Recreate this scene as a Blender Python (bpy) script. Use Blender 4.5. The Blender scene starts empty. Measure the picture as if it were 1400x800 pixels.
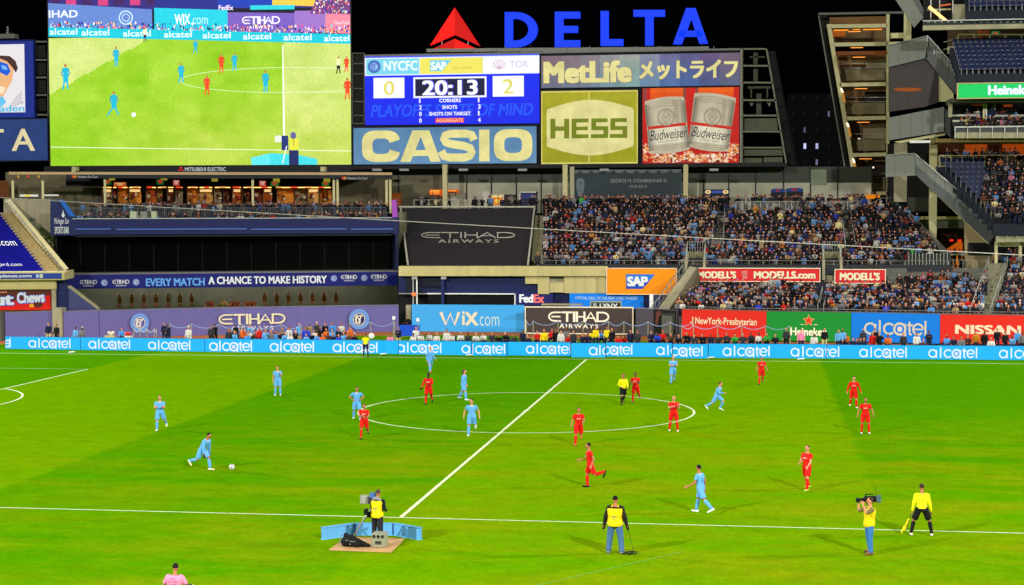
import bpy, math, random
import numpy as np
from mathutils import Vector, Matrix
random.seed(7)
rng = np.random.default_rng(7)
S = bpy.context.scene
COL = S.collection
PI = math.pi

# ------------------------------------------------------------------ camera
FOC = 2253.2
CAM = Vector((12.58, -89.0, 10.83))
YAW, PITCH, ROLL = -0.14889, 0.048225, -0.002783
FWD = Vector((math.sin(YAW)*math.cos(PITCH), math.cos(YAW)*math.cos(PITCH), -math.sin(PITCH)))
_R = Vector((math.cos(YAW), -math.sin(YAW), 0)); _U = _R.cross(FWD)
RGT = math.cos(ROLL)*_R + math.sin(ROLL)*_U
UPV = -math.sin(ROLL)*_R + math.cos(ROLL)*_U
cd = bpy.data.cameras.new('camera'); cam = bpy.data.objects.new('camera', cd); COL.objects.link(cam)
cd.sensor_width = 36; cd.lens = FOC/1400*36; cd.clip_start = 0.5; cd.clip_end = 3000
cam.matrix_world = Matrix(((RGT.x, UPV.x, -FWD.x, CAM.x), (RGT.y, UPV.y, -FWD.y, CAM.y), (RGT.z, UPV.z, -FWD.z, CAM.z), (0, 0, 0, 1)))
S.camera = cam

# ------------------------------------------------------------------ world, light, exposure
W = bpy.data.worlds.new('World'); S.world = W; W.use_nodes = True
bg = W.node_tree.nodes['Background']; bg.inputs[0].default_value = (0.35, 0.45, 0.7, 1); bg.inputs[1].default_value = 0.0012
S.view_settings.view_transform = 'Standard'; S.view_settings.look = 'None'
S.view_settings.exposure = 0.0; S.view_settings.gamma = 1.0
sd = bpy.data.lights.new('fill_sun', 'SUN'); sd.energy = 0.35; sd.angle = math.radians(14); sd.color = (1, 0.97, 0.9)  # weak fill lamp added to the night scene
so = bpy.data.objects.new('fill_sun', sd); COL.objects.link(so)
so.rotation_euler = (math.radians(36), 0, math.radians(-24))
def flood(x, y, z, tx, ty, tz, watts, size=80, col=(1, 0.98, 0.93)):
    l = bpy.data.lights.new('floodlight', 'SPOT'); l.energy = watts; l.shadow_soft_size = 2.4
    l.spot_size = math.radians(size); l.spot_blend = 0.6; l.color = col
    o = bpy.data.objects.new('floodlight', l); COL.objects.link(o); o.location = (x, y, z)
    o.rotation_euler = (Vector((tx, ty, tz))-Vector((x, y, z))).to_track_quat('-Z', 'Y').to_euler()
KW = 1000
flood(-60, -112, 54, -8, 34, 0, 545*KW, 70)
flood(60, -116, 54, 6, 34, 0, 545*KW, 70)
flood(118, -5, 52, 8, 0, 0, 460*KW)
flood(-122, 5, 52, -12, 0, 0, 460*KW)
flood(-92, 112, 60, -12, 8, 0, 380*KW, 62)
flood(95, 104, 60, 12, 8, 0, 380*KW, 62)

# ------------------------------------------------------------------ helpers
def lin(c):
    r = []
    for v in c[:3]:
        v /= 255.0
        r.append(v/12.92 if v <= .04045 else ((v+.055)/1.055)**2.4)
    return tuple(r)
def ray(x, y): return FWD+RGT*((x-700)/FOC)-UPV*((y-400)/FOC)
def aty(x, y, Y):
    d = ray(x, y); return CAM+d*((Y-CAM.y)/d.y)
def atz(x, y, z):
    d = ray(x, y); return CAM+d*((z-CAM.z)/d.z)
def onpl(x, y, A, B):
    d = ray(x, y); nx, ny = -(B[1]-A[1]), (B[0]-A[0])
    t = ((A[0]-CAM.x)*nx+(A[1]-CAM.y)*ny)/(d.x*nx+d.y*ny); return CAM+d*t

_mats = {}
def mat(name, c, rough=0.6, var=0.0, scale=3.0, bump=0.0, metal=0.0, emit=0.0, spec=0.18, streak=False, linear=False):
    if name in _mats: return _mats[name]
    m = bpy.data.materials.new(name); m.use_nodes = True; nt = m.node_tree; b = nt.nodes['Principled BSDF']
    col = tuple(c) if linear else lin(c)
    b.inputs['Base Color'].default_value = (*col, 1); b.inputs['Roughness'].default_value = rough
    b.inputs['Metallic'].default_value = metal; b.inputs['Specular IOR Level'].default_value = spec
    if var or bump:
        tc = nt.nodes.new('ShaderNodeTexCoord'); mp = nt.nodes.new('ShaderNodeMapping')
        geo = nt.nodes.new('ShaderNodeNewGeometry')
        nt.links.new(geo.outputs['Position'], mp.inputs[0])
        if streak: mp.inputs['Scale'].default_value = (1, 1, 0.12)
        n = nt.nodes.new('ShaderNodeTexNoise'); n.inputs['Scale'].default_value = scale; n.inputs['Detail'].default_value = 6
        n.inputs['Roughness'].default_value = 0.65
        nt.links.new(mp.outputs[0], n.inputs[0])
        if var:
            mr = nt.nodes.new('ShaderNodeMapRange'); mr.inputs[1].default_value = .3; mr.inputs[2].default_value = .7
            mr.inputs[3].default_value = 1-var; mr.inputs[4].default_value = 1+var*.6
            nt.links.new(n.outputs[0], mr.inputs[0])
            mx = nt.nodes.new('ShaderNodeVectorMath'); mx.operation = 'SCALE'; mx.inputs[0].default_value = col
            nt.links.new(mr.outputs[0], mx.inputs['Scale']); nt.links.new(mx.outputs[0], b.inputs['Base Color'])
        if bump:
            bp = nt.nodes.new('ShaderNodeBump'); bp.inputs['Strength'].default_value = bump; bp.inputs['Distance'].default_value = .05
            nt.links.new(n.outputs[0], bp.inputs['Height']); nt.links.new(bp.outputs[0], b.inputs['Normal'])
    if emit:
        b.inputs['Emission Color'].default_value = (*col, 1); b.inputs['Emission Strength'].default_value = emit
        b.inputs['Base Color'].default_value = (col[0]*.15, col[1]*.15, col[2]*.15, 1)
    _mats[name] = m; return m
def colmat(name, emit=0.0, rough=.7, dots=0.0):
    if name in _mats: return _mats[name]
    m = bpy.data.materials.new(name); m.use_nodes = True; nt = m.node_tree; b = nt.nodes['Principled BSDF']
    a = nt.nodes.new('ShaderNodeAttribute'); a.attribute_name = 'Col'; out = a.outputs['Color']
    b.inputs['Roughness'].default_value = rough; b.inputs['Specular IOR Level'].default_value = .2
    if dots:
        geo = nt.nodes.new('ShaderNodeNewGeometry'); n = nt.nodes.new('ShaderNodeTexNoise'); n.inputs['Scale'].default_value = dots
        n.inputs['Detail'].default_value = 5
        nt.links.new(geo.outputs['Position'], n.inputs[0])
        mr = nt.nodes.new('ShaderNodeMapRange'); mr.inputs[1].default_value = .3; mr.inputs[2].default_value = .7; mr.inputs[3].default_value = .86; mr.inputs[4].default_value = 1.1
        nt.links.new(n.outputs[0], mr.inputs[0])
        v = nt.nodes.new('ShaderNodeVectorMath'); v.operation = 'SCALE'; nt.links.new(out, v.inputs[0]); nt.links.new(mr.outputs[0], v.inputs['Scale']); out = v.outputs[0]
    if emit:
        nt.links.new(out, b.inputs['Emission Color']); b.inputs['Emission Strength'].default_value = emit
        b.inputs['Base Color'].default_value = (.01, .01, .01, 1)
    else: nt.links.new(out, b.inputs['Base Color'])
    _mats[name] = m; return m

def rootloc(o):
    v = Vector((0, 0, 0))
    while o is not None: v = v+o.location; o = o.parent
    return v
def tag(o, label=None, cat=None, group=None, kind=None):
    if label: o['label'] = label
    if cat: o['category'] = cat
    if group: o['group'] = group
    if kind: o['kind'] = kind
    return o
def thing(name, label, cat, loc=(0, 0, 0), group=None, rz=0):
    o = bpy.data.objects.new(name, None); COL.objects.link(o); o.location = loc; o.rotation_euler = (0, 0, rz)
    o.empty_display_size = .2
    return tag(o, label, cat, group)

class MB:
    def __init__(s): s.v = []; s.f = []; s.m = []; s.c = []; s.mi = 0; s.col = None
    def add(s, vs, fs):
        n = len(s.v); s.v += [tuple(v) for v in vs]
        for f in fs: s.f.append([n+i for i in f]); s.m.append(s.mi); s.c.append(s.col)
        return s
    def box(s, lo, hi):
        x0, y0, z0 = lo; x1, y1, z1 = hi
        return s.add([(x0,y0,z0),(x1,y0,z0),(x1,y1,z0),(x0,y1,z0),(x0,y0,z1),(x1,y0,z1),(x1,y1,z1),(x0,y1,z1)],
                     [(0,3,2,1),(4,5,6,7),(0,1,5,4),(1,2,6,5),(2,3,7,6),(3,0,4,7)])
    def wall(s, A, B, z0, z1, th, off=0.0):      # vertical slab: front face along A-B (plan), th away from the camera side
        d = Vector((B[0]-A[0], B[1]-A[1], 0)).normalized(); n = Vector((-d.y, d.x, 0))
        if n.y < 0: n = -n
        a = Vector((A[0], A[1], 0))+n*off; b = Vector((B[0], B[1], 0))+n*off
        P = [a, b, b+n*th, a+n*th]
        return s.add([(p.x, p.y, z0) for p in P]+[(p.x, p.y, z1) for p in P],
                     [(0,3,2,1),(4,5,6,7),(0,1,5,4),(1,2,6,5),(2,3,7,6),(3,0,4,7)])
    def prism(s, pts, d):                         # pts: coplanar 3-D polygon, extruded by vector d
        n = len(pts); d = Vector(d); P = [Vector(p) for p in pts]
        fs = [list(range(n)), list(range(2*n-1, n-1, -1))]+[[i, (i+1) % n, n+(i+1) % n, n+i] for i in range(n)]
        return s.add(P+[p+d for p in P], fs)
    def loft(s, rings, cap=True):
        n = len(rings[0]); vs = [p for r in rings for p in r]; fs = []
        for i in range(len(rings)-1):
            for j in range(n):
                fs.append([i*n+j, i*n+(j+1) % n, (i+1)*n+(j+1) % n, (i+1)*n+j])
        if cap: fs.append(list(range(n))[::-1]); fs.append([(len(rings)-1)*n+j for j in range(n)])
        return s.add(vs, fs)
    def tube(s, pts, r, seg=8, round_=False, ref=None, flat=1.0):
        P = [Vector(p) for p in pts]
        R = list(r) if isinstance(r, (list, tuple)) else [r]*len(P)
        if round_:
            d0 = (P[0]-P[1]).normalized(); d1 = (P[-1]-P[-2]).normalized(); a, b = R[0], R[-1]
            P = [P[0]+d0*a*.9, P[0]+d0*a*.55]+P+[P[-1]+d1*b*.55, P[-1]+d1*b*.9]; R = [a*.35, a*.8]+R+[b*.8, b*.35]
        rings = []
        u = None
        for i, p in enumerate(P):
            t = (P[min(i+1, len(P)-1)]-P[max(i-1, 0)]).normalized()
            if u is None:
                rr = Vector(ref) if ref is not None else (Vector((1, 0, 0)) if abs(t.x) < .8 else Vector((0, 0, 1)))
                u = rr
            u = (u-t*u.dot(t)).normalized(); w = t.cross(u)
            rings.append([p+u*(R[i]*math.cos(2*PI*k/seg))+w*(R[i]*flat*math.sin(2*PI*k/seg)) for k in range(seg)])
        return s.loft(rings)
    def ell(s, c, r, seg=10, rings=6, lo=-1, hi=1, M=None):
        c = Vector(c); rs = []
        a0, a1 = math.asin(max(-1, lo)), math.asin(min(1, hi))
        for i in range(rings+1):
            a = a0+(a1-a0)*i/rings; z = math.sin(a); q = max(math.cos(a), .02)
            ring = [Vector((r[0]*q*math.cos(2*PI*k/seg), r[1]*q*math.sin(2*PI*k/seg), r[2]*z)) for k in range(seg)]
            rs.append([c+(M @ p if M else p) for p in ring])
        return s.loft(rs)
    def mesh(s, name, off=Vector((0, 0, 0))):
        me = bpy.data.meshes.new(name); v = np.array(s.v, float).reshape(-1, 3)-np.array(off)
        me.from_pydata(v.tolist(), [], s.f)
        if any(s.m): me.polygons.foreach_set('material_index', s.m)
        if s.col is not None or any(c is not None for c in s.c):
            at = me.color_attributes.new('Col', 'FLOAT_COLOR', 'CORNER'); arr = []
            for f, c in zip(s.f, s.c): arr += list((*(c or (0, 0, 0)), 1.0))*len(f)
            at.data.foreach_set('color', arr)
        return me
    def build(s, name, m, parent=None, smooth=False, world=True):
        off = rootloc(parent) if (parent is not None and world) else Vector((0, 0, 0))
        me = s.mesh(name, off)
        for mm in (m if isinstance(m, (list, tuple)) else [m]): me.materials.append(mm)
        if smooth: me.shade_smooth()
        o = bpy.data.objects.new(name, me); COL.objects.link(o); o.parent = parent
        return o

_tc = {}
def text2d(*a, **k): return _text2d(*a, **k)[:2]
def _text2d(body, bold=0.0, shear=0.0, spacing=1.0):
    bold = 0; k = (body, bold, shear, spacing)
    if k in _tc: return _tc[k]
    c = bpy.data.curves.new('t', 'FONT'); c.body = body; c.offset = 0; c.shear = shear; c.space_character = spacing; c.resolution_u = 3
    o = bpy.data.objects.new('t', c); COL.objects.link(o)
    me = bpy.data.meshes.new_from_object(o)
    v = [(p.co.x, p.co.y) for p in me.vertices]; f = [list(p.vertices) for p in me.polygons]
    bpy.data.objects.remove(o); bpy.data.curves.remove(c); bpy.data.meshes.remove(me)
    xs = [p[0] for p in v]; ys = [p[1] for p in v]; a, b, cc, d = min(xs), max(xs), min(ys), max(ys)
    v = [((p[0]-a)/(b-a), (p[1]-cc)/(d-cc)) for p in v]
    _tc[k] = (v, f, (b-a), (d-cc)); return _tc[k]

class Panel:
    """A flat sign: board box plus printed faces, drawn in the rectangle x0..x1, y0..y1 and mapped linearly to the real sign."""
    def __init__(s, name, label, cat, x0, y0, x1, y1, A, B, th=.12, board=None, parent=None, frame=0.0, framemat=None, group=None, part='board', board_obj=True):
        s.r = (x0, y0, x1, y1)
        ym, xm = (y0+y1)/2, (x0+x1)/2
        L, R_ = onpl(x0, ym, A, B), onpl(x1, ym, A, B); s.zt = onpl(xm, y0, A, B).z; s.zb = onpl(xm, y1, A, B).z
        s.L = Vector((L.x, L.y, 0)); s.R = Vector((R_.x, R_.y, 0)); s.d = s.R-s.L
        dn = s.d.normalized(); n = Vector((dn.y, -dn.x, 0)); s.n = n if n.y < 0 else -n
        s.sx = s.d.length/(x1-x0); s.th = th
        if parent is None:
            s.root = thing(name, label, cat, ((s.L.x+s.R.x)/2, (s.L.y+s.R.y)/2, s.zb), group)
        else: s.root = parent
        if board_obj:
            bm_ = MB(); bm_.wall((s.L.x, s.L.y), (s.R.x, s.R.y), s.zb, s.zt, th)
            s.board = bm_.build(part, board, s.root)
            if parent is not None and label: s.board['label'] = label
        if frame:
            fr = MB(); zb, zt = s.zb, s.zt; e = frame
            l, r = s.L-dn*e, s.R+dn*e
            fr.wall((l.x, l.y), (r.x, r.y), zt, zt+e, th+.05, -.05); fr.wall((l.x, l.y), (r.x, r.y), zb-e, zb, th+.05, -.05)
            fr.wall((l.x, l.y), (s.L.x, s.L.y), zb, zt, th+.05, -.05); fr.wall((s.R.x, s.R.y), (r.x, r.y), zb, zt, th+.05, -.05)
            fr.build('frame', framemat, s.root)
        s.mb = MB(); s.k = 1; s.tx = []
    def W(s, x, y, off=0.0):
        x0, y0, x1, y1 = s.r; u = (x-x0)/(x1-x0); v = (y-y0)/(y1-y0)
        p = s.L+s.d*u+s.n*off; return Vector((p.x, p.y, s.zt+(s.zb-s.zt)*v))
    clip = None
    def _put(s, mb, pts, col, k, faces=None):
        if s.clip and not faces:
            a, b = s.clip
            for lim, sg in ((a, 1), (b, -1)):
                o = []; n = len(pts)
                for i in range(n):
                    p, q = pts[i], pts[(i+1) % n]; ip, iq = sg*(p[0]-lim) >= 0, sg*(q[0]-lim) >= 0
                    if ip: o.append(p)
                    if ip != iq: t = (lim-p[0])/(q[0]-p[0]); o.append((lim, p[1]+(q[1]-p[1])*t))
                pts = o
                if len(pts) < 3: return
        mb.col = lin(col); off = .006+.006*k
        P = [s.W(x, y, off) for x, y in pts]
        mb.add(P, faces or [list(range(len(P)))])
    def poly(s, pts, col, k=1): s._put(s.mb, pts, col, k); return s
    def rect(s, a, b, c, d, col, k=1): return s.poly([(a, d), (c, d), (c, b), (a, b)], col, k)
    def grad(s, a, b, c, d, c0, c1, n=6, k=1, vert=True):
        for i in range(n):
            t = (i+.5)/n; cc = [c0[j]+(c1[j]-c0[j])*t for j in range(3)]
            if vert: s.rect(a, b+(d-b)*i/n, c, b+(d-b)*(i+1)/n, cc, k)
            else: s.rect(a+(c-a)*i/n, b, a+(c-a)*(i+1)/n, d, cc, k)
    def disc(s, x, y, rx, ry, col, k=1, n=24):
        return s.poly([(x+rx*math.cos(2*PI*i/n), y-ry*math.sin(2*PI*i/n)) for i in range(n)], col, k)
    def stroke(s, pts, w, col, k=2, mb=None, closed=False):
        mb = mb if mb is not None else s.mb
        s.seq = getattr(s, 'seq', 0)+1; k = k+.1*(s.seq % 10)
        n = len(pts); o = []
        for i in range(n):
            a = pts[(i-1) % n] if closed else pts[max(i-1, 0)]; b = pts[(i+1) % n] if closed else pts[min(i+1, n-1)]
            dx, dy = b[0]-a[0], b[1]-a[1]; L = math.hypot(dx, dy) or 1; nx, ny = -dy/L*w/2, dx/L*w/2
            o.append(((pts[i][0]+nx, pts[i][1]+ny), (pts[i][0]-nx, pts[i][1]-ny)))
        rng_ = range(n) if closed else range(n-1)
        for i in rng_:
            j = (i+1) % n; s._put(mb, [o[i][0], o[j][0], o[j][1], o[i][1]], col, k)
        return s
    def arc(s, x, y, rx, ry, a0, a1, w, col, k=2, n=20, mb=None):
        c = abs(a1-a0) >= 360
        pts = [(x+rx*math.cos(math.radians(a0+(a1-a0)*i/n)), y-ry*math.sin(math.radians(a0+(a1-a0)*i/n))) for i in range(n if c else n+1)]
        return s.stroke(pts, w, col, k, mb, closed=c)
    def text(s, body, x0, y0, x1, y1, col, bold=.02, k=3, shear=0.0, spacing=1.0, sep=True, name='lettering', outline=None, rot=0):
        v, f, tw, th = _text2d(body, 0, shear, spacing)
        def draw(mb, colr, bb, kk):
            ex = max(bb, 0)/(tw+2*max(bb, 0))*(x1-x0); ey = max(bb, 0)*.55/(th+1.1*max(bb, 0))*(y1-y0)
            sh = [(0, 0)] if bb <= .004 else ([(-1, -1), (1, 1), (-1, 1), (1, -1)] if bb < .035 else [(i_/3-1, j_-1) for i_ in range(7) for j_ in range(3)])
            for i, (dx, dy) in enumerate(sh):
                P = []
                for a, b in v:
                    px, py = x0+ex+(x1-x0-2*ex)*a+dx*ex, y1-ey+(y0-y1+2*ey)*b+dy*ey
                    if rot:
                        cx, cy = (x0+x1)/2, (y0+y1)/2; c_, s_ = math.cos(rot), math.sin(rot)
                        px, py = cx+(px-cx)*c_-(py-cy)*s_, cy+(px-cx)*s_+(py-cy)*c_
                    P.append((px, py))
                s._put(mb, P, colr, kk+(.22 if len(sh) < 9 else .09)*i, f)
        if outline:
            X = (x0, x1, y0, y1); g = outline[2]; x0, x1, y0, y1 = x0-g, x1+g, y0-g, y1+g
            draw(s.mb, outline[0], bold+outline[1], k-2.6); x0, x1, y0, y1 = X
        mb = MB() if sep else s.mb
        draw(mb, col, bold, k)
        if sep: s.tx.append((mb, name, body))
        return s
    def alcatel(s, x0, y0, x1, y1, col, dot):
        w = x1-x0; h = y1-y0; mb = MB(); X = lambda u: x0+w*u; t = h*.125
        base = y1-h*.12; r = h*.33; cy = base-r; rx = r
        e = w/100
        def ring(cx): s.arc(cx, cy, rx, r, 0, 360, t, col, mb=mb)
        def stem(cx, a, b): s.stroke([(cx, a), (cx, b)], t, col, mb=mb)
        c1 = x0+rx; ring(c1); stem(c1+rx, cy-r*.9, base+t*.4)
        stem(X(.245), y0, base+t*.4)
        s.arc(X(.40), cy, rx, r, 40, 320, t, col, mb=mb)
        c4 = X(.575); s.arc(c4, cy, rx*1.08, r*1.08, 0, 360, t*1.1, col, mb=mb); stem(c4+rx*1.05, cy-r, y1+h*.02)
        s.mb.col = None; s.disc(c4, cy, rx*.52, r*.52, dot, 3, 14)
        stem(X(.735), y0+h*.08, base-t); s.stroke([(X(.70), y0+h*.30), (X(.79), y0+h*.30)], t*.9, col, mb=mb); s.arc(X(.735)+h*.12, base-t*.9, h*.12, h*.12, 180, 280, t, col, mb=mb, n=6)
        s.arc(X(.875), cy, rx*.95, r, 10, 320, t, col, mb=mb); s.stroke([(X(.875)-rx*.9, cy), (X(.875)+rx*.95, cy)], t*.8, col, mb=mb)
        stem(X(.995), y0, base+t*.4)
        s.tx.append((mb, 'lettering', 'alcatel'))
    def etihad(s, x0, y0, x1, y1, col, col2=None, air=True):
        w = x1-x0; h = (y1-y0)*(.62 if air else 1); mb = MB(); t = h*.17; b = y0+h; X = lambda u: x0+w*u; m = (y0+b)/2
        St = lambda p, q=1.0: s.stroke(p, t*q, col, mb=mb)
        s.arc(X(.11), m, w*.10, h*.5-t/2, 75, 285, t*.9, col, mb=mb, n=14); St([(X(.10), y0+t/2), (X(.21), y0+t/2)], .8); St([(X(.05), m), (X(.20), m)], .8); St([(X(.10), b-t/2), (X(.21), b-t/2)], .8)
        St([(X(.22), y0+t/2), (X(.40), y0+t/2)]); St([(X(.31), y0), (X(.31), b)], 1.3)
        St([(X(.425), y0), (X(.425), b)], 1.3)
        St([(X(.47), y0), (X(.47), b)], 1.3); St([(X(.47), m), (X(.60), m)], .8); St([(X(.595), y0), (X(.595), b)], 1.2)
        St([(X(.60), b), (X(.70), y0+t/2), (X(.79), b)]); St([(X(.64), m+h*.12), (X(.77), m+h*.12)], .7)
        St([(X(.81), y0), (X(.81), b)], 1.2); St([(X(.81), y0+t/2), (X(.90), y0+t/2)], .9); St([(X(.81), b-t/2), (X(.90), b-t/2)], .9)
        s.arc(X(.89), m, w*.10, h*.5-t/2, -88, 88, t, col, mb=mb, n=14)
        s.tx.append((mb, 'lettering', 'ETIHAD'))
        if air: s.text('AIRWAYS', x0+w*.18, y0+(y1-y0)*.74, x0+w*.82, y1, col2 or col, .02, spacing=1.35)
    def crest(s, x, y, r, c_out, c_mid, c_in, k=1):
        s.disc(x, y, r, r, c_out, k, 32); s.disc(x, y, r*.62, r*.62, c_mid, k+.5, 28)
        s.arc(x, y, r*.56, r*.56, 0, 360, r*.06, c_in, k+1, n=28)
        t = r*.10
        s.arc(x-r*.06, y+r*.02, r*.30, r*.36, 50, 310, t, c_in, k+1, n=12)
        s.stroke([(x-r*.30, y+r*.40), (x-r*.22, y-r*.22), (x+r*.10, y+r*.26), (x+r*.16, y-r*.38)], t, c_in, k+1.3)
        s.stroke([(x-r*.34, y-r*.40), (x, y), (x+r*.36, y-r*.42)], t, c_in, k+1.6); s.stroke([(x, y), (x, y+r*.46)], t, c_in, k+1.6)
    def done(s, m=None, name='printed_artwork'):
        m = m or colmat('print')
        if s.mb.f: s.mb.build(name, m, s.root)['kind'] = 'stuff'
        for mb, nm, body in s.tx:
            if mb.f: o = mb.build(nm, m, s.root)
        return s.root

PLN = lambda Y: ((0, Y), (1, Y))
CONC = mat('concrete', (150, 144, 116), .85, .22, .9, .1)
CONCL = mat('pale_concrete', (184, 172, 118), .8, .14, .8, .08, streak=True)
CONCD = mat('dark_concrete', (92, 92, 84), .85, .2, 1.2, .1)
STEEL = mat('galvanised_steel', (150, 152, 145), .45, .1, 5, metal=.4)
DARK = mat('dark_metal', (22, 23, 26), .5)
BLACK = mat('black_void', (7, 7, 9), .6)
NAVY = mat('navy_paint', (18, 28, 76), .5, .12, 1.5)
NAVYD = mat('navy_seat_plastic', (16, 28, 62), .35)
CREAM = mat('cream_steel', (190, 182, 134), .5, .1, 2)
WHITE = mat('white_paint', (222, 222, 216), .5)
PURP = mat('violet_padding', (104, 98, 158), .6, .05, 2.5)

# ------------------------------------------------------------------ ground and pitch
def ground_sheet(name, x0, y0, x1, y1, z, m):
    mb = MB(); mb.add([(x0, y0, z), (x1, y0, z), (x1, y1, z), (x0, y1, z)], [(0, 1, 2, 3)]); o = mb.build(name, m); return tag(o, kind='structure')
ground_sheet('ground', -900, -500, 900, 1500, -.012, mat('asphalt', (50, 50, 52), .9, .2, .5))
def grass_mat():
    m = bpy.data.materials.new('mown_turf'); m.use_nodes = True; nt = m.node_tree; N = nt.nodes; L = nt.links; b = N['Principled BSDF']
    b.inputs['Roughness'].default_value = 1; b.inputs['Specular IOR Level'].default_value = 0
    g = N.new('ShaderNodeNewGeometry'); sx = N.new('ShaderNodeSeparateXYZ'); L.new(g.outputs['Position'], sx.inputs[0])
    def mth(op, a, bb=None, c=None):
        n = N.new('ShaderNodeMath'); n.operation = op
        for i, v in enumerate((a, bb, c)):
            if v is None: continue
            if isinstance(v, (int, float)): n.inputs[i].default_value = v
            else: L.new(v, n.inputs[i])
        return n.outputs[0]
    def noise(scale, det=5, vec=None, rough=.6):
        n = N.new('ShaderNodeTexNoise'); n.inputs['Scale'].default_value = scale; n.inputs['Detail'].default_value = det; n.inputs['Roughness'].default_value = rough
        L.new(vec or g.outputs['Position'], n.inputs[0]); return n.outputs[0]
    def rng_(v, a, bb, c=0., d=1.):
        n = N.new('ShaderNodeMapRange'); L.new(v, n.inputs[0]); n.inputs[1].default_value = a; n.inputs[2].default_value = bb; n.inputs[3].default_value = c; n.inputs[4].default_value = d; return n.outputs[0]
    wob = mth('MULTIPLY', mth('SUBTRACT', noise(.6, 3), .5), .9)
    x = mth('ADD', sx.outputs[0], wob)
    # mowing bands 17 m wide: sin(pi*x/17) > 0 is the light band
    band = rng_(mth('SINE', mth('MULTIPLY', x, PI/17)), -.03, .03)
    # the bands fade out where the near side turf was relaid
    fade = rng_(mth('ADD', sx.outputs[1], mth('MULTIPLY', mth('SUBTRACT', noise(.12, 3), .5), 22)), -32, -12)
    rightside = rng_(sx.outputs[0], -2, 6)
    fd = mth('MULTIPLY', mth('SUBTRACT', 1, fade), rightside)
    far_x = rng_(sx.outputs[0], -40, -30)
    bandm = mth('ADD', mth('MULTIPLY', band, mth('SUBTRACT', 1, fd)), mth('MULTIPLY', fd, .62))
    mix = N.new('ShaderNodeMix'); mix.data_type = 'RGBA'; L.new(bandm, mix.inputs[0])
    mix.inputs[6].default_value = (.060, .232, .0003, 1); mix.inputs[7].default_value = (.110, .272, .0003, 1)
    # worn, yellower arc of the infield
    mp = N.new('ShaderNodeMapping'); mp.inputs['Scale'].default_value = (.5, 1.4, 1); L.new(g.outputs['Position'], mp.inputs[0])
    wear = rng_(noise(.22, 7, mp.outputs[0], .7), .40, .66)
    near = rng_(sx.outputs[1], 6, -18); midx = rng_(sx.outputs[0], -26, 2)
    wv = mth('MULTIPLY', mth('MULTIPLY', wear, near), mth('ADD', mth('MULTIPLY', midx, .75), .25))
    m2 = N.new('ShaderNodeMix'); m2.data_type = 'RGBA'; L.new(wv, m2.inputs[0]); L.new(mix.outputs[2], m2.inputs[6]); m2.inputs[7].default_value = (.180, .246, .002, 1)
    # blade-scale and tuft-scale variation
    mp2 = N.new('ShaderNodeMapping'); mp2.inputs['Scale'].default_value = (1, .45, 1); L.new(g.outputs['Position'], mp2.inputs[0])
    fine = mth('MULTIPLY', rng_(noise(5, 8, mp2.outputs[0], .8), .3, .7, .82, 1.18), rng_(noise(38, 4, None, .7), .3, .7, .84, 1.16))
    mid_ = rng_(noise(.9, 5), .3, .7, .9, 1.1)
    mp3 = N.new('ShaderNodeMapping'); mp3.inputs['Rotation'].default_value = (0, 0, .5); mp3.inputs['Scale'].default_value = (.15, 1.2, 1); L.new(g.outputs['Position'], mp3.inputs[0])
    stri = rng_(noise(1.0, 3, mp3.outputs[0]), .35, .65, .97, 1.03)
    sc = mth('MULTIPLY', mth('MULTIPLY', fine, mid_), stri)
    v = N.new('ShaderNodeVectorMath'); v.operation = 'SCALE'; L.new(m2.outputs[2], v.inputs[0]); L.new(sc, v.inputs['Scale']); L.new(v.outputs[0], b.inputs['Base Color'])
    bp = N.new('ShaderNodeBump'); bp.inputs['Strength'].default_value = .25; bp.inputs['Distance'].default_value = .03; L.new(noise(14, 5), bp.inputs['Height']); L.new(bp.outputs[0], b.inputs['Normal'])
    return m
GRASS = grass_mat()
ground_sheet('pitch', -120, -100, 110, 96, 0, GRASS)
# outfield wall front, in plan
WL = [(-62, 40.5), (-52.5, 43.6), (-47.86, 46.06), (-44.29, 47.4), (-35.1, 52.56), (-20.05, 58.53)]
WR = [(-8.0, 56.05), (1.65, 55.9), (6.04, 52.54), (13.22, 50.67), (20.15, 49.66), (27.11, 48.14), (33.59, 47.39), (48, 45.2)]
mb = MB(); tr = WL+[(-18.9, 59.05), (-8.54, 58.96)]+WR
ins = [(x*(1-.012)-0.0, y-4.6) for x, y in tr]
for i in range(len(tr)-1):
    a, b = tr[i], tr[i+1]; c, d = ins[i+1], ins[i]
    mb.add([(a[0], a[1], .004), (b[0], b[1], .004), (c[0], c[1], .004), (d[0], d[1], .004)], [(0, 3, 2, 1)])
tag(mb.build('warning_track', mat('clay_track', (176, 104, 52), .9, .15, 2)), kind='structure')
LINE = mat('line_paint', (212, 222, 176), .9, .25, 7)
def line_(name, pts, w=.12, z=.008, closed=False):
    mb = MB(); n = len(pts); o = []
    for i in range(n):
        a = Vector(pts[(i-1) % n] if closed else pts[max(0, i-1)]); b = Vector(pts[(i+1) % n] if closed else pts[min(n-1, i+1)])
        d = (b-a).normalized(); q = Vector((-d.y, d.x))*w/2; p = Vector(pts[i]); o += [(p.x+q.x, p.y+q.y, z), (p.x-q.x, p.y-q.y, z)]
    mb.add(o, [[2*i, 2*i+1, (2*i+3) % (2*n), (2*i+2) % (2*n)] for i in (range(n) if closed else range(n-1))])
    return tag(mb.build(name, LINE), kind='structure')
line_('near_touchline', [(-50.3, -32), (50.3, -32)], .105); line_('far_touchline', [(-50.3, 32), (50.3, 32)], .15)
line_('halfway_line', [(0, -31.94), (0, 31.92)], .15, .012)
line_('centre_circle', [(9.15*math.cos(2*PI*i/96), 9.15*math.sin(2*PI*i/96)) for i in range(96)], .14, .008, True)
line_('centre_spot', [(-.14, 0), (.14, 0)], .28, .016)
line_('goal_line', [(-50.3, -32), (-50.3, 32)])
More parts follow.
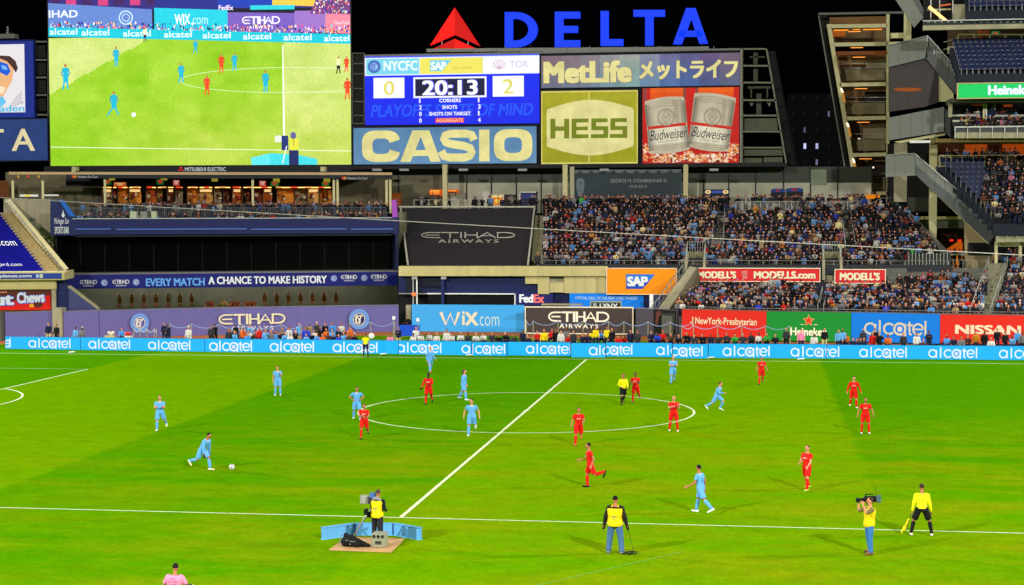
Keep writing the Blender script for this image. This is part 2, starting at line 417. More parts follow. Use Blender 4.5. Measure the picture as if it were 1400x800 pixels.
line_('penalty_area_line', [(-50.3, -20.15), (-33.8, -20.15), (-33.8, 20.15), (-50.3, 20.15)], .14)
A_ = math.acos(5.5/9.15)
line_('penalty_arc', [(-39.3+9.15*math.cos(-A_+2*A_*i/30), 9.15*math.sin(-A_+2*A_*i/30)) for i in range(31)], .14, .0085)
line_('faint_line', [(3.2, -46), (10.2, -36.6)], .05, .0072).data.materials[0] = mat('faint_chalk', (110, 170, 60), .9, .3, 6)

# ------------------------------------------------------------------ LED advertising boards at the far touchline
LEDB = colmat('led_print', 1.0); 
BLUE_LED = (0, 186, 250)
def led_mat():
    return mat('led_face', BLUE_LED, .4, emit=.95)
segs = [(7, 110, 460.5, 478.5, (-47.5, 36.0), (-41, 35.75)), (110, 280, 462, 480.8, (-41, 35.75), (-30.5, 35.2)), (280, 545, 464, 484.5, (-30.5, 35.2), (-14.9, 34.95)),
        (545, 645, 466, 486, (-14.9, 34.75), (-8.98, 34.5)), (645.5, 693, 467.5, 487, (-8.98, 34.2), (-6.27, 34.2)), (693.5, 780, 467.5, 487, (-6.27, 34.6), (-1.53, 34.6)),
        (780.5, 828, 469, 489.3, (-1.5, 33.75), (1.23, 33.75)), (828.5, 919, 468.5, 488.5, (1.25, 34.5), (6.2, 34.5)), (919.5, 968, 470, 490.5, (6.25, 33.75), (8.86, 33.75)),
        (968.5, 1130, 470, 490.7, (8.9, 34.5), (17.5, 34.8)), (1130, 1401, 472, 492.6, (17.5, 34.8), (31.7, 35.2)), (1401, 1520, 475, 495, (31.7, 35.2), (38, 35.4))]
LOG = [(40, 96), (122, 178), (204, 260), (287, 345), (371, 430), (457, 516), (543, 603), (632, 690), (720, 780), (806, 864), (898, 960), (989, 1052), (1082, 1147), (1176, 1240), (1271, 1336), (1367, 1432)]
LOG = [(-16, 14)]+LOG
for i, (x0, x1, y0, y1, A, B) in enumerate(segs):
    A = (A[0], A[1]); B = (B[0], B[1])
    where = ['at the far left end', 'beside the far left end board', 'in front of the seated fan group', 'in front of the blue wall banner and team bench', 'short one left of centre', 'wide one just left of the halfway line', 'short forward one at the halfway line', 'right of the halfway line', 'short forward one right of centre', 'in front of the right bench', 'in front of the red wall banner at right', 'at the far right end'][i]
    P = Panel('led_board', 'blue LED board '+where, 'advertising board', x0, y0, x1, y1, A, B, .10, mat('led_housing', (18, 30, 110), .5), group='LED boards along the far touchline')
    P.rect(x0+.35, y0+.35, x1-.35, y1-.7, BLUE_LED, 0)
    for a, b in LOG:
        if b > x0+2 and a < x1-2:
            P.clip = (x0+.5, x1-.5); h = (y1-y0)
            P.alcatel(a, y0+h*.14, b, y1-h*.12, (238, 250, 255), (225, 225, 245)); P.clip = None
    P.done(LEDB)
    for fx in np.arange(x0+8, x1, 24):
        fb = MB(); p = P.W(fx, y1, -.05); fb.box((p.x-.03, p.y, 0), (p.x+.03, p.y+.5, .06)); fb.build('foot_bar', DARK, P.root)
# small microphones and low lights by the touchline
def mic(px, py, k):
    p = atz(px, py, 0); t = thing('pitch_microphone', 'small white pitchside microphone %s' % k, 'microphone', p, 'small microphones on the grass at the far touchline')
    m = MB(); m.tube([(-.22, 0, .10), (.22, 0, .14)], .05, 8, True); m.build('windshield', WHITE, t, True, world=False)
    m = MB(); m.tube([(0, 0, .1), (-.18, -.1, 0)], .012, 4); m.tube([(0, 0, .1), (.18, -.1, 0)], .012, 4); m.tube([(0, 0, .1), (0, .18, 0)], .012, 4); m.build('stand', DARK, t, world=False)
for px, py, k in [(98, 483.5, 'near the penalty area corner'), (524, 486, 'right of the far assistant referee'), (642, 487.5, 'below the short board left of centre'), (972, 491, 'at the end of the short board right of centre'), (1095, 493, 'in front of the right bench')]: mic(px, py, k)

# ------------------------------------------------------------------ outfield wall
def wall_seg(A, B, name, label, m, z1=2.45, npan=1, th=.35):
    t = thing(name, label, 'wall', ((A[0]+B[0])/2, (A[1]+B[1])/2, 0))
    for i in range(npan):
        a = (A[0]+(B[0]-A[0])*i/npan, A[1]+(B[1]-A[1])*i/npan); b = (A[0]+(B[0]-A[0])*((i+1)/npan-.0006), A[1]+(B[1]-A[1])*((i+1)/npan-.0006))
        p = MB(); p.wall(a, b, .012, z1-.05, th, random.uniform(0, .012)); p.build('panel', m, t)
    c = MB(); c.wall(A, B, z1-.05, z1+.02, th+.06, -.03); c.build('capping', mat('wall_cap', (120, 116, 140), .5), t)
    return t
STR = []
t = wall_seg(WL[0], WL[1], 'padded_wall', 'dark blue padded wall at the far left edge by the tunnel mouth', mat('blue_padding', (50, 66, 130), .6), npan=2)
t = wall_seg((-51.3, 43.95), WL[2], 'padded_wall', 'violet padded wall left of the two staff in dark jackets', PURP, npan=2)
wall_seg((-46.9, 45.98), WL[3], 'padded_wall', 'violet padded wall under the navy stair panel', PURP, npan=2)
WLB = (-44.25, 47.42)
nsegs = [((-44.25, 47.42), WL[4], 'violet padded wall carrying the left round club crest', 5), (WL[4], WL[5], 'long violet padded wall carrying the cream airline lettering', 7)]
for a, b, l, n in nsegs: wall_seg(a, b, 'padded_wall', l, PURP, npan=n)
pm = MB(); pm.box((-52.6, 43.3, 0), (-51.4, 44.4, 2.5)); tag(pm.build('gate_post', CONCD), 'grey concrete gate post at the far left end of the wall', 'post')
pm = MB(); pm.box((-47.8, 45.7, 0), (-46.95, 46.7, 2.75)); tag(pm.build('gate_post', CONC), 'tan concrete gate post behind the man in khaki trousers', 'post')
# crests and lettering on the violet wall
CR_IN = (235, 228, 205)
p = Panel('crest_sign', 'light blue round club crest at the left end of the violet wall', 'sign', 178, 428, 204, 454, (-44.29, 47.1), (-35.1, 52.26), .02, PURP, board_obj=False)
p.crest(191, 441.5, 13, (106, 150, 216), (88, 90, 160), CR_IN); p.done()
p = Panel('crest_sign', 'light blue round club crest at the right end of the violet wall', 'sign', 476, 422, 506, 450, (-35.1, 52.26), (-20.05, 58.23), .02, PURP, board_obj=False)
p.crest(491, 436.5, 14, (106, 150, 216), (40, 44, 96), CR_IN); p.done()
p = Panel('airline_lettering', 'cream airline name lettering on the violet wall behind the seated fans', 'sign', 299, 428, 391, 452, (-35.1, 52.26), (-20.05, 58.23), .02, PURP, board_obj=False)
p.etihad(299, 429, 390, 452, (226, 216, 180), (214, 212, 216)); p.done()
# WIX banner
p = Panel('banner_wall', 'sky blue banner wall with cream and pale lettering behind the left bench', 'wall', 563, 416.8, 716.5, 455, *PLN(59.05), .35, mat('wix_blue', (60, 158, 222), .6, .04, 2))
for i, (a, b) in enumerate([(601, 618), (618, 634)]): pass
T = (220, 206, 176)
mbs = MB(); St = lambda q, w: p.stroke(q, w, T, mb=mbs)
St([(603, 427), (610, 444), (616, 429), (622, 444), (628, 427)], 4.2); St([(634, 431), (634, 444.5)], 3.6); p.disc(634, 427.5, 2, 2, T, 2, 10)
St([(638, 427), (652, 444.5)], 4.2); St([(652, 427), (638, 444.5)], 4.2); p.tx.append((mbs, 'lettering', 'WIX'))
p.text('.com', 653, 432.5, 683, 445.5, (178, 208, 216), -.012); p.done()
pm = MB(); pm.wall((-20.02, 58.55), (-18.95, 59.3), 2.3, 2.35, .2); 
# dark airline banner
p = Panel('banner_wall', 'brown black banner wall with cream frame and airline lettering behind the sideline table', 'wall', 719, 421, 864.5, 455.5, *PLN(56.0), .35, mat('brown_banner', (66, 56, 54), .6, .06, 2), frame=.1, framemat=mat('cream_frame', (222, 214, 184), .5))
p.etihad(750, 426, 833, 449, (236, 228, 204)); p.done()
# grey padding and window in the wall
wall_seg((1.85, 55.9), (4.4, 54.2), 'padded_wall', 'grey padded wall right of the brown black banner', mat('grey_padding', (74, 70, 78), .6), npan=2)
p = Panel('wall_window', 'dark window in the grey wall left of the red banner', 'window', 894, 424.4, 925, 457, (4.4, 54.0), (6.04, 52.54), .2, mat('window_glass', (30, 32, 30), .15), frame=.09, framemat=mat('gf', (70, 66, 74), .6), part='pane')
p.poly([(897, 427), (903, 425.5), (905, 430), (901, 434), (899, 446), (896, 447)], (96, 50, 44)); p.poly([(905, 428), (923, 427), (923, 449), (906, 452)], (44, 48, 40)); p.done()
pm = MB(); pm.wall((4.4, 54.2), (6.0, 52.7), 0, .45, .3, .02); pm.wall((4.42, 54.2), (5.98, 52.75), .45, 2.3, .2, .25); tag(pm.build('low_wall', mat('grey_padding', (0, 0, 0))), 'low grey wall plinth beneath the dark window', 'wall')
def ad(x0, y0, x1, y1, A, B, col, label):
    return Panel('banner_wall', label, 'wall', x0, y0, x1, y1, A, B, .35, mat('banner_%d%d%d' % col, col, .55, .05, 2))
p = ad(932.5, 424.6, 1047.5, 461.5, WR[2], WR[3], (208, 36, 20), 'red banner wall with cream hospital lettering behind the right bench')
p.text('NewYork-Presbyterian', 951, 434.5, 1035, 447, (232, 214, 176), .015)
for q in [[(944, 441.5), (949, 441.5)], [(947.5, 434), (947.5, 440)], [(947.5, 443), (947.5, 447)]]: p.stroke(q, 1.3, (232, 214, 176))
p.done()
p = ad(1048, 427, 1163.5, 466.5, WR[3], WR[4], (14, 132, 42), 'green banner wall with red star and cream beer lettering')
p.poly([(1106+(7.5 if i % 2 == 0 else 3.1)*math.sin(i*PI/5), 438.5-(7.5 if i % 2 == 0 else 3.1)*math.cos(i*PI/5)) for i in range(10)], (220, 60, 30), 2)
p.poly([(1106+(8.6 if i % 2 == 0 else 4)*math.sin(i*PI/5), 438.5-(8.6 if i % 2 == 0 else 4)*math.cos(i*PI/5)) for i in range(10)], (206, 190, 110), 1)
for a in (1095, 1113): p.rect(a, 443.5, a+5, 444.3, (230, 225, 190), 1)
p.text('Heineken', 1081, 448, 1131, 459, (236, 232, 200), .03); p.done()
p = ad(1164, 428.7, 1285, 468.5, WR[4], WR[5], (0, 116, 214), 'mid blue banner wall with beige phone brand lettering')
p.alcatel(1183, 438, 1266, 459.5, (200, 192, 168), (206, 200, 196)); p.done()
p = ad(1285.5, 431, 1400.5, 470, WR[5], WR[6], (206, 36, 20), 'red banner wall with beige car brand lettering at the right edge')
p.text('NISSAN', 1306, 444.5, 1396, 457, (222, 204, 170), .045); p.done()
ad(1401, 432.5, 1560, 472, WR[6], WR[7], (206, 36, 20), 'plain red banner wall beyond the right edge lettering').done()

# ------------------------------------------------------------------ left end: bleachers, signs
LP = ((-60, 42.5), (-47, 46.7))
p = Panel('candy_sign', 'red and brown candy advertisement with white and blue lettering at far left', 'sign', -78, 395.5, 69.5, 424.5, (-60, 43.6), (-47, 46.9), .15, mat('cs', (150, 20, 10), .5))
p.rect(-78, 396, 69, 424, (206, 20, 10), 0); p.poly([(-78, 396), (69, 396), (69, 404), (40, 409), (-78, 424)], (84, 38, 28), 1)
p.rect(-78, 395.6, 69, 397, (150, 140, 120), 1.5)
p.text('Peanut', -70, 402, 19, 418.5, (205, 210, 220), .05, outline=((48, 84, 180), .05, 1), rot=-.03)
p.text('Chews', 23, 399.5, 61, 414.5, (205, 210, 222), .05, outline=((48, 84, 180), .05, 1), rot=-.05)
p.text('Original', -30, 398, 9, 402, (220, 130, 110), .02, rot=-.03)
p.disc(52, 417, 6, 4, (70, 34, 24), 3); p.rect(40, 416, 46, 420.5, (214, 150, 30), 3); p.done()
# cream beams and ribbon sign
def beam(x0, y0, x1, y1, A, B, th, name, label, m, cat='beam'):
    L, R_ = onpl(x0, (y0+y1)/2, A, B), onpl(x1, (y0+y1)/2, A, B); zt, zb = onpl((x0+x1)/2, y0, A, B).z, onpl((x0+x1)/2, y1, A, B).z
    mb = MB(); mb.wall((L.x, L.y), (R_.x, R_.y), zb, zt, th); return tag(mb.build(name, m), label, cat)
beam(-90, 383.5, 76, 396, (-60, 43.2), (-47, 46.5), 1.2, 'concrete_beam', 'lower cream beam above the red candy advertisement', CONCL)
beam(-90, 372, 88, 383.4, (-60, 42.6), (-47, 45.9), 5, 'concrete_beam', 'upper cream beam carrying the thin blue travel ribbon at far left', CONCL)
p = Panel('ribbon_sign', 'thin blue ribbon sign with white web address under the blue tarpaulin', 'sign', -80, 374, 84, 381.5, (-60, 42.5), (-47, 45.8), .08, mat('ribn', (30, 52, 130), .5))
p.text('industripplanet.com', -36, 375.4, 43, 380.6, (200, 205, 210), .02); p.rect(49, 375.5, 53, 380, (150, 170, 210)); p.rect(54, 375, 58.5, 380.5, (160, 175, 150)); p.done()
beam(70.5, 385, 76, 427, (-60, 43.4), (-47, 46.7), .6, 'pier', 'pale concrete pier right of the candy advertisement', CONC, 'pillar')
beam(75, 384, 92, 425, (-48, 46.9), (-44, 48), .5, 'painted_wall', 'narrow dark navy painted wall between candy sign and stair panel', NAVY, 'wall')
# blue tarpaulin over the bleachers with stair strip
q = [aty(-60, 290, 60), aty(2, 290, 60), aty(64, 370, 47.5), aty(-60, 370, 45)]
mb = MB(); mb.prism(q, (0, 0, -.15)); tar = tag(mb.build('tarpaulin', mat('royal_tarp', (22, 22, 120), 1, .15, .8, spec=0)), 'royal blue tarpaulin with white web lettering covering the far left seats', 'tarpaulin')
def on_quad(body, q, u0, v0, u1, v1, col, parent, off=.03, bold=.02):   # q: TL, TR, BR, BL
    n = (q[1]-q[0]).cross(q[3]-q[0]).normalized()
    if n.y > 0: n = -n
    v, f = text2d(body, bold); mb = MB(); mb.col = lin(col); P = []
    for a, b in v:
        u = u0+(u1-u0)*a; w = v1+(v0-v1)*b; P.append(q[0].lerp(q[1], u).lerp(q[3].lerp(q[2], u), w)+n*off)
    mb.add(P, f); return mb.build('lettering', colmat('print'), parent)
on_quad('etihad.com', q, .30, .49, .86, .60, (214, 214, 226), tar); on_quad('seatgard.com', q, .35, .88, .76, .95, (196, 198, 214), tar)
mb = MB()
for i in range(22):      # stair strip beside the tarp
    a, b = i/22, (i+1)/22
    L0 = aty(2, 290, 60).lerp(aty(64, 370, 47.5), a); L1 = aty(2, 290, 60).lerp(aty(64, 370, 47.5), b)
    mb.box((L0.x+.05, L1.y, L1.z-.4), (L0.x+1.5, L0.y, L0.z-.05))
tag(mb.build('bleacher_stair', mat('tan_concrete', (150, 132, 86), .85, .2, 2)), 'tan concrete stair beside the royal blue tarpaulin', 'stairs')
q = [aty(7, 272, 60.5), aty(70, 273, 60.5), aty(72, 330, 56), aty(72, 369, 49), aty(86, 369, 48.3)]
pl = MB(); pl.prism([aty(5, 276, 60.5), aty(5, 272, 60.5), aty(69, 272, 60.5), aty(69, 322, 60.5), aty(73, 322, 60.5), aty(73, 360, 60.5), aty(60, 380, 60.5), aty(5, 380, 60.5)], (0, 1.5, 0))
tag(pl.build('concrete_wall', mat('board_marked_concrete', (158, 148, 124), .85, .25, .9, .1, streak=True)), 'tall pale concrete end wall of the far left bleachers', 'wall')
pl = MB()
for (x, y) in [(42, 300), (45, 299), (55, 311), (65, 323)]:
    c = aty(x, y, 60.45); pl.box((c.x-.22, c.y-.12, c.z-.1), (c.x+.22, c.y, c.z+.08))
tag(pl.build('wall_fixture', STEEL), 'small grey fixtures bolted on the tall pale end wall', 'fixture')
pl = MB(); pl.prism([aty(6, 276, 60.2), aty(9, 273, 60.2), aty(89, 369, 48.5), aty(83, 371, 48.5)], (0.25, 0.2, 0.1)); tag(pl.build('stair_curb', CONCL), 'slanted pale concrete kerb along the far left stair', 'kerb')
pl = MB(); pl.tube([aty(8, 275, 59.9), aty(88, 371, 48.2)], .05, 6); tag(pl.build('handrail', DARK), 'thin dark handrail along the far left stair', 'rail')
# slanted navy stair panel
q = [onpl(92, 394, (-48, 47), (-36, 53)), onpl(97, 394, (-48, 47), (-36, 53)), onpl(135, 424, (-48, 47), (-36, 53)), onpl(92, 424, (-48, 47), (-36, 53))]
pl = MB(); pl.prism(q, (-.1, .25, 0)); tag(pl.build('stair_parapet', mat('slate_panel', (62, 66, 108), .6, .1, 2)), 'slate blue triangular stair side panel above the violet wall', 'panel')
pl = MB(); pl.prism([q[0]+Vector((0, -.06, .22)), q[1]+Vector((0, -.06, .22)), q[2]+Vector((.1, -.06, .2)), q[2]+Vector((0, -.06, -.02)), q[1]+Vector((-.1, -.06, -.02)), q[0]+Vector((0, -.06, -.02))], (-.1, .4, 0)); tag(pl.build('stair_curb', CONC), 'grey sloping kerb on the slate blue stair panel', 'kerb')

# ------------------------------------------------------------------ sports bar with dark glass front
LA, LB = (onpl(92, 300, (-44, 55), (-20, 65)).x, 0), None
BA = aty(92, 300, 55.5); BB = aty(545, 300, 65.5); BL = ((BA.x, BA.y), (BB.x, BB.y))
def bl_off(d): 
    u = Vector((BB.x-BA.x, BB.y-BA.y, 0)).normalized(); n = Vector((-u.y, u.x, 0)); a = BA+n*d; b = BB+n*d; return ((a.x, a.y), (b.x, b.y))
def blz(px, py, d=0): return onpl(px, py, *bl_off(d))
def slab(x0, y0, x1, y1, d, th, name, m, parent=None):
    L, R_ = blz(x0, (y0+y1)/2, d), blz(x1, (y0+y1)/2, d); zt, zb = blz((x0+x1)/2, y0, d).z, blz((x0+x1)/2, y1, d).z
    mb = MB(); mb.wall((L.x, L.y), (R_.x, R_.y), zb, zt, th); return mb.build(name, m, parent)
bar = thing('sports_bar', 'dark glass fronted sports bar with navy fascia left of the stadium centre', 'building', blz(300, 395, 2))
GLASS = mat('dark_glass', (2, 3, 4), .15, spec=.12)
for i in range(14):
    a = 76+i*33.4; slab(a+.2, 320, a+33.1, 372, 3+random.uniform(0, .05), .15, 'window_pane', GLASS, bar)
for i in range(1, 14):
    mbm = MB(); a = 76+i*33.4; P0 = blz(a, 320, 2.9); P1 = blz(a, 372, 2.9); mbm.box((P0.x-.04, P0.y, P1.z), (P0.x+.04, P0.y+.12, P0.z)); mbm.build('mullion', mat('mullion', (4, 4, 5), .6), bar)
f = slab(99, 299, 545, 320, 0, .5, 'fascia', mat('navy_fascia', (14, 24, 76), .45, .1, 1.2), bar)
slab(99, 297.8, 545, 299, -.05, .7, 'fascia_cap', STEEL, bar); slab(101, 320, 545, 323, .4, .3, 'soffit_edge', mat('ng', (30, 36, 48), .5), bar)
for a, b in [(103, 151), (159, 337), (343, 474), (480, 537)]: slab(a, 312.6, b, 314, -.12, .1, 'handrail', mat('blue_rail', (70, 104, 178), .4), f)
slab(76, 372, 546, 374, -.1, 3.3, 'ledge', mat('ledge', (110, 108, 104), .6), bar)
slab(76, 320, 78, 372, .6, 2.4, 'end_wall', BLACK, bar); slab(541, 320, 545, 372, 0, 3.2, 'end_wall', mat('nv2', (24, 30, 60), .6), bar)
# soffit over the recess
mb = MB(); a, b = bl_off(0); c, d = bl_off(3.2); z = blz(300, 320).z
mb.add([(a[0], a[1], z+.02), (b[0], b[1], z+.02), (d[0], d[1], z+.02), (c[0], c[1], z+.02)], [(0, 3, 2, 1)]); mb.build('soffit', BLACK, bar)
# navy side sign
q = [onpl(69, 273, *bl_off(0)), onpl(80, 273, *bl_off(0)), onpl(104, 299, *bl_off(0)), onpl(104, 322, *bl_off(0)), onpl(69, 322, *bl_off(0))]
p = Panel('bar_sign', 'navy sports bar side sign with white script lettering and emblem', 'sign', 69, 273, 104, 322, *bl_off(-.1), .3, NAVY, board_obj=False)
pl = MB(); pl.prism([v+Vector((0, -.05, 0)) for v in q], (0, .3, 0)); pl.build('board', NAVY, p.root)
p.text('Mohegan Sun', 74, 298, 94, 308.5, (196, 200, 205), .0, shear=.25); p.text('SPORTS BAR', 74.5, 310, 94, 319.5, (206, 208, 210), .01)
p.disc(86.5, 294, 2.6, 2, (150, 165, 185), 2, 12); p.poly([(86.5, 286), (88, 297), (85, 297)], (200, 205, 212), 2.5); p.done()
pl = MB(); pl.prism([blz(80, 273, -.3), blz(86, 273, -.3), blz(103, 296, -.3), blz(95, 296, -.3)], (0, .2, 0)); tag(pl.build('stair_rail_panel', mat('azure_panel', (20, 84, 168), .5)), 'bright azure slanted stair panel above the bar side sign', 'panel')
# ribbon: EVERY MATCH A CHANCE TO MAKE HISTORY
p = Panel('ribbon_sign', 'long royal blue ribbon sign about making history under the dark bar glass', 'sign', 92, 373.8, 543, 392.8, *bl_off(-.5), .35, mat('royal_ribbon', (16, 22, 104), .5, .08, 1.5))
p.text('EVERY MATCH', 196.5, 379.5, 276, 390.2, (96, 156, 226), .035); p.text('A CHANCE TO MAKE HISTORY', 281, 378, 444, 388.5, (220, 222, 226), .035)
for x in (120, 163): p.etihad(x-11, 381, x+11, 390, (206, 206, 212))
for x in (475, 517): p.etihad(x-11, 377.5, x+11, 386.5, (206, 206, 212))
for x, y in ((141, 385), (183.5, 384.5), (454, 382), (496.5, 381.8)): p.crest(x, y, 4.3, (130, 150, 205), (60, 70, 130), (200, 205, 220))
p.done()
# monument park recess
mon = thing('monument_wall', 'grey recessed wall with bronze plaques beneath the royal blue ribbon', 'wall', blz(310, 420, 9))
slab(92, 370, 545, 440, 10, .3, 'back_wall', mat('mon_grey', (120, 122, 118), .8, .2, .7), mon)
a, b = bl_off(-.1); c, d = bl_off(10.0); z = blz(300, 374).z
mb = MB(); mb.add([(a[0], a[1], z), (b[0], b[1], z), (d[0], d[1], z), (c[0], c[1], z)], [(0, 3, 2, 1)]); mb.build('ceiling', mat('mc', (30, 30, 32), .8), mon)
for i in range(6):
    c = blz(150+i*64, 400, 6.5); m_ = MB(); m_.box((c.x-1.6, c.y-.1, z-.16), (c.x+1.6, c.y+.1, z-.06)); m_.build('ceiling_light', mat('niche_lamp', (255, 240, 214), emit=36), mon)
BRZ = mat('bronze', (110, 70, 34), .4, .2, 8, metal=.5); GRAN = mat('red_granite', (168, 84, 50), .5, .2, 6)
def zz(x): return 420.5-(x-135)*.0095
for i, x in enumerate([163.5, 180, 197, 213, 230, 246, 262, 362, 378.5, 394.5, 411, 427.5, 443.5, 459.5]):
    dy = zz(x)-420
    t = thing('wall_plaque', 'bronze plaque %s on the recessed grey wall' % (['leftmost', 'second from left', 'third from left', 'fourth from left', 'third left of the orange blocks', 'second left of the orange blocks', 'first left of the orange blocks', 'first right of the orange blocks', 'second right of the orange blocks', 'third right of the orange blocks', 'fourth from right', 'third from right', 'second from right', 'rightmost'][i]), 'plaque', blz(x, 418+dy, 9.8), 'bronze plaques on the recessed wall')
    for (dx0, y0, dx1, y1, nm, m, dd) in [(-4, 401.5, 4, 418, 'stone_panel', mat('mon_pale', (140, 140, 132), .7), .1), (-2.9, 405.5, 2.9, 414.5, 'plate', BRZ, .03), (-2.4, 416, 2.4, 418.3, 'name_plate', GRAN, .03)]:
        L, R_ = blz(x+dx0, (y0+y1)/2+dy, 9.8), blz(x+dx1, (y0+y1)/2+dy, 9.8); mb = MB(); mb.wall((L.x, L.y), (R_.x, R_.y), blz(x, y1+dy, 9.8).z, blz(x, y0+dy, 9.8).z, .2, -.02 if dd == .03 else .1); mb.build(nm, m, t)
    mb = MB(); c = blz(x, 403.8+dy, 9.7); mb.ell(c, (.16, .08, .17), 8, 5); mb.tube([c-Vector((0, 0, .1)), c-Vector((0, 0, .3))], [.09, .2], 8); mb.build('bust', BRZ, t, True)
for j, (x0, x1) in enumerate([(281, 293), (314.5, 328), (334, 350)]):
    p = Panel('granite_monument', ['left', 'middle', 'right'][j]+'most orange granite block with small plates under the ribbon sign', 'monument', x0, 412.5, x1, 422, *bl_off(7+j*.2), .8, GRAN)
    for u in (.3, .65): p.rect(x0+(x1-x0)*u-1.2, 415, x0+(x1-x0)*u+1.2, 418.5, (40, 30, 24))
    p.done()
t = thing('bronze_statue', 'dark gold seated bronze figure on a low pedestal between the orange granite blocks', 'statue', blz(305, 422, 6.5))
g = mat('gold_bronze', (140, 112, 66), .45, .2, 8, metal=.3); c = blz(305, 416, 6.5)
m = MB(); m.tube([c+Vector((0, 0, -.4)), c+Vector((0, 0, .1)), c+Vector((0, .02, .35))], [.42, .33, .2], 10); m.ell(c+Vector((0.03, 0, .5)), (.13, .14, .16)); m.tube([c+Vector((-.3, -.1, .2)), c+Vector((-.42, -.3, -.05)), c+Vector((-.1, -.42, 0))], .09, 8); m.tube([c+Vector((.28, -.1, .2)), c+Vector((.5, -.2, 0)), c+Vector((.55, -.3, -.2))], [.09, .1, .15], 8)
m.build('figure', g, t, True); m = MB(); m.box((c.x-.8, c.y-.3, c.z-.9), (c.x+.75, c.y+.6, c.z-.38)); m.build('pedestal', GRAN, t)

# ------------------------------------------------------------------ bar deck and concession stands
def zat(py, Y, px=700): return aty(px, py, Y).z
deck = thing('bar_deck', 'terrace deck on top of the sports bar with dark blue seats', 'deck', blz(320, 297, 4))
DK = bl_off(1); DK2 = bl_off(4.2)
mb = MB(); zf = blz(300, 299).z-.75
a, b = bl_off(.5); c, d = bl_off(4.0)
def hslab(mb, q, z0, z1): mb.prism([(x, y, z0) for x, y in q], (0, 0, z1-z0))
hslab(mb, [bl_off(.52)[0], bl_off(.52)[1], bl_off(3.2)[1], bl_off(3.2)[0]], zf-.3, zf); mb.build('lower_floor', CONCD, deck)
mb = MB(); hslab(mb, [bl_off(3.2)[0], bl_off(3.2)[1], bl_off(22)[1], bl_off(22)[0]], zf-.3, zf+.62); mb.build('upper_floor', CONCD, deck)
mb = MB(); mb.wall(*bl_off(3.1), zf+.6, zf+.95, .1); mb.build('riser', mat('nv3', (24, 32, 62), .6), deck)
# navy seats on the deck
def seat_meshes():
    s = MB(); s.box((-.21, -.2, .40), (.21, .18, .45)); b_ = MB(); b_.prism([(-.21, .16, .42), (.21, .16, .42), (.21, .26, .86), (-.21, .26, .86)], (0, .04, 0))
    f = MB(); f.box((-.23, -.02, 0), (-.20, .2, .55)); f.box((.20, -.02, 0), (.23, .2, .55))
    return s.mesh('seat'), b_.mesh('back'), f.mesh('seat_frame')
SM = seat_meshes(); SM[0].materials.append(NAVYD); SM[1].materials.append(NAVYD); SM[2].materials.append(mat('seat_grey', (130, 134, 140), .5))
_sn = [0]
def place_seat(x, y, z, label, group, rz=0):
    t = thing('stadium_seat', label, 'seat', (x, y, z), group, rz)
    for nm, me in zip(('seat', 'back', 'seat_frame'), SM):
        o = bpy.data.objects.new(nm, me); COL.objects.link(o); o.parent = t
    _sn[0] += 1; return t
DANG = math.atan2(BB.y-BA.y, BB.x-BA.x)
for i in range(60):
    x = 112+i*7.1
    c = blz(x, 297, 1.5+.0); place_seat(c.x, c.y, zf, 'dark blue seat in the row behind the navy bar fascia', 'dark blue seats on the bar deck', DANG)
# fence along the upper deck
def rail(name, label, P, Q, h, n, m=STEEL, cat='railing', r=.03, bars=0, group=None, z2=None):
    P, Q = Vector(P), Vector(Q); t = thing(name, label, cat, P, group)
    mb = MB(); mb.tube([P+Vector((0, 0, h)), Q+Vector((0, 0, h))], r, 6); mb.build('top_rail', m, t)
    mb = MB(); mb.tube([P+Vector((0, 0, h*.12)), Q+Vector((0, 0, h*.12))], r*.8, 4); mb.build('bottom_rail', m, t)
    pm = MB(); pm.box((-r, -r, 0), (r, r, h)); me = pm.mesh('post'); me.materials.append(m)
    for i in range(n+1):
        o = bpy.data.objects.new('post', me); COL.objects.link(o); o.parent = t; o.location = (P.lerp(Q, i/n))-P
    if bars:
        bm = MB()
        for i in range(bars):
            p = P.lerp(Q, (i+.5)/bars); bm.box((p.x-.012, p.y-.012, p.z+h*.12), (p.x+.012, p.y+.012, p.z+h))
        bm.build('baluster', m, t)['kind'] = 'stuff'
    return t
a = blz(96, 290, 3.5); b = blz(528, 290, 3.5); zf2 = zf+.62
rail('fence', 'long grey barred fence along the back of the bar deck', (a.x, a.y, zf2), (b.x, b.y, zf2), 1.15, 24, mat('fence_grey', (84, 88, 92), .6), bars=230)
# concession building
CD = 15
con = thing('concession_stand', 'long concession stand with orange lit counters under the big video screen', 'building', blz(320, 290, CD))
slab(8, 236, 536, 300, CD+3, .3, 'back_wall', mat('con_back', (92, 84, 64), .8, .2, 1), con)
slab(12, 235.5, 536, 239, CD-5, .5, 'roof_edge', mat('roof_edge', (176, 150, 110), .6), con)
mb = MB(); z = blz(300, 235.5, CD-5).z; hslab(mb, [bl_off(CD-5)[0], (bl_off(CD-5)[1][0]-.4, bl_off(CD-5)[1][1]), bl_off(CD+3)[1], bl_off(CD+3)[0]], z-.05, z+.1); mb.build('roof', DARK, con)
slab(90, 239, 536, 244, CD-4.9, .3, 'fascia', mat('fas', (26, 28, 34), .5), con)
slab(90, 244, 455, 255, CD-1, .4, 'sign_band', mat('sgb', (16, 18, 24), .5), con)
slab(138, 278, 455, 291, CD-.9, .6, 'counter', mat('counter', (60, 52, 44), .6), con)
for x in (142, 344, 455, 460, 527, 532, 16, 57): 
    o = slab(x, 239 if x > 60 else 247, x+3.2, 292, CD-4.4, .35, 'column', CREAM, con)
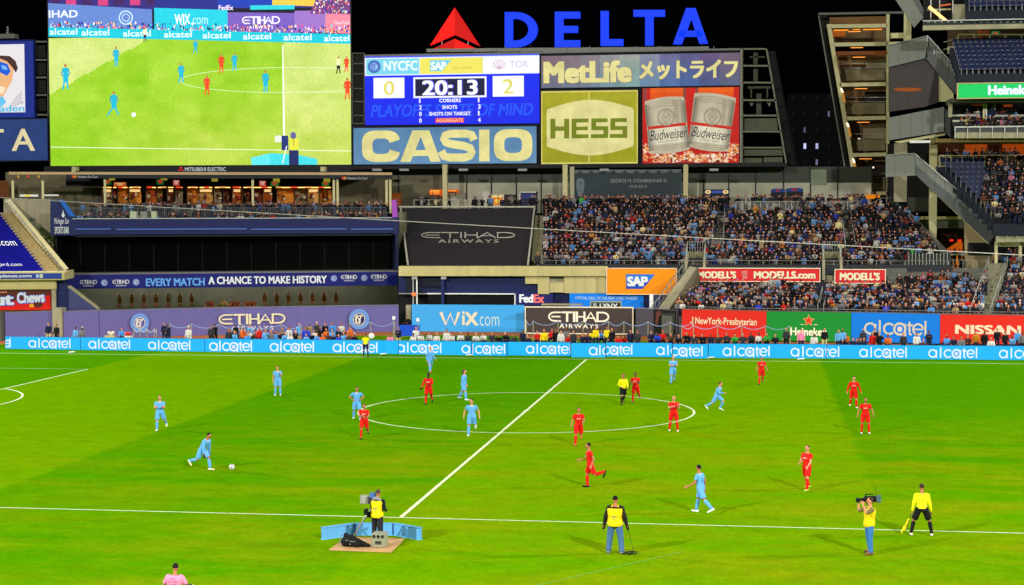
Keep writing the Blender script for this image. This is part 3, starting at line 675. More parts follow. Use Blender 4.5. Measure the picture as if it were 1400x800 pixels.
# lit bays
ORG = [(255, 130, 20), (240, 100, 10), (255, 160, 50), (210, 170, 110), (180, 60, 20)]
bays = [(140, 153, 3), (154, 160, 1), (161, 175, 0), (176, 193, 0), (200, 214, 1), (215, 222, 2), (229, 238, 4), (240, 250, 3), (256, 271, 0), (272, 291, 2), (293, 303, 3), (306, 316, 4), (318, 330, 1), (332, 342, 4), (346, 358, 4), (360, 372, 1), (379, 402, 0), (404, 420, 3), (421, 436, 2), (438, 453, 0)]
BW = [mat('bay_wall_%d' % i, c, .7, .3, 2) for i, c in enumerate([(214, 130, 40), (190, 90, 24), (220, 160, 80), (170, 150, 110), (110, 50, 24)])]
for i, (x0, x1, ci) in enumerate(bays):
    slab(x0, 255, x1, 281, CD+1.2+(i % 2)*.4, .1, 'bay_wall', BW[ci], con); slab(x0-.7, 255, x0, 284, CD-.2, 1.6, 'partition', mat('partition', (70, 54, 40), .8), con)
    slab(x0+1, 256, x1-1, 256.8, CD+.2, .12, 'bay_light', mat('bay_lamp', (255, 176, 84), emit=[13, 9, 11, 5, 4][ci]), con)
    r_ = random.Random(i)
    for k in range(3):
        a_ = r_.uniform(x0, x1-3); b_ = r_.uniform(262, 272); slab(a_, b_, min(a_+r_.uniform(2, 5), x1), b_+r_.uniform(1.5, 6), CD+.9, .1, 'shelf_item', [mat('item_a', (60, 40, 30), .6), mat('item_b', (214, 196, 150), .5), mat('item_c', (150, 30, 20), .5)][k], con)
    if i % 3 == 0: slab(x0+1.5, 259, x1-1.5, 262.5, CD+1.0, .06, 'menu_board', mat('menu_board_lit', (255, 214, 140), emit=.9), con)
for i in range(16):
    x = 142+i*19.6; slab(x, 255.2, x+random.uniform(5, 11), 257, CD-1.1, .08, 'menu_light', mat('menu_red' if i % 2 else 'menu_amber', (255, 70, 30) if i % 2 else (255, 180, 90), .5, emit=.9), con)
for x0, x1 in [(8, 45)]: slab(0, 247, 12, 270, CD+1, .2, 'lit_bay', mat('lit_bay_dim', (120, 60, 10), emit=.4), con)
slab(27, 266, 52, 269, CD-1, .2, 'menu_light', mat('menu_w', (230, 230, 220), emit=.7), con); slab(33, 266.5, 42, 268.5, CD-1.2, .1, 'menu_light', mat('menu_y', (250, 230, 40), emit=.8), con); slab(60, 266, 80, 268, CD-1, .2, 'menu_light', mat('menu_w'  , (0,0,0)), con)
# small signs on the band
sg = 0
for x, y, w, h, col, lab, mk in [(147, 249, 10, 7, (20, 110, 50), 'green and red', (230, 60, 40)), (153, 244, 8, 5, (200, 180, 50), 'yellow', None), (164, 252, 17, 5.5, (235, 110, 50), 'orange lettered', (250, 200, 120)), (219, 249, 10, 7, (20, 110, 50), 'green and red', (230, 60, 40)), (224, 244, 9, 5, (200, 180, 50), 'yellow', None), (241, 250, 8.5, 7.5, (236, 110, 90), 'pink red', (250, 200, 190)), (293.5, 245.5, 8.5, 5.5, (190, 170, 60), 'yellow', None), (359, 251, 9, 7.5, (230, 100, 90), 'pink red', (250, 200, 190)), (378, 246.5, 9, 6, (200, 180, 50), 'yellow', None), (375.5, 251.5, 11, 6, (30, 130, 50), 'green and red', (230, 60, 40)), (447, 246.5, 9, 6, (210, 170, 60), 'yellow', None), (445, 251.5, 10, 6, (30, 130, 50), 'green and red', (230, 60, 40))]:
    p = Panel('stall_sign', '%s stall sign above the counters, %s' % (lab, ['at the left end', 'topmost at the left end', 'next to the left end pair', 'left of the round pink sign', 'above the left middle green one', 'left of centre', 'alone in the middle', 'right of centre', 'above the right of centre green one', 'right of the second pink sign', 'topmost at the right end', 'at the right end'][sg]), 'sign', x-w/2, y-h/2, x+w/2, y+h/2, *bl_off(CD-1.6-(sg % 2)*.3), .15, mat('sb_%d' % (col[0]+col[1]), col, emit=.5)); sg += 1
    if mk: p.disc(x, y, w*.25, h*.28, mk, 1, 10); p.rect(x-w*.4, y-h*.35, x+w*.4, y-h*.2, mk, 1)
    p.done(colmat('lit_small', .6))
for x0, lab in ((98, 'left'), (467, 'right')):
    p = Panel('card_sign', 'small white lettered card brand sign at the %s end of the concession roof edge' % lab, 'sign', x0, 241-(2 if lab == 'left' else 0), x0+37, 246-(2 if lab == 'left' else 0), *bl_off(CD-5.1), .06, DARK)
    y = 243.6-(2 if lab == 'left' else 0)
    p.disc(x0+2, y, 2, 2, (230, 60, 30), 1, 12); p.disc(x0+4.5, y, 2, 2, (240, 150, 40), 1.5, 12); p.text('Members Eat Gold' if 0 else 'Members Ent Card', x0+8, y-1.6, x0+35, y+1.8, (200, 200, 200), .01); p.done(colmat('lit_small', .6))
for x in (25, 38, 53): 
    p = Panel('stall_sign', 'tiny round lamp sign over the far left counters, %s' % {25: 'left', 38: 'middle red', 53: 'right'}[x], 'sign', x-2, 238.5, x+2, 244.5, *bl_off(CD-4.8), .1, DARK); p.disc(x, 241.5, 1.8, 2.4, (240, 80, 50) if x == 38 else (220, 170, 60), 1, 10); p.done(colmat('lit_small', .6))
# magenta post at the end of the deck
pl = MB(); pl.prism([blz(535, 274, .2), blz(541.5, 273, .2), blz(543.5, 297, .2), blz(536.5, 297, .2)], (0, .3, 0)); tag(pl.build('pink_panel', mat('orchid', (150, 70, 170), .5)), 'orchid pink upright panel at the right end of the bar deck', 'panel')
pl = MB(); pl.prism([blz(536, 297, -.1), blz(545, 297, -.1), blz(545, 320, -.1), blz(538, 320, -.1)], (0, .3, 0)); tag(pl.build('navy_end_panel', NAVY), 'navy panel right beneath the orchid pink panel', 'panel')
# grey boxes and tables on deck
for i, (x, w, m) in enumerate([(182, 10, mat('pale_green_box', (150, 160, 130), .6)), (196, 10, mat('grey_box', (110, 112, 106), .6)), (210, 8, mat('pale_green_box', (0, 0, 0)))]):
    c = blz(x, 297, .75); mb = MB(); mb.box((c.x-w/2/15.5, c.y, zf), (c.x+w/2/15.5, c.y+.4, zf+1.45)); o = mb.build('equipment_case', m); o.modifiers.new('b', 'BEVEL').width = .03; tag(o, ['pale green case, leftmost of three on the bar deck', 'dark grey case, middle of three on the bar deck', 'pale green narrow case, rightmost of three on the bar deck'][i], 'case')

# ------------------------------------------------------------------ concourse wall below the scoreboard
Yw = 89.0
cw = thing('concourse_wall', 'pale concourse wall with dark mullions and green upper glass under the scoreboards', 'wall', aty(820, 290, Yw))
def yslab(x0, y0, x1, y1, Y, th, name, m, parent=None, label=None, cat=None, group=None):
    L, R_ = aty(x0, (y0+y1)/2, Y), aty(x1, (y0+y1)/2, Y); zt, zb = aty((x0+x1)/2, y0, Y).z, aty((x0+x1)/2, y1, Y).z
    mb = MB(); mb.box((L.x, Y, zb), (R_.x, Y+th, zt)); o = mb.build(name, m, parent)
    return tag(o, label, cat, group)
GG = mat('green_grey_glass', (52, 58, 44), .4, .2, 1); PW = mat('pale_wall', (168, 166, 142), .7, .15, .8)
edges = [480, 545, 605, 638, 672, 706, 740, 775, 812, 850, 890, 934, 962, 996, 1033, 1071, 1108, 1145, 1192]
for a, b in zip(edges[:-1], edges[1:]):
    yslab(a+.8, 228, b-.8, 250 if a > 560 else 240, Yw, .3, 'upper_pane', GG, cw); 
    yslab(a+.8, 250 if a > 560 else 240, b-.8, 296, Yw-.05, .3, 'wall_panel', PW if a > 560 else mat('olive_wall', (104, 100, 78), .8, .2, 1), cw)
for a in edges: yslab(a-.8, 226, a+.8, 296, Yw-.12, .3, 'mullion', DARK, cw)
yslab(1108.5, 232, 1130, 252, Yw-.2, .1, 'upper_pane', mat('pale_green_glass', (110, 120, 96), .4), cw)
# concourse floor
tag(ground_sheet('concourse_floor', aty(480, 290, 89).x-8, 75.6, aty(1240, 290, 89).x+6, 89, 10.82, CONCD), kind='structure')
for x, y0, y1, w in [(608, 228, 288, 6), (772.5, 228, 275, 6.5), (937.5, 228, 275, 6.5)]:
    yslab(x-w/2, y0-3, x+w/2, y1+6, 84, .6, 'column', CREAM, None, {608: 'cream column standing left behind the dark tarpaulin', 772.5: 'cream column at the left edge of the memorial banner', 937.5: 'cream column at the right edge of the memorial banner'}[x], 'column')
yslab(779, 228, 785, 276, 84.3, .4, 'column', mat('cream2', (160, 156, 128), .6), None, 'thin darker column close to the left side of the memorial banner', 'column')
p = Panel('memorial_banner', 'dark slate memorial banner with pale name lettering and faint portrait', 'banner', 778, 232, 932, 282, *PLN(84.6), .1, mat('slate_banner', (48, 58, 62), .6, .12, 1))
p.text('GEORGE M. STEINBRENNER III', 835, 245, 911, 249.6, (150, 154, 150), .0); p.text('1930-2010', 861, 253, 885, 257, (140, 146, 142), .0); p.text('The Boss', 846, 270, 888, 278, (150, 154, 150), .01)
F_ = (98, 108, 112)
p.poly([(788, 247), (790, 244), (796, 243), (799, 246), (799.5, 254), (798, 259), (799, 262), (796, 265), (794, 271), (791, 268), (789, 262), (787.5, 253)], F_, 1); p.poly([(792, 249), (797, 249), (797, 250.5), (792, 250.5)], (60, 72, 84), 2); p.poly([(791, 261), (796, 261.5), (796, 262.5), (791, 262)], (70, 80, 92), 2)
for i in range(10): a = 778+i*15.4; p.poly([(a, 232), (a+15.4, 232), (a+12, 236), (a+7.7, 237), (a+3, 236)], (96, 106, 106), 1)
p.done()
yslab(536, 264, 546, 281, 82, 1, 'orange_door', mat('orange_door', (176, 84, 14), .5, emit=.25), None, 'orange brown lit door on the concourse beside the pink panel', 'door')
for (x0, y0, x1, y1, c, l) in [(587, 259, 602, 268, (255, 120, 20), 'orange lit food stall left of the cream column'), (611, 259, 625, 264, (255, 150, 40), 'orange lit food stall right of the cream column')]:
    p = Panel('food_stall', l, 'stall', x0, y0, x1, y1, *PLN(86), 1.2, mat('stall_org', (230, 90, 10), emit=.7)); p.grad(x0+1, y0+1, x1-1, y1-2, (255, 190, 70), (255, 110, 20), 4, 1); p.rect(x0+4, y0+3, x0+5, y1, (90, 30, 5), 2); p.rect(x0, y1-1.5, x1, y1, (60, 40, 20), 2); p.done(colmat('lit_mid', .9))
for (x0, y0, x1, y1, l, f) in [(660, 262, 669, 282, 'white lit snack cart beside the orange picture cart', 0), (671, 266, 689, 281, 'snack cart with orange picture front on the concourse', 1), (690, 266, 705, 281, 'dark picture panelled kiosk right of the snack cart', 2), (710, 262, 733, 281, 'dark blue kiosk with white frame near the stairs', 3), (963, 259, 997, 276, 'kiosk with dark sign and two round lamps by the right concourse', 4), (1054, 259, 1074, 277, 'dark kiosk with blue and red canopy, left one', 5), (1075, 258, 1098, 277, 'dark kiosk with blue and red canopy, right one', 6)]:
    p = Panel('kiosk', l, 'kiosk', x0, y0, x1, y1+1, *PLN(84), 1.2, mat('kiosk_%d' % f, [(180, 176, 160), (200, 190, 160), (40, 34, 30), (34, 36, 60), (30, 26, 28), (20, 20, 24), (22, 22, 26)][f], .6))
    if f == 1: p.rect(x0+2, y0+3, x1-2, y1-1, (230, 120, 20), 1); p.rect(x0+2, y0+2, x1-2, y0+4, (250, 220, 120), 2); p.disc(680, 275, 4, 3, (240, 200, 60), 2, 10); p.rect(680.5, y0, 681.5, y1, (90, 50, 20), 3)
    if f == 2: p.disc(699, 273, 4, 5, (110, 100, 90), 1, 10)
    if f == 3: p.rect(x0, y0, x1, y0+1.5, (190, 190, 180), 1); p.rect(x0, y0, x0+1.5, y1, (190, 190, 180), 1); p.rect(x0+3, y0+3, x1-2, y0+9, (50, 56, 110), 1)
    if f == 4: p.rect(x0, y0, x1, y0+7, (24, 26, 60), 1); [p.disc(x, y0+3.5, 4, 2.8, (240, 214, 150), 2, 14) for x in (x0+5, x1-5)]; [p.disc(x, y0+3.5, 1.4, 1.4, (200, 80, 30), 3, 8) for x in (x0+5, x1-5)]; p.rect(x0+10, y0+2, x1-10, y0+5, (50, 80, 170), 2); p.rect(x0+15, y0+9, x1-2, y1-4, (150, 120, 90), 1)
    if f >= 5: p.poly([(x0, y0+1), (x0+4, y0-1), (x1-4, y0-1), (x1, y0+1), (x1, y0+4), (x0, y0+4)], (30, 60, 120), 1); p.rect(x0+7, y0, x1-8, y0+3, (150, 40, 50), 2)
    p.done(colmat('lit_mid', .9) if f in (1, 4) else None)
for i, x in enumerate([512, 549, 630, 711, 823, 973]):
    q0 = aty(x-3, 232, 83); mb = MB(); mb.box((q0.x, 83, q0.z-.12), (q0.x+.9, 83.6, q0.z+.1)); tag(mb.build('ceiling_light', mat('fixture_pale', (190, 190, 180), emit=.35)), 'pale box lamp under the scoreboard edge, %s from left' % ['first', 'second', 'third', 'fourth', 'fifth', 'sixth'][i], 'lamp', 'box lamps under the scoreboards')

# ------------------------------------------------------------------ scoreboards
Ys = 86.0
sb = thing('scoreboard', 'huge dark steel scoreboard frame carrying screens and signs', 'structure', aty(750, 228, Ys+.3))
yslab(481, 73, 740, 228, Ys+.25, 1.6, 'frame_panel', BLACK, sb); yslab(738, 69, 1014, 228, Ys+.3, 1.6, 'frame_panel', BLACK, sb)
yslab(497, 70.5, 1013, 73, Ys-.1, 2, 'top_beam', mat('top_beam', (120, 118, 116), .6), sb); yslab(481, 224.6, 1076, 229.5, Ys-.1, 2.2, 'bottom_beam', mat('bb', (12, 12, 14), .5), sb)
yslab(1012, 66, 1014, 225, Ys-.1, 1.5, 'side_beam', mat('sidebeam', (140, 136, 120), .6), sb)
SCR = colmat('screen_print', 1.1)
# main scoreboard screen
p = Panel('score_screen', 'blue lit scoreboard screen showing 20:13 and match statistics', 'screen', 499, 74, 737.5, 170, *PLN(Ys), .3, mat('screen_back', (10, 14, 40), .5))
p.grad(499, 74, 737.5, 170, (14, 40, 245), (16, 36, 225), 6, 0); p.rect(499, 74.5, 737.5, 77.5, (70, 90, 250), 1); p.rect(499, 77.5, 737.5, 102, (230, 236, 255), .5)
p.rect(501, 79, 574, 100.5, (122, 212, 232), 1); p.rect(575, 79, 661, 100.5, (236, 226, 96), 1); p.rect(662.5, 79, 737, 100.5, (250, 250, 255), 1)
p.crest(512, 89.5, 9, (70, 110, 190), (150, 200, 235), (60, 60, 190), 1.5)
p.text('NYCFC', 525, 82, 572, 95.5, (236, 250, 255), .03); p.poly([(589, 82), (618, 82), (605, 97), (589, 97)], (110, 205, 232), 2); p.text('SAP', 590, 84, 611, 95.5, (240, 250, 240), .05); p.text('Run Simple', 621, 91, 647, 95, (190, 150, 60), -.005)
for i in range(7): p.stroke([(683, 96), (683+9*math.cos(i*.52), 91-9*math.sin(i*.52))], 1, (205, 170, 200), 2)
p.arc(683, 89, 8, 6, 0, 360, 1, (214, 190, 214), 2, n=16); p.text('TOR', 697, 84.5, 723, 94, (205, 205, 225), .02)
p.text('PLAYOFFS STATE OF MIND', 507, 142, 729, 159, (30, 84, 246), .02, k=1, shear=.2)
p.rect(511, 105, 553.5, 133, (250, 250, 255), 1); p.rect(674.5, 105, 716.5, 133, (250, 250, 255), 1)
YL = (226, 218, 92); p.text('0', 525, 110, 539, 129, YL, .0, outline=((190, 180, 110), .02, .6)); p.text('2', 688, 110, 702, 129, YL, .0, outline=((190, 180, 110), .02, .6))
p.rect(566, 105, 666, 133.5, (240, 242, 255), 1); p.rect(568.5, 107.5, 663.5, 131, (20, 20, 60), 2)
p.text('20:13', 578, 109.5, 654, 130, (250, 250, 255), .03, outline=((90, 90, 235), .04, .8))
for y, a, w, b, (x0, x1) in [(137.3, '1', 'CORNERS', '1', (601.5, 631)), (146.4, '2', 'SHOTS', '3', (605.5, 626)), (155.4, '0', 'SHOTS ON TARGET', '1', (587.5, 644.5)), (164.5, '0', 'AGGREGATE', '4', (597, 634))]:
    if w == 'AGGREGATE': p.rect(596, y-3.2, 635, y+3.2, (240, 40, 60), 1.5)
    p.text(w, x0, y-2.5, x1, y+2.5, (246, 246, 255) if w != 'AGGREGATE' else (250, 190, 150), .03); p.text(a, 573.8, y-3, 577.2 if a != '1' else 575.6, y+3, (246, 246, 255), .03); p.text(b, 654.3, y-3.2, 658 if b != '1' else 656.3, y+3, (246, 246, 255), .03)
p.done(SCR)
BK = colmat('backlit_print', .95, dots=.9)
FR = mat('sign_frame', (26, 30, 44), .5)
p = Panel('backlit_sign', 'blue backlit sign with huge cream watch brand letters', 'sign', 483.5, 174, 733.5, 224, *PLN(Ys), .3, mat('sfm', (20, 24, 34), .5), frame=.08, framemat=FR)
p.grad(483.5, 174, 733.5, 224, (86, 132, 172), (100, 146, 184), 5, 0)
CR = (236, 226, 150)
mbc = MB()
def CP(*pts): p.seq = getattr(p, 'seq', 0)+1; p._put(mbc, list(pts), CR, 3+.1*(p.seq % 10))
def sring(x0, y0, x1, y1, tx, ty, a0, a1, n=36, e=3.2):
    cx, cy, rx, ry = (x0+x1)/2, (y0+y1)/2, (x1-x0)/2, (y1-y0)/2
    f_ = lambda a, u, v: (cx+u*math.copysign(abs(math.cos(a))**(2/e), math.cos(a)), cy-v*math.copysign(abs(math.sin(a))**(2/e), math.sin(a)))
    for i in range(n):
        a, b_ = math.radians(a0+(a1-a0)*i/n), math.radians(a0+(a1-a0)*(i+1)/n)
        p._put(mbc, [f_(a, rx, ry), f_(b_, rx, ry), f_(b_, rx-tx, ry-ty), f_(a, rx-tx, ry-ty)], CR, 3)
sring(495, 177.5, 548, 221, 14.5, 11, 14, 346); sring(676, 177.5, 728, 221, 14, 11, 0, 360)
CP((548, 221), (565, 178), (576.5, 178), (576.5, 186), (562, 221)); CP((603.5, 221), (588, 178), (576, 178), (576, 186), (589.5, 221)); CP((559, 205), (593, 205), (596, 213), (556, 213)); CP((656, 178), (670, 178), (670, 221), (656, 221))
p.stroke([(649, 192), (646, 184.8), (637, 183), (617, 183), (609.5, 185.5), (608, 190), (610.5, 194.6), (618, 197), (636, 200), (644, 203), (646, 208.5), (643.5, 213.5), (636, 215.6), (617, 215.6), (608, 213.6), (604.5, 206.5)], 11, CR, 3, mb=mbc)
p.tx.append((mbc, 'lettering', 'CASIO'))
p.done(BK)
p = Panel('backlit_sign', 'grey violet backlit sign with cream insurance lettering in Latin and Japanese', 'sign', 740, 74.5, 1011.5, 118.5, *PLN(Ys), .3, mat('sfm', (0, 0, 0)), frame=.06, framemat=FR)
cs = [(122, 112, 128), (126, 120, 134), (130, 132, 146), (138, 152, 160), (146, 168, 164), (122, 140, 168), (96, 112, 160), (84, 98, 150), (90, 88, 132), (104, 96, 122)]
for i, c in enumerate(cs): 
    for j in range(5): p.rect(740+27.15*i, 74.5+8.8*j, 767.15+27.15*i, 83.3+8.8*j, [c[0]-(j-2)*6, c[1]+(j-2)*1, c[2]+(j-2)*3], 0)
p.text('MetLife', 743, 82, 865, 112.5, CR, .06, spacing=1.05, outline=((110, 96, 90), .012, .5)); p.text('メットライフ', 875, 83.5, 1009, 109, CR, .05, outline=((110, 96, 90), .012, .5)); p.done(BK)
p = Panel('backlit_sign', 'olive green backlit sign with cream rounded oil brand badge', 'sign', 740, 124, 872, 224, *PLN(Ys), .3, mat('sfm', (0, 0, 0)), frame=.06, framemat=FR)
p.grad(740, 124, 872, 224, (176, 172, 32), (160, 160, 20), 5, 0); YE = (226, 216, 110)
for r in [(740, 124, 872, 126), (740, 222, 872, 224), (740, 124, 741.5, 224), (870.5, 124, 872, 224), (804.8, 124, 806.5, 137), (804.8, 212, 806.5, 224)]: p.rect(*r, YE, 1)
pts = []
for sx, sy, ca in [(1, -1, 0), (1, 1, 1), (-1, 1, 2), (-1, -1, 3)]: pass
top = [(751+(864-751)*i/16, 148-11.5*math.sin(PI*i/16)) for i in range(17)]; bot = [(864-(864-751)*i/16, 201+11.5*math.sin(PI*i/16)) for i in range(17)]
p.poly([(747.5, 152), (748.5, 149)]+top[0:]+[(865.5, 149.5), (866.5, 152)]+[(866.5, 197), (865.5, 200)]+bot+[(748.5, 200), (747.5, 197)], (232, 224, 150), 1)
OL = (120, 134, 18)
mbh = MB(); St = lambda q, w=6.2: p.stroke(q, w, OL, mb=mbh)
St([(756, 162), (756, 189)], 7); St([(775, 162), (775, 189)], 7); St([(756, 175.5), (775, 175.5)], 6)
St([(785, 162), (785, 189)], 6.5); St([(783, 164.7), (805, 164.7)], 5.4); St([(783, 175.5), (804, 175.5)], 5); St([(783, 186.3), (805, 186.3)], 5.4)
for x in (809, 835): St([(x+22, 164.7), (x+3, 164.7)], 5.4); St([(x+3, 162), (x+3, 178)], 6.4); St([(x, 175.5), (x+22, 175.5)], 5.4); St([(x+19.5, 173), (x+19.5, 189)], 6.4); St([(x-1, 186.3), (x+22, 186.3)], 5.4)
p.tx.append((mbh, 'lettering', 'HESS')); p.done(BK)
# red drinks poster, two bottles
p = Panel('backlit_poster', 'red backlit beer poster with two silver labelled bottles in ice', 'poster', 878.5, 120, 1010.5, 223, *PLN(Ys), .3, mat('sfm', (0, 0, 0)), frame=.05, framemat=FR)
p.grad(878.5, 120, 1010.5, 223, (206, 26, 14), (190, 20, 10), 5, 0)
for x0, x1 in ((889, 936), (951, 1003)): p.grad(x0, 120, x1, 152, (246, 104, 10), (214, 40, 14), 5, 1)
for x in (882, 936, 953): p.rect(x-2, 120, x+2, 138, (140, 70, 60), 1.2)
rr = random.Random(3)
for i in range(620):
    x, y = rr.uniform(879, 1009), 0; lim = 195 if (x < 893 or x > 995) else (205 if 936 < x < 950 else 209); y = lim+abs(rr.gauss(0, 1))*9+rr.uniform(0, 6)
    if y > 221.5: y = rr.uniform(212, 221)
    s_ = rr.uniform(1.1, 3.2); c = rr.choice([(236, 196, 150), (244, 220, 190), (230, 140, 90), (200, 90, 50), (120, 40, 20), (246, 170, 90), (250, 236, 214)])
    a0 = rr.uniform(0, 6); pts = [(x+s_*math.cos(a0+2*PI*k/5)*rr.uniform(.5, 1), y+s_*math.sin(a0+2*PI*k/5)*rr.uniform(.5, 1)) for k in range(5)]
    pts = [(min(max(u, 878.6), 1010.4), min(max(w, 120), 222.8)) for u, w in pts]; p.poly(pts, c, 1.5+.1*(i % 8))
for (cx, cy, rot, w0, w1, top_, bot_) in [(912, 171, -.10, 54, 56, 135, 207), (973, 169, .13, 57, 55, 131, 204)]:
    def R2(x, y, cx=cx, cy=cy, rot=rot): return (cx+(x-cx)*math.cos(rot)-(y-cy)*math.sin(rot), cy+(x-cx)*math.sin(rot)+(y-cy)*math.cos(rot))
    def outl(y0, y1, n=6):
        o = [R2(cx-w0/2+(w0)*i/n, y0+3*math.cos(PI*(i/n-.5))*-1) for i in range(n+1)]
        return o+[R2(cx+w1/2-(w1)*i/n, y1+3*math.cos(PI*(i/n-.5))) for i in range(n+1)]
    p.poly(outl(top_, bot_), (196, 186, 158), 2.4); p.poly([R2(cx+w0*.18, top_+2), R2(cx+w0*.46, top_+3), R2(cx+w1*.46, bot_-2), R2(cx+w1*.3, bot_)], (172, 162, 136), 2.5)
    for k in range(4): p.stroke([R2(cx-w0*.46, top_+4+k*2.6), R2(cx, top_+1+k*2.6), R2(cx+w0*.46, top_+4+k*2.6)], .7, (146, 136, 110), 2.7)
    p.poly([R2(cx-w0*.49, 170), R2(cx+w0*.49, 170), R2(cx+w0*.49, 174), R2(cx-w0*.49, 174)], (206, 40, 24), 2.7)
    p.disc(*R2(cx, 160), 12, 12, (196, 186, 158), 2.8, 24); p.arc(*R2(cx, 160), 11.4, 11.4, 0, 360, .9, (110, 100, 80), 2.9, n=24); p.arc(*R2(cx, 160), 9.4, 9.4, 0, 360, .5, (120, 110, 90), 2.9, n=24)
    p.stroke([R2(cx, 150.5), R2(cx+6.5, 160), R2(cx, 169.5), R2(cx-6.5, 160)], 1, (110, 100, 80), 3, closed=True); p.stroke([R2(cx, 154), R2(cx+4, 160), R2(cx, 166), R2(cx-4, 160)], .6, (120, 110, 90), 3, closed=True); p.text('B', *(R2(cx-1.5, 158.5)+R2(cx+1.5, 161.8)), (90, 84, 66), 0, k=3.1, sep=False)
    p.poly([R2(cx-w1*.495, 174), R2(cx+w1*.495, 174), R2(cx+w1*.49, 196), R2(cx-w1*.49, 196)], (226, 218, 190), 2.8)
    mx, my = R2(cx+1, 183.5); p.text('Budweiser', mx-26, my-7.5, mx+26, my+6.5, (52, 48, 44), -.004, k=3.2, shear=.35, rot=rot); mx, my = R2(cx, 192.5); p.text('KING OF BEERS', mx-14, my-1.2, mx+14, my+1.2, (130, 120, 100), 0, k=3.2, rot=rot, sep=False)
    for e_, sh_ in [(-.5, .62), (-.44, .76), (-.37, .9), (.31, .9), (.38, .76), (.44, .62)]:
        for ya, yb, cb in [(top_+5, 170, (206, 196, 166)), (174, 196, (226, 218, 190)), (196, bot_-3, (206, 196, 166))]: p.poly([R2(cx+w1*e_, ya), R2(cx+w1*(e_+.065), ya), R2(cx+w1*(e_+.065), yb), R2(cx+w1*e_, yb)], [v*sh_ for v in cb], 2.95)
    for k in range(3): p.stroke([R2(cx-w1*.46, 198+k*2.4), R2(cx, 199+k*2.4), R2(cx+w1*.46, 198+k*2.4)], .5, (140, 130, 104), 3)
p.done(BK)
# right-hand bracing tower of the scoreboard
br = thing('scoreboard_bracing', 'pale steel bracing frame with cross shelves right of the scoreboards', 'structure', aty(1040, 226, Ys))
def bar_(pts, w, m, parent, name='beam', Y=Ys, th=.25):
    mb = MB()
    for (x0, y0), (x1, y1) in zip(pts[:-1], pts[1:]):
        a, b = aty(x0, y0, Y), aty(x1, y1, Y); d = (b-a).normalized(); n = Vector((-d.z, 0, d.x))*(w/12.7/2); mb.prism([a+n, b+n, b-n, a-n], (0, th, 0))
    return mb.build(name, m, parent)
PALE = mat('pale_green_steel', (112, 112, 92), .55, .15, 2)
bar_([(1048, 67), (1075, 224)], 2.2, PALE, br, 'sloping_post'); bar_([(1016, 67), (1048, 67)], 2, PALE, br)
for i, y in enumerate([90, 113, 137, 158]): bar_([(1015, y), (1050+(y-67)*.17, y)], 2.2, PALE, br)
bar_([(1016, 180), (1068, 180)], 2, PALE, br); bar_([(1016, 202), (1071, 202)], 2, PALE, br); bar_([(1015, 224), (1076, 224)], 2.4, PALE, br); bar_([(1015, 66), (1015, 225)], 1.4, PALE, br, 'upright')
for (a, b, c, d) in [(1017, 162, 1063, 178.5), (1017, 204, 1071, 213), (1044, 215, 1070, 222), (1017, 216, 1042, 222.5)]: yslab(a, b, c, d, Ys+.6, .2, 'sheet_panel', mat('green_sheet', (84, 86, 68), .7, .2, 1.5), br)
for (a, b, c, d) in [(1030, 72, 1036, 88), (1030, 92, 1036, 112), (1022, 118, 1054, 121), (1026, 121, 1028, 134), (1048, 121, 1050, 134), (1034, 128, 1041, 157), (1025, 77, 1046, 79)]: yslab(a, b, c, d, Ys+1.2, .3, 'strut', mat('dull_strut', (70, 70, 58), .7), br)
for x in (1027, 1051): mbx = MB(); q = [aty(x-4, 138, Ys+1), aty(x+5, 138, Ys+1), aty(x+.5, 146, Ys+1)]; mbx.prism(q, (0, .3, 0)); mbx.build('floodlight_cone', mat('cone_grey', (100, 100, 84), .6), br)
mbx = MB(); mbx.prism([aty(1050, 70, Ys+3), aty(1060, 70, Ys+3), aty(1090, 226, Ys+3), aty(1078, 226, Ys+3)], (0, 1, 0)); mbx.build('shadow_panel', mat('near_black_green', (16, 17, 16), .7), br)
# left bracing between the big screen and the score screen
br2 = thing('scoreboard_bracing', 'grey steel ladder bracing between the video screen and the score screen', 'structure', aty(489, 226, Ys))
for y in (73, 87, 101, 121, 139, 158, 169): bar_([(481, y), (498, y)], 1.6, mat('grey_steel2', (84, 82, 74), .6), br2)
for x in (481.5, 498): bar_([(x, 72), (x, 170)], 1.4, mat('grey_steel2', (0, 0, 0)), br2, 'upright')
br3 = thing('scoreboard_bracing', 'grey steel ladder bracing left of the giant video screen', 'structure', aty(57, 160, 84.5))
for y in (57, 82, 106, 130, 157): bar_([(47, y), (66, y)], 2.2, mat('grey_steel3', (110, 110, 100), .6), br3, Y=84.5)
for x in (47.5, 65.5): bar_([(x, 55), (x, 160)], 1.6, mat('grey_steel3', (0, 0, 0)), br3, 'upright', Y=84.5)
for y in (62, 86, 110, 135): yslab(50, y, 63, y+17, 85.2, .2, 'sheet_panel', mat('olive_dark', (34, 34, 28), .8), br3)
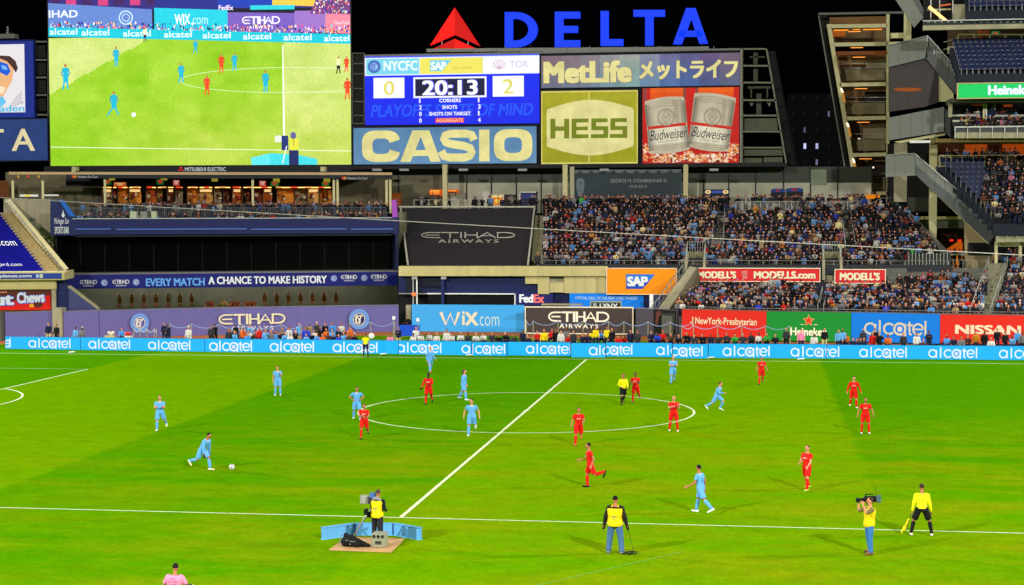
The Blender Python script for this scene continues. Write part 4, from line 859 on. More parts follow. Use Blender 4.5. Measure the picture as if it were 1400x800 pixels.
# airline letters on top
pf = thing('sign_platform', 'long grey catwalk platform carrying the giant rooftop letters', 'platform', aty(780, 70, 87))
for i in range(12): a = 583+i*32.2; yslab(a, 66.5-i*.25, a+31.9, 71-i*.1, 86.6, 1.2, 'catwalk_panel', mat('catwalk', (132, 134, 126), .6, .2, 3), pf)
rt = thing('rooftop_sign', 'giant blue lit airline letters above the scoreboards', 'sign', aty(830, 64, 87))
BLU = mat('blue_neon', (18, 62, 255), emit=1.0); BSIDE = mat('letter_side', (10, 20, 70), .5)
def letter(polys, name='letter', m=None, parent=rt):
    mb = MB()
    for pl_ in polys: mb.prism([aty(x, y, 87.0) for x, y in pl_], (0, .45, 0))
    return mb.build(name, m or BLU, parent)
def arcpts(x, y, rx, ry, a0, a1, n=12): return [(x+rx*math.cos(math.radians(a0+(a1-a0)*i/n)), y-ry*math.sin(math.radians(a0+(a1-a0)*i/n))) for i in range(n+1)]
o_ = arcpts(705, 40.5, 30, 24, 90, -90, 14); i_ = arcpts(704, 40.5, 18.5, 15, -90, 90, 14)
letter([[(690, 16.5), (701, 16.5), (701, 64.5), (690, 64.5)]]+[[o_[k], o_[k+1], i_[13-k], i_[14-k]] for k in range(14)]+[[(701, 16.5), (705, 16.5), (704, 25.5), (701, 25.5)], [(701, 55.5), (704, 55.5), (705, 64.5), (701, 64.5)]])
letter([[(758.5, 16), (770, 16), (770, 64), (758.5, 64)], [(770, 16), (793, 16), (793, 25), (770, 25)], [(770, 35.5), (790, 35.5), (790, 44.5), (770, 44.5)], [(770, 55), (793, 55), (793, 64), (770, 64)]])
letter([[(821, 15), (832, 15), (832, 62.5), (821, 62.5)], [(832, 53.5), (852, 53.5), (852, 62.5), (832, 62.5)]])
letter([[(866, 13.5), (909, 13.5), (909, 22.5), (866, 22.5)], [(882, 22.5), (893.5, 22.5), (893.5, 62), (882, 62)]])
letter([[(938, 11), (951, 11), (932, 60.5), (920, 60.5)], [(951, 11), (968, 59.5), (956, 59.5), (944.5, 24)], [(930, 42), (958, 42), (961, 50), (927, 50)]])
for x in (700, 725, 765, 785, 827, 845, 887, 928, 960): bar_([(x, 60), (x, 68)], 1, DARK, rt, 'support', Y=87.3)
dl = thing('rooftop_emblem', 'giant red lit double triangle emblem left of the blue rooftop letters', 'emblem', aty(622, 68, 87))
RED = mat('red_neon', (255, 22, 16), emit=1.0); RED2 = mat('red_neon2', (220, 14, 12), emit=.85)
letter([[(621.5, 10.5), (588, 62), (621.5, 47.5)]], 'facet', RED, dl); letter([[(621.5, 10.5), (621.5, 47.5), (656, 63)]], 'facet', RED2, dl)
letter([[(621.5, 53), (587, 69), (621.5, 69)]], 'facet', RED2, dl); letter([[(621.5, 53), (621.5, 69), (656.5, 69)]], 'facet', RED, dl)
for x in (604, 622, 640): bar_([(x, 56), (x, 62)], 1, STEEL, dl, 'support', Y=87.4)
for i, x in enumerate((600, 690, 806, 903, 976)): bar_([(x, 63), (x, 70)], 1.6, mat('lamp_grey', (90, 90, 86), .6), pf, 'sign_lamp', Y=86.7)

# giant video screen, angled slightly
VA, VB = (aty(67, 150, 83.5).x, 83.5), (aty(480, 150, 86.5).x, 86.5)
p = Panel('video_screen', 'giant lit video screen replaying the match', 'screen', 67.3, -22, 479.5, 226, VA, VB, .5, mat('screen_back', (0, 0, 0)), frame=.12, framemat=mat('vframe', (14, 14, 18), .5))
G1, G2, G3 = (150, 206, 40), (186, 214, 96), (178, 208, 76)
r9 = np.random.default_rng(4); Gn = sum(np.kron(r9.random((a_, b_)), np.ones((64//a_, 96//b_)))*w_ for a_, b_, w_ in ((4, 6, .5), (8, 12, .5), (16, 24, .45), (32, 48, .3), (64, 96, .3))); Gn = (Gn-Gn.mean())/Gn.std()
for _ in range(2): Gn = (Gn+np.roll(Gn, 1, 0)+np.roll(Gn, -1, 0)+np.roll(Gn, 1, 1)+np.roll(Gn, -1, 1))/5*1.5
for r_ in range(64):
    for c_ in range(96):
        x = 67.3+412.2*(c_+.5)/96; y = 50+176*(r_+.5)/64; t = Gn[r_, c_]*.5
        lt = (y < 128-(x-67)*.55) or x > 389.5
        b_ = (192, 210, 112) if lt else (146, 194, 36)
        w_ = max(0, min(1, (y-120)/70))*max(0, min(1, (x-120)/160))*.6
        b_ = [b_[i]*(1-w_)+(178, 196, 72)[i]*w_+t*(7, 4, 9)[i] for i in range(3)]
        p.rect(67.3+412.2*c_/96, 50+176*r_/64, 67.3+412.2*(c_+1)/96, 50+176*(r_+1)/64, [max(0, v) for v in b_], 0)
for i in range(0):
    rr = random.Random(i); x, y = rr.uniform(75, 440), rr.uniform(80, 205); w, h = rr.uniform(15, 60), rr.uniform(1.5, 5); p.poly([(x, y), (x+w*.5, y-h), (min(x+w, 478), y), (min(x+w*.6, 478), y+h)], [(160, 208, 46), (172, 210, 62), (182, 208, 80), (190, 204, 92)][i % 4], .7+.02*i)
p.rect(67.3, -22, 479.5, 12, (50, 40, 120), .6)
for i in range(9): p.rect(70+i*22, -2, 84+i*22, 6, (200, 60, 120) if i % 2 else (60, 30, 90), .8)
p.poly([(67.3, 2), (210, 12), (210, 44), (67.3, 34)], (96, 128, 196), 1); p.poly([(213, 10), (313, 14), (313, 44), (213, 44)], (30, 196, 214), 1); p.poly([(313, 17), (404, 19), (404, 48), (313, 45)], (116, 88, 180), 1); p.rect(404, 16, 479, 46, (150, 110, 190), .9); p.poly([(446, 20), (479.5, 21), (479.5, 48), (446, 46)], (238, 130, 150), 1)
p.poly([(210, -22), (300, -22), (300, 16), (216, 12)], (36, 44, 130), .9); p.poly([(300, -22), (375, -22), (375, 12), (300, 10)], (30, 60, 170), .95); p.poly([(374, -22), (440, -22), (430, 10), (374, 8)], (232, 190, 70), 1.1); p.poly([(440, -22), (479.5, -22), (479.5, 22), (425, 20)], (110, 60, 120), 1)
p.rect(344, 8, 404, 14, (40, 200, 210), 1.2)
p.text('WIX', 241, 19, 262, 33, (244, 250, 255), .02); p.text('.com', 263, 24, 286, 33, (180, 230, 236), -.01); p.etihad(333, 23, 384, 40, (240, 236, 250)); p.text('IHAD', 68, 12, 108, 22, (230, 236, 250), .02); p.text('FedEx', 301, 7.5, 321, 14, (236, 220, 250), .03)
p.arc(174, 23, 9, 9, 0, 360, 1.6, (200, 226, 245), 2, n=18); p.arc(174, 23, 5, 5, 0, 360, 1, (200, 226, 245), 2, n=14)
p.text('NewYork', 458, 30, 479, 35, (250, 210, 215), .01)
cr_ = [(250, 250, 250), (40, 60, 180), (240, 150, 140), (30, 30, 80), (250, 200, 90), (60, 200, 230), (220, 60, 80), (150, 90, 190), (20, 24, 70)]
rr = random.Random(5)
for i in range(520):
    x = rr.uniform(68, 478); y = rr.uniform(27, 37)+(x-68)*.026 if rr.random() < .8 else rr.uniform(33, 37)+(x-68)*.028; s_ = rr.uniform(.8, 1.8); p.rect(x-s_*.6, y-s_, min(x+s_*.6, 479), y+s_, rr.choice(cr_), 2+.02*(i % 20))
for i in range(300):
    x = rr.uniform(430, 478); y = rr.uniform(-20, 20); s_ = rr.uniform(.6, 1.4)
    if x+y*.5 > 436: p.rect(x-s_*.6, y-s_, x+s_*.6, y+s_, rr.choice(cr_), 2+.02*(i % 20))
for i in range(14):
    a = 67.3+i*29.45; b = min(a+29.5, 479.5); f_ = lambda x: 35+(x-67)*.033
    p.poly([(a, f_(a)), (b, f_(b)), (b, f_(b)+13), (a, f_(a)+13)], (16, 190, 206), 3)
for x in (69, 113, 170, 226, 279, 334, 389, 444): p.text('alcatel', x, 39+(x-67)*.033-2, min(x+38, 478), 39+(x-67)*.033+6.5, (235, 252, 255), .01, k=4, sep=False)
p.poly([(387, 62), (388.6, 62), (389.8, 194), (387, 194)], (238, 244, 224), 2)
p.stroke([(68, 200), (479, 207.5)], 1, (226, 236, 200), 2); p.arc(390, 110, 142, 17, 50, 310, .8, (208, 226, 170), 2, n=40); p.stroke([(391, 93), (479, 94.5)], .8, (208, 226, 170), 2); p.stroke([(391, 127), (479, 127)], .8, (208, 226, 170), 2)
def sp(x, y, h, c, c2=None, run=0):
    w = h*.10; T_ = c2 or c
    p.poly([(x-w, y-h*.84), (x+w, y-h*.84), (x+w*.9, y-h*.45), (x-w*.9, y-h*.45)], c, 5); p.poly([(x-w, y-h*.47), (x+w, y-h*.47), (x+w*1.05, y-h*.28), (x-w*.95, y-h*.28)], T_, 5.2)
    p.stroke([(x-w*.5, y-h*.3), (x-w*.7-run, y)], w*.6, T_, 5.3); p.stroke([(x+w*.5, y-h*.3), (x+w*.7+run*.6, y-h*.02)], w*.6, T_, 5.3); p.stroke([(x-w, y-h*.8), (x-w*1.5, y-h*.62), (x-w*1.1, y-h*.5)], w*.5, [v*.85 for v in c], 5.4); p.stroke([(x+w, y-h*.8), (x+w*1.5, y-h*.64), (x+w*.9, y-h*.5)], w*.5, [v*.85 for v in c], 5.4); p.disc(x, y-h*.92, h*.05, h*.07, (180, 110, 80), 5.5, 8)
CY, RD = (20, 176, 206), (232, 66, 34)
for x, y, h, c, r_ in [(90, 121, 36, CY, 1.5), (160, 90, 28, CY, 0), (156, 157, 34, CY, 7), (249, 113, 28, CY, 1.5), (269, 73, 20, CY, 2), (304, 100, 27, RD, 1), (322, 97, 25, CY, 1), (284, 130, 28, RD, 1), (364, 127, 31, CY, 0), (474, 100, 22, RD, 1), (475, 137, 30, RD, 1)]: sp(x, y, h, c, None, r_)
sp(463, 102, 24, (240, 240, 170), (20, 20, 20), 1); sp(200, 56, 20, (248, 246, 200), (40, 40, 80), 0)
p.disc(183, 156, 3.2, 3.2, (236, 236, 240), 5, 14)
p.poly([(343, 216), (369, 210), (370, 226), (344, 226)], (90, 214, 222), 5); p.poly([(369, 210), (405, 212), (433, 218), (433, 226), (369, 226)], (60, 204, 214), 5.1)
p.rect(376, 186, 388, 195, (214, 220, 206), 6); p.rect(385, 186, 394, 206, (30, 44, 110), 6.1); p.stroke([(392, 200), (386, 224)], 1.4, (230, 236, 240), 6.2); p.rect(396, 190, 408, 206, (214, 214, 60), 6.4); p.disc(401, 186, 4, 5, (90, 90, 140), 6.4, 12); p.rect(395, 205, 408, 226, (24, 36, 92), 6.3); p.rect(401, 190, 402, 200, (150, 130, 40), 6.5)
p.done(colmat('video_print', 1.35, dots=6))
p = Panel('maker_sign', 'thin black board under the video screen with small white maker lettering', 'sign', 60, 226.8, 481, 236, VA, VB, .8, mat('mk', (12, 12, 14), .5))
p.text('MITSUBISHI ELECTRIC', 254, 228.8, 310, 234.2, (210, 210, 214), .01)
for x, y in ((248.6, 229), (246.4, 232.4), (250.8, 232.4)): p.poly([(x, y-1.6), (x+1.8, y+.3), (x, y+2.2), (x-1.8, y+.3)], (220, 24, 30), 2)
p.done(colmat('lit_mid', .9))
slab_x = [(101, 'left'), (441, 'right')]
for x, l in slab_x: yslab(x-3, 228, x+3, 236, 82, .8, 'hanger', CREAM, None, 'short cream hanger under the %s part of the video screen' % l, 'bracket')
# left small screen and letters sign
p = Panel('portrait_screen', 'navy framed lit screen showing a smiling fan in blue glasses', 'screen', -60, 55, 47, 162, *PLN(84), .5, mat('pf', (18, 28, 100), .5))
p.rect(-60, 57, 46, 161, (18, 40, 130), 0); p.rect(-60, 61, 34, 154, (226, 222, 226), 1)
p.poly([(-30, 84), (0, 76), (14, 77), (22, 84), (25, 94), (22, 100), (17, 92), (10, 84), (0, 80), (-30, 92)], (70, 44, 36), 2.5); p.poly([(-34, 92), (0, 80), (14, 84), (19, 96), (17, 110), (10, 122), (4, 132), (-8, 138), (-34, 134)], (232, 176, 120), 2); p.poly([(-30, 104), (-12, 130), (4, 128), (8, 120), (-6, 116)], (248, 222, 190), 2.2)
p.poly([(-30, 88), (0, 84), (11, 88), (15, 98), (10, 104), (0, 99), (-30, 102)], (26, 90, 210), 3); p.poly([(2, 89), (9, 91), (11, 96), (4, 95)], (120, 180, 240), 3.2); p.poly([(-30, 138), (4, 132), (8, 140), (2, 146), (-30, 148)], (100, 190, 230), 2.4)
for k in range(5): p.stroke([(12+k*4, 150-k*2), (20+k*3, 136+k), (30, 126+k*4)], .7, (110, 110, 120), 3)
p.text('Kaden', -12, 144, 33, 153, (70, 180, 225), .02); p.done(SCR)
p = Panel('backlit_sign', 'dark blue backlit sign with cream letters cut by the left edge', 'sign', -160, 164, 65, 220, *PLN(84), .4, mat('sfm', (0, 0, 0)), frame=.1, framemat=FR)
p.rect(-160, 164, 65, 220, (34, 62, 120), 0); p.text('DELTA', -130, 177, 48, 207, (232, 218, 168), .015, spacing=1.5); p.done(BK)
yslab(-60, 47, 20, 53, 84.5, 1, 'roof_ledge', mat('grey_steel3', (0, 0, 0)), None, 'grey ledge with a lamp above the portrait screen', 'ledge')
bar_([(10, 36), (10, 47)], 1.6, STEEL, tag(yslab(5, 44, 15, 47, 84.8, .4, 'ledge_lamp', DARK), 'small lamp on a short pole above the portrait screen', 'lamp'), 'lamp_pole', Y=84.6).location
# far dark tower block with lit windows
fb = thing('apartment_building', 'dark distant apartment block with a few lit windows between scoreboard and ramp tower', 'building', aty(1120, 240, 260))
q0, q1 = aty(1076, 250, 260), aty(1166, 250, 260); mb = MB(); mb.box((q0.x, 260, 0), (q1.x, 285, aty(1120, 128, 260).z)); mb.build('wall', mat('far_brick', (14, 15, 20), .8), fb)
LITW = {(1, 2): .2, (1, 3): 2.4, (2, 3): 1.6, (3, 1): .3, (2, 4): .5}
for r in range(5):
    for c in range(5):
        x, y = 1084+c*16.5, 134+r*22; e = LITW.get((c, r), 0)
        m = mat('lit_window_%d' % (e*10), (200, 205, 255), emit=e*.45) if e else mat('unlit_window', (24, 27, 36), .6)
        yslab(x-(1.8 if e else 1.3), y-(4 if e else 3.5), x+(1.6 if e > 1 else 1.0), y+(3.5 if e else 3), 259.8, .3, 'window', m, fb)
# middle: dark tarpaulin over the centre field seats
mid = [aty(548, 285, 75), aty(731, 285, 75), aty(722, 363, 60.8), aty(558, 363, 60.8)]
mb = MB(); mb.prism(mid, (0, 0, -.2)); tp = tag(mb.build('tarpaulin', mat('black_tarp', (38, 34, 34), .7, .15, .7)), 'black brown tarpaulin with silver airline lettering over the centre seats', 'tarpaulin')
n_ = (mid[1]-mid[0]).cross(mid[3]-mid[0]).normalized(); n_ = n_ if n_.y < 0 else -n_
class QuadP(Panel):
    def __init__(s, q, box, root): s.q = q; s.b = box; s.mb = MB(); s.tx = []; s.root = root
    def W(s, x, y, off=0.0):
        v = (y-s.b[1])/(s.b[3]-s.b[1]); l = s.b[0]+v*10; r = s.b[2]-v*9; u = (x-l)/(r-l)
        # perspective-true position on the sloping sheet
        d = ray(x, y); nn = n_; t = (s.q[0]-CAM).dot(nn)/d.dot(nn); return CAM+d*t+nn*(off+.03)
p = QuadP(mid, (548, 285, 731, 363), tp); p.etihad(575, 318.5, 705, 332.5, (150, 148, 136), air=False); p.text('AIRWAYS', 599, 328, 682, 333, (138, 136, 124), .02, spacing=1.3); 
p.tx = p.tx[:1]; p.text('AIRWAYS', 599, 327.5, 682, 332.8, (138, 136, 124), .02, spacing=1.3)
p.tx = []; p.etihad(575, 318, 705, 326.2, (168, 166, 150), air=False); p.text('AIRWAYS', 599, 328, 682, 332.8, (150, 148, 134), .02, spacing=1.3); p.done()
for a, b, l in [(mid[0], mid[3], 'left'), (mid[1], mid[2], 'right')]:
    mb = MB(); mb.tube([a+Vector((0, -.1, .1)), b+Vector((0, -.1, .1))], .09, 6); tag(mb.build('edge_pole', mat('edge_pole', (170, 166, 148), .5)), 'pale pole along the %s edge of the black brown tarpaulin' % l, 'pole')
mb = MB(); mb.tube([aty(545, 283, 75.1), aty(732, 283, 75.1)], .09, 6); tag(mb.build('top_bar', mat('edge_pole', (0, 0, 0))), 'pale horizontal bar above the black brown tarpaulin', 'rail')
mb = MB(); mb.box((aty(545, 290, 75.4).x, 75.4, 9), (aty(732, 290, 75.4).x, 75.6, 10.9)); tag(mb.build('parapet', BLACK), 'black parapet behind the top of the tarpaulin', 'wall')
rail('fence', 'grey fence on the concourse behind the black tarpaulin', aty(566, 284, 78), aty(648, 284, 78), .8, 8)
yslab(545, 290, 553, 365, 68, 1, 'side_wall', mat('olive_wall', (0, 0, 0)), None, 'narrow olive wall left of the black brown tarpaulin', 'wall')
# concrete beam and service front
YB = 60.3
fbm = thing('service_wall', 'long concrete beam and service wall under the upper bleachers', 'wall', aty(700, 380, YB))
for i in range(6): a = 545+i*47.6; yslab(a, 364, a+47.4, 377.5, YB-.3, 1.2, 'beam_panel', CONCL, fbm)
for a, b in [(718, 735), (735.3, 751)]: yslab(a, 377.5, b, 402 if a > 730 else 388, YB, .6, 'wall_panel', CONCL, fbm)
yslab(751.5, 386.5, 771, 400, YB, .6, 'wall_panel', CONCL, fbm); 
for i in range(4): a = 771.5+i*14.7; yslab(a, 377.5, a+14.5, 401, YB, .6, 'wall_panel', CONCL, fbm)
yslab(751.5, 377.5, 771, 386.5, YB+.4, .3, 'vent_recess', mat('recess', (120, 108, 82), .8), fbm); yslab(752, 379.5, 770, 380.3, YB, .2, 'bar', DARK, fbm)
sv = thing('service_wall', 'navy service wall with black window under the concrete beam', 'wall', aty(640, 415, YB+.8))
yslab(545, 377.5, 720, 402, YB+.6, .4, 'wall_panel', NAVY, sv); yslab(545, 402, 583, 455, YB+1.6, .4, 'dark_opening', BLACK, sv); yslab(705, 388, 737, 455, YB+.5, .4, 'wall_panel', NAVY, sv)
yslab(555, 378, 576, 402, YB+.4, .3, 'dark_bay', mat('dkbay', (14, 18, 36), .5), sv); yslab(577, 382, 605, 392, YB+.3, .3, 'dark_bay', mat('dkbay', (0, 0, 0)), sv); yslab(737, 400, 778, 455, YB+.55, .4, 'wall_panel', mat('navy2', (18, 26, 74), .5), sv)
yslab(585, 402.5, 703, 416, YB+.7, .3, 'black_window', mat('blkwin', (8, 9, 11), .3), sv); yslab(584, 401, 705, 402.6, YB+.3, .3, 'window_frame', WHITE, sv); yslab(703, 401, 705, 417, YB+.3, .3, 'window_frame', WHITE, sv); yslab(545, 401, 584, 402.2, YB+.3, .2, 'window_frame', STEEL, sv)
for x in (564, 569): yslab(x, 378, x+1.6, 417, YB-.1, .12, 'pipe', STEEL if x == 564 else WHITE, sv)
yslab(603, 378, 607, 416, YB+.1, .3, 'post', mat('navy3', (24, 34, 84), .5), sv); yslab(555, 417, 562, 455, YB, .3, 'tan_door', CONC, sv); yslab(563, 400, 569, 405, YB-.2, .2, 'orange_box', mat('obox', (226, 130, 70), .5), sv)
for x in (563, 603): yslab(x, 378, x+7, 382, YB-.2, .2, 'bracket', STEEL, sv)
p = Panel('courier_sign', 'navy sign with white and pink red courier lettering', 'sign', 706, 400.5, 756, 417.5, *PLN(YB+.1), .2, mat('fdx', (24, 28, 92), .5))
p.text('Fed', 710, 402.5, 729, 414, (232, 232, 236), .05, spacing=.95); p.text('Ex', 729.3, 402.5, 744, 414, (240, 110, 110), .05, spacing=.95); p.done()
p = Panel('grill_sign', 'bright blue grill sponsor sign with white lettering and black brand plate', 'sign', 778.5, 401.5, 880, 422, *PLN(YB-.1), .2, mat('grl', (0, 122, 226), .5))
p.text('OFFICIAL GRILL OF THE NEW YORK YANKEES', 786.5, 405.6, 871.5, 409.6, (170, 205, 235), .02); p.rect(807, 411.5, 850, 421.5, (150, 160, 140), 1); p.rect(808.5, 413.5, 848.5, 421.5, (30, 36, 34), 1.5); p.rect(811, 414.5, 816, 421, (150, 160, 150), 2); p.text('LYNX', 820, 415, 845, 422.5, (210, 216, 210), .03); p.done()
yslab(880.5, 402, 888, 422, YB, .2, 'navy_end_panel', NAVY, None, 'small navy panel right of the bright blue grill sign', 'panel')
p = Panel('software_sign', 'orange advertising sign with blue and white software brand logo', 'sign', 830, 367.5, 924.5, 402, *PLN(YB-.5), .25, mat('org', (236, 138, 0), .5), frame=.07, framemat=mat('pinkish', (226, 206, 176), .5))
p.poly([(856, 375), (896, 375), (878.5, 395), (856, 395)], (36, 112, 206), 1); p.poly([(856, 386), (887, 386), (878.5, 395), (856, 395)], (26, 72, 176), 1.5); p.text('SAP', 857.5, 378, 886, 391.5, (220, 222, 220), .06, spacing=.95); p.done()
yslab(740, 415.5, 795, 417.6, 57.2, 1, 'sloped_slab', CONC, None, 'thin concrete slab lying behind the top of the dark banner wall', 'slab')

# ------------------------------------------------------------------ upper bleachers
def pp(v):
    d = Vector(v)-CAM; z = d.dot(FWD); return 700+FOC*d.dot(RGT)/z, 400-FOC*d.dot(UPV)/z
SEATB = mat('bench_blue', (28, 44, 78), .5)
NR = 17
us = thing('bleacher_stand', 'upper bleacher stand full of spectators above the red sporting goods signs', 'stand', (20, 60.5, 5.0))
def urow(i): return 60.9+.82*i, 5.6+.31*i
urx = []
for i in range(NR):
    Y, z = urow(i); L = aty(743, 340, Y).x; R_ = aty(1296-i*3.6, 340, Y).x; urx.append((L, R_))
    mb = MB(); mb.box((L-.3, Y-.3, z-1.3), (R_+.3, Y+.52, z)); mb.build('step', CONC, us)
    mb = MB(); mb.box((L+.1, Y+.02, z+.38), (R_-.1, Y+.32, z+.44)); mb.build('bench', SEATB, us)
mb = MB(); Y, z = urow(0); mb.box((urx[0][0]-.3, 60.2, z-.3), (urx[0][1]+.3, 60.6, z+.55)); mb.build('front_wall', mat('front_wall_dark', (38, 40, 44), .6), us)
mb = MB()
for i in range(30):
    x = urx[0][0]+i*(urx[0][1]-urx[0][0])/29; mb.box((x-.02, 60.3, z+.5), (x+.02, 60.34, z+.9))
mb.tube([(urx[0][0], 60.32, z+.9), (urx[0][1], 60.32, z+.9)], .025, 4); mb.build('front_rail', STEEL, us)
# concrete stair left of the bleachers
st = thing('concrete_stair', 'pale concrete stair between the dark tarpaulin and the bleachers', 'stairs', aty(733, 363, 61))
for i in range(34):
    Y = 60.9+.42*i; z = 5.2+.163*i; L = aty(724.5+i*.22, 340, Y).x; mb = MB(); mb.box((L, Y, z-.7), (urx[min(i//2, NR-1)][0]-.32, Y+.43, z)); mb.build('step', mat('stair_conc', (150, 144, 108), .85, .2, 2), st)
# portals
def portal(x0, x1, xa, label):
    t = thing('stand_portal', label, 'entrance', aty((x0+x1)/2, 360, 60))
    Y, z = urow(0)
    a, b = aty(x0, 355, 60.4).x, aty(x1, 355, 60.4).x; z1 = z+1.15
    for xx in (a, b):
        mb = MB(); mb.prism([(xx-.12, 60.1, z-.8), (xx-.12, 60.1, z1-.2), (xx-.12, 62.6, z1+.4), (xx-.12, 63.2, z1+.4), (xx-.12, 63.2, z-.8)], (.24, 0, 0)); mb.build('side_wall', CONC, t)
        mb = MB()
        for k in range(9): y = 60.2+k*.36; mb.box((xx-.02, y-.02, z1-.2+(y-60.1)*.2), (xx+.02, y+.02, z1+.8+(y-60.1)*.2))
        mb.tube([(xx, 60.1, z1+.8), (xx, 63.2, z1+1.42)], .03, 4); mb.build('guard_rail', STEEL, t)
    mb = MB(); mb.box((a, 63.0, z-.8), (b, 63.2, z1+.5)); mb.build('back_wall', mat('portal_back', (120, 116, 84), .8), t)
    mb = MB(); mb.tube([(a, 63.1, z1+1.4), (b, 63.1, z1+1.4)], .03, 4)
    for k in range(8): x = a+(b-a)*k/7; mb.box((x-.015, 63.08, z1+.5), (x+.015, 63.12, z1+1.4))
    mb.build('guard_rail', STEEL, t)
portal(938, 963, 0, 'entrance portal with rails left above the long red sign'); portal(1126, 1150, 0, 'entrance portal with rails between the two red sporting goods signs')
for x0, x1, tx, l in [(948, 1120.5, ["MODELL'S", 'MODELLS.com'], 'long red sign with cream sporting goods lettering and web address'), (1142, 1210, ["MODELL'S"], 'short red sign with cream sporting goods lettering')]:
    p = Panel('shop_sign', l, 'sign', x0, 367.3+(x0-948)*.009, x1, 384.5+(x0-948)*.012, *PLN(59.9), .2, mat('modell_red', (204, 34, 38), .5), frame=.07, framemat=mat('sign_cream', (226, 214, 180), .5))
    y0 = p.r[1]+3.6; y1 = p.r[3]-3.6; C_ = (226, 218, 180)
    if len(tx) == 2: p.text(tx[0], 954, y0, 1007, y1, C_, .055); p.text(tx[1], 1031, y0, 1115, y1, C_, .05); p.poly([(1014, y0), (1022, y0-.5), (1022, y1+.5), (1016, y1)], (206, 120, 110), 1); p.stroke([(1015, y0+3), (1021, y0+3)], 1, (180, 60, 60), 2); p.stroke([(1015, y0+6), (1021, y0+6)], 1, (180, 60, 60), 2)
    else: p.text(tx[0], 1148, y0, 1203, y1, C_, .055)
    p.done()
yslab(932, 385, 1215, 430, 60.2, .5, 'back_wall', mat('lower_back', (34, 36, 46), .7), us); yslab(1210.5, 367, 1240, 420, 60, .5, 'back_wall', CONCD, us); yslab(932, 364, 1215, 367.5, 60.25, .4, 'beam', mat('ub', (60, 62, 58), .7), us)
yslab(1121, 367, 1142, 420, 60.9, .3, 'dark_opening', BLACK, us)
# right end parapet
q = [aty(1236, 291, 74), aty(1242, 291, 74), aty(1296, 347, 61), aty(1296, 366, 61), aty(1236, 305, 74)]
mb = MB(); mb.prism(q, (.25, 0, 0)); mb.build('end_parapet', CONCD, us)
q = [aty(1236, 291, 74.2), aty(1296, 347, 61.2), aty(1296, 367, 61.2)+Vector((0, 0, -2)), aty(1236, 330, 74.2)+Vector((0, 0, -1.5))]
mb = MB(); mb.prism(q, (.2, 0, 0)); mb.build('end_wall', CONCD, us)
# walkway rail and wall behind the bleachers at right
yslab(1006, 290, 1090, 303, 75.4, .3, 'retaining_wall', CONCL, None, 'pale retaining wall behind the top bleacher rows', 'wall'); yslab(1172, 292, 1236, 305, 75.4, .3, 'retaining_wall', CONCL, None, 'pale retaining wall under the corner platform rail', 'wall')
za = 10.84
rail('railing', 'grey railing along the concourse behind the top bleacher rows', (aty(1006, 285, 75.5).x, 75.5, za), (aty(1108, 285, 75.5).x, 75.5, za), 1.05, 12, bars=70)
rail('railing', 'grey railing behind the bleachers beside the ramp tower', (aty(1109, 285, 75.5).x, 75.5, za), (aty(1184, 285, 75.5).x, 75.5, za), 1.05, 9, bars=50)
rail('railing', 'grey railing on the raised corner platform', (aty(1204, 275, 75.5).x, 75.5, za+.2), (aty(1236, 275, 75.5).x, 75.5, za+.2), 1.15, 4)
rail('railing', 'sloping grey railing up to the corner platform', (aty(1186, 290, 75.5).x, 75.5, za-.4), (aty(1203, 280, 75.5).x, 75.5, za+.2), 1.05, 3)
for i, x in enumerate([1155, 1168]): rail('aisle_rail', 'short grey aisle rail in the bleachers right of the second portal, %s one' % ['left', 'right'][i], (aty(x, 330, 66).x, 65, 7.2), (aty(x, 330, 66).x, 72, 9.8), 1.0, 5)
for i, x in enumerate([974, 989]): rail('aisle_rail', 'grey aisle rail in the bleachers above the left portal, %s one' % ['left', 'right'][i], (aty(x, 320, 66).x, 63.5, 6.6), (aty(x, 320, 68).x, 74, 10.6), 1.0, 7)

# ------------------------------------------------------------------ lower stand behind the banner wall
WRX = WR[2:]
def wrpt(px, d):
    for k, (A, B) in enumerate(zip(WRX[:-1], WRX[1:])):
        v = onpl(px, 425, (A[0], A[1]+d), (B[0], B[1]+d))
        if (v.x <= B[0] or k == len(WRX)-2): return v
def wry(x, d):
    for k, (A, B) in enumerate(zip(WRX[:-1], WRX[1:])):
        if x <= B[0] or k == len(WRX)-2: return A[1]+(B[1]-A[1])*(x-A[0])/(B[0]-A[0])+d
ls = thing('field_stand', 'lower stand full of spectators behind the coloured banner walls', 'stand', (20, 52, 0))
def lrow(i): return .75+.8*i, 1.95+.205*i+(max(0, i-8)*.12)
for i in range(16):
    d, z = lrow(i); px0 = 905+i*4.6 if i < 9 else 1214
    xs = [wrpt(px0, d).x]; xe = 46
    xs += [A[0] for A in WRX if xs[0]+.1 < A[0] < xe]+[xe]
    f_ = [(x, wry(x, d)-.25) for x in xs]; b_ = [(x, wry(x, d)+.56) for x in xs]
    mb = MB(); mb.prism([(x, y, z) for x, y in f_+b_[::-1]], (0, 0, -1.6)); mb.build('step', CONCD, ls)
mb = MB(); xs = [A[0] for A in WRX]; mb.prism([(x, wry(x, .36), 0) for x in xs]+[(x, wry(x, .5), 0) for x in xs[::-1]], (0, 0, 2.6)); mb.build('front_wall', CONCD, ls)
mb = MB(); mb.tube([(x, wry(x, .43), 2.75) for x in xs], .03, 4); mb.build('front_rail', STEEL, ls)
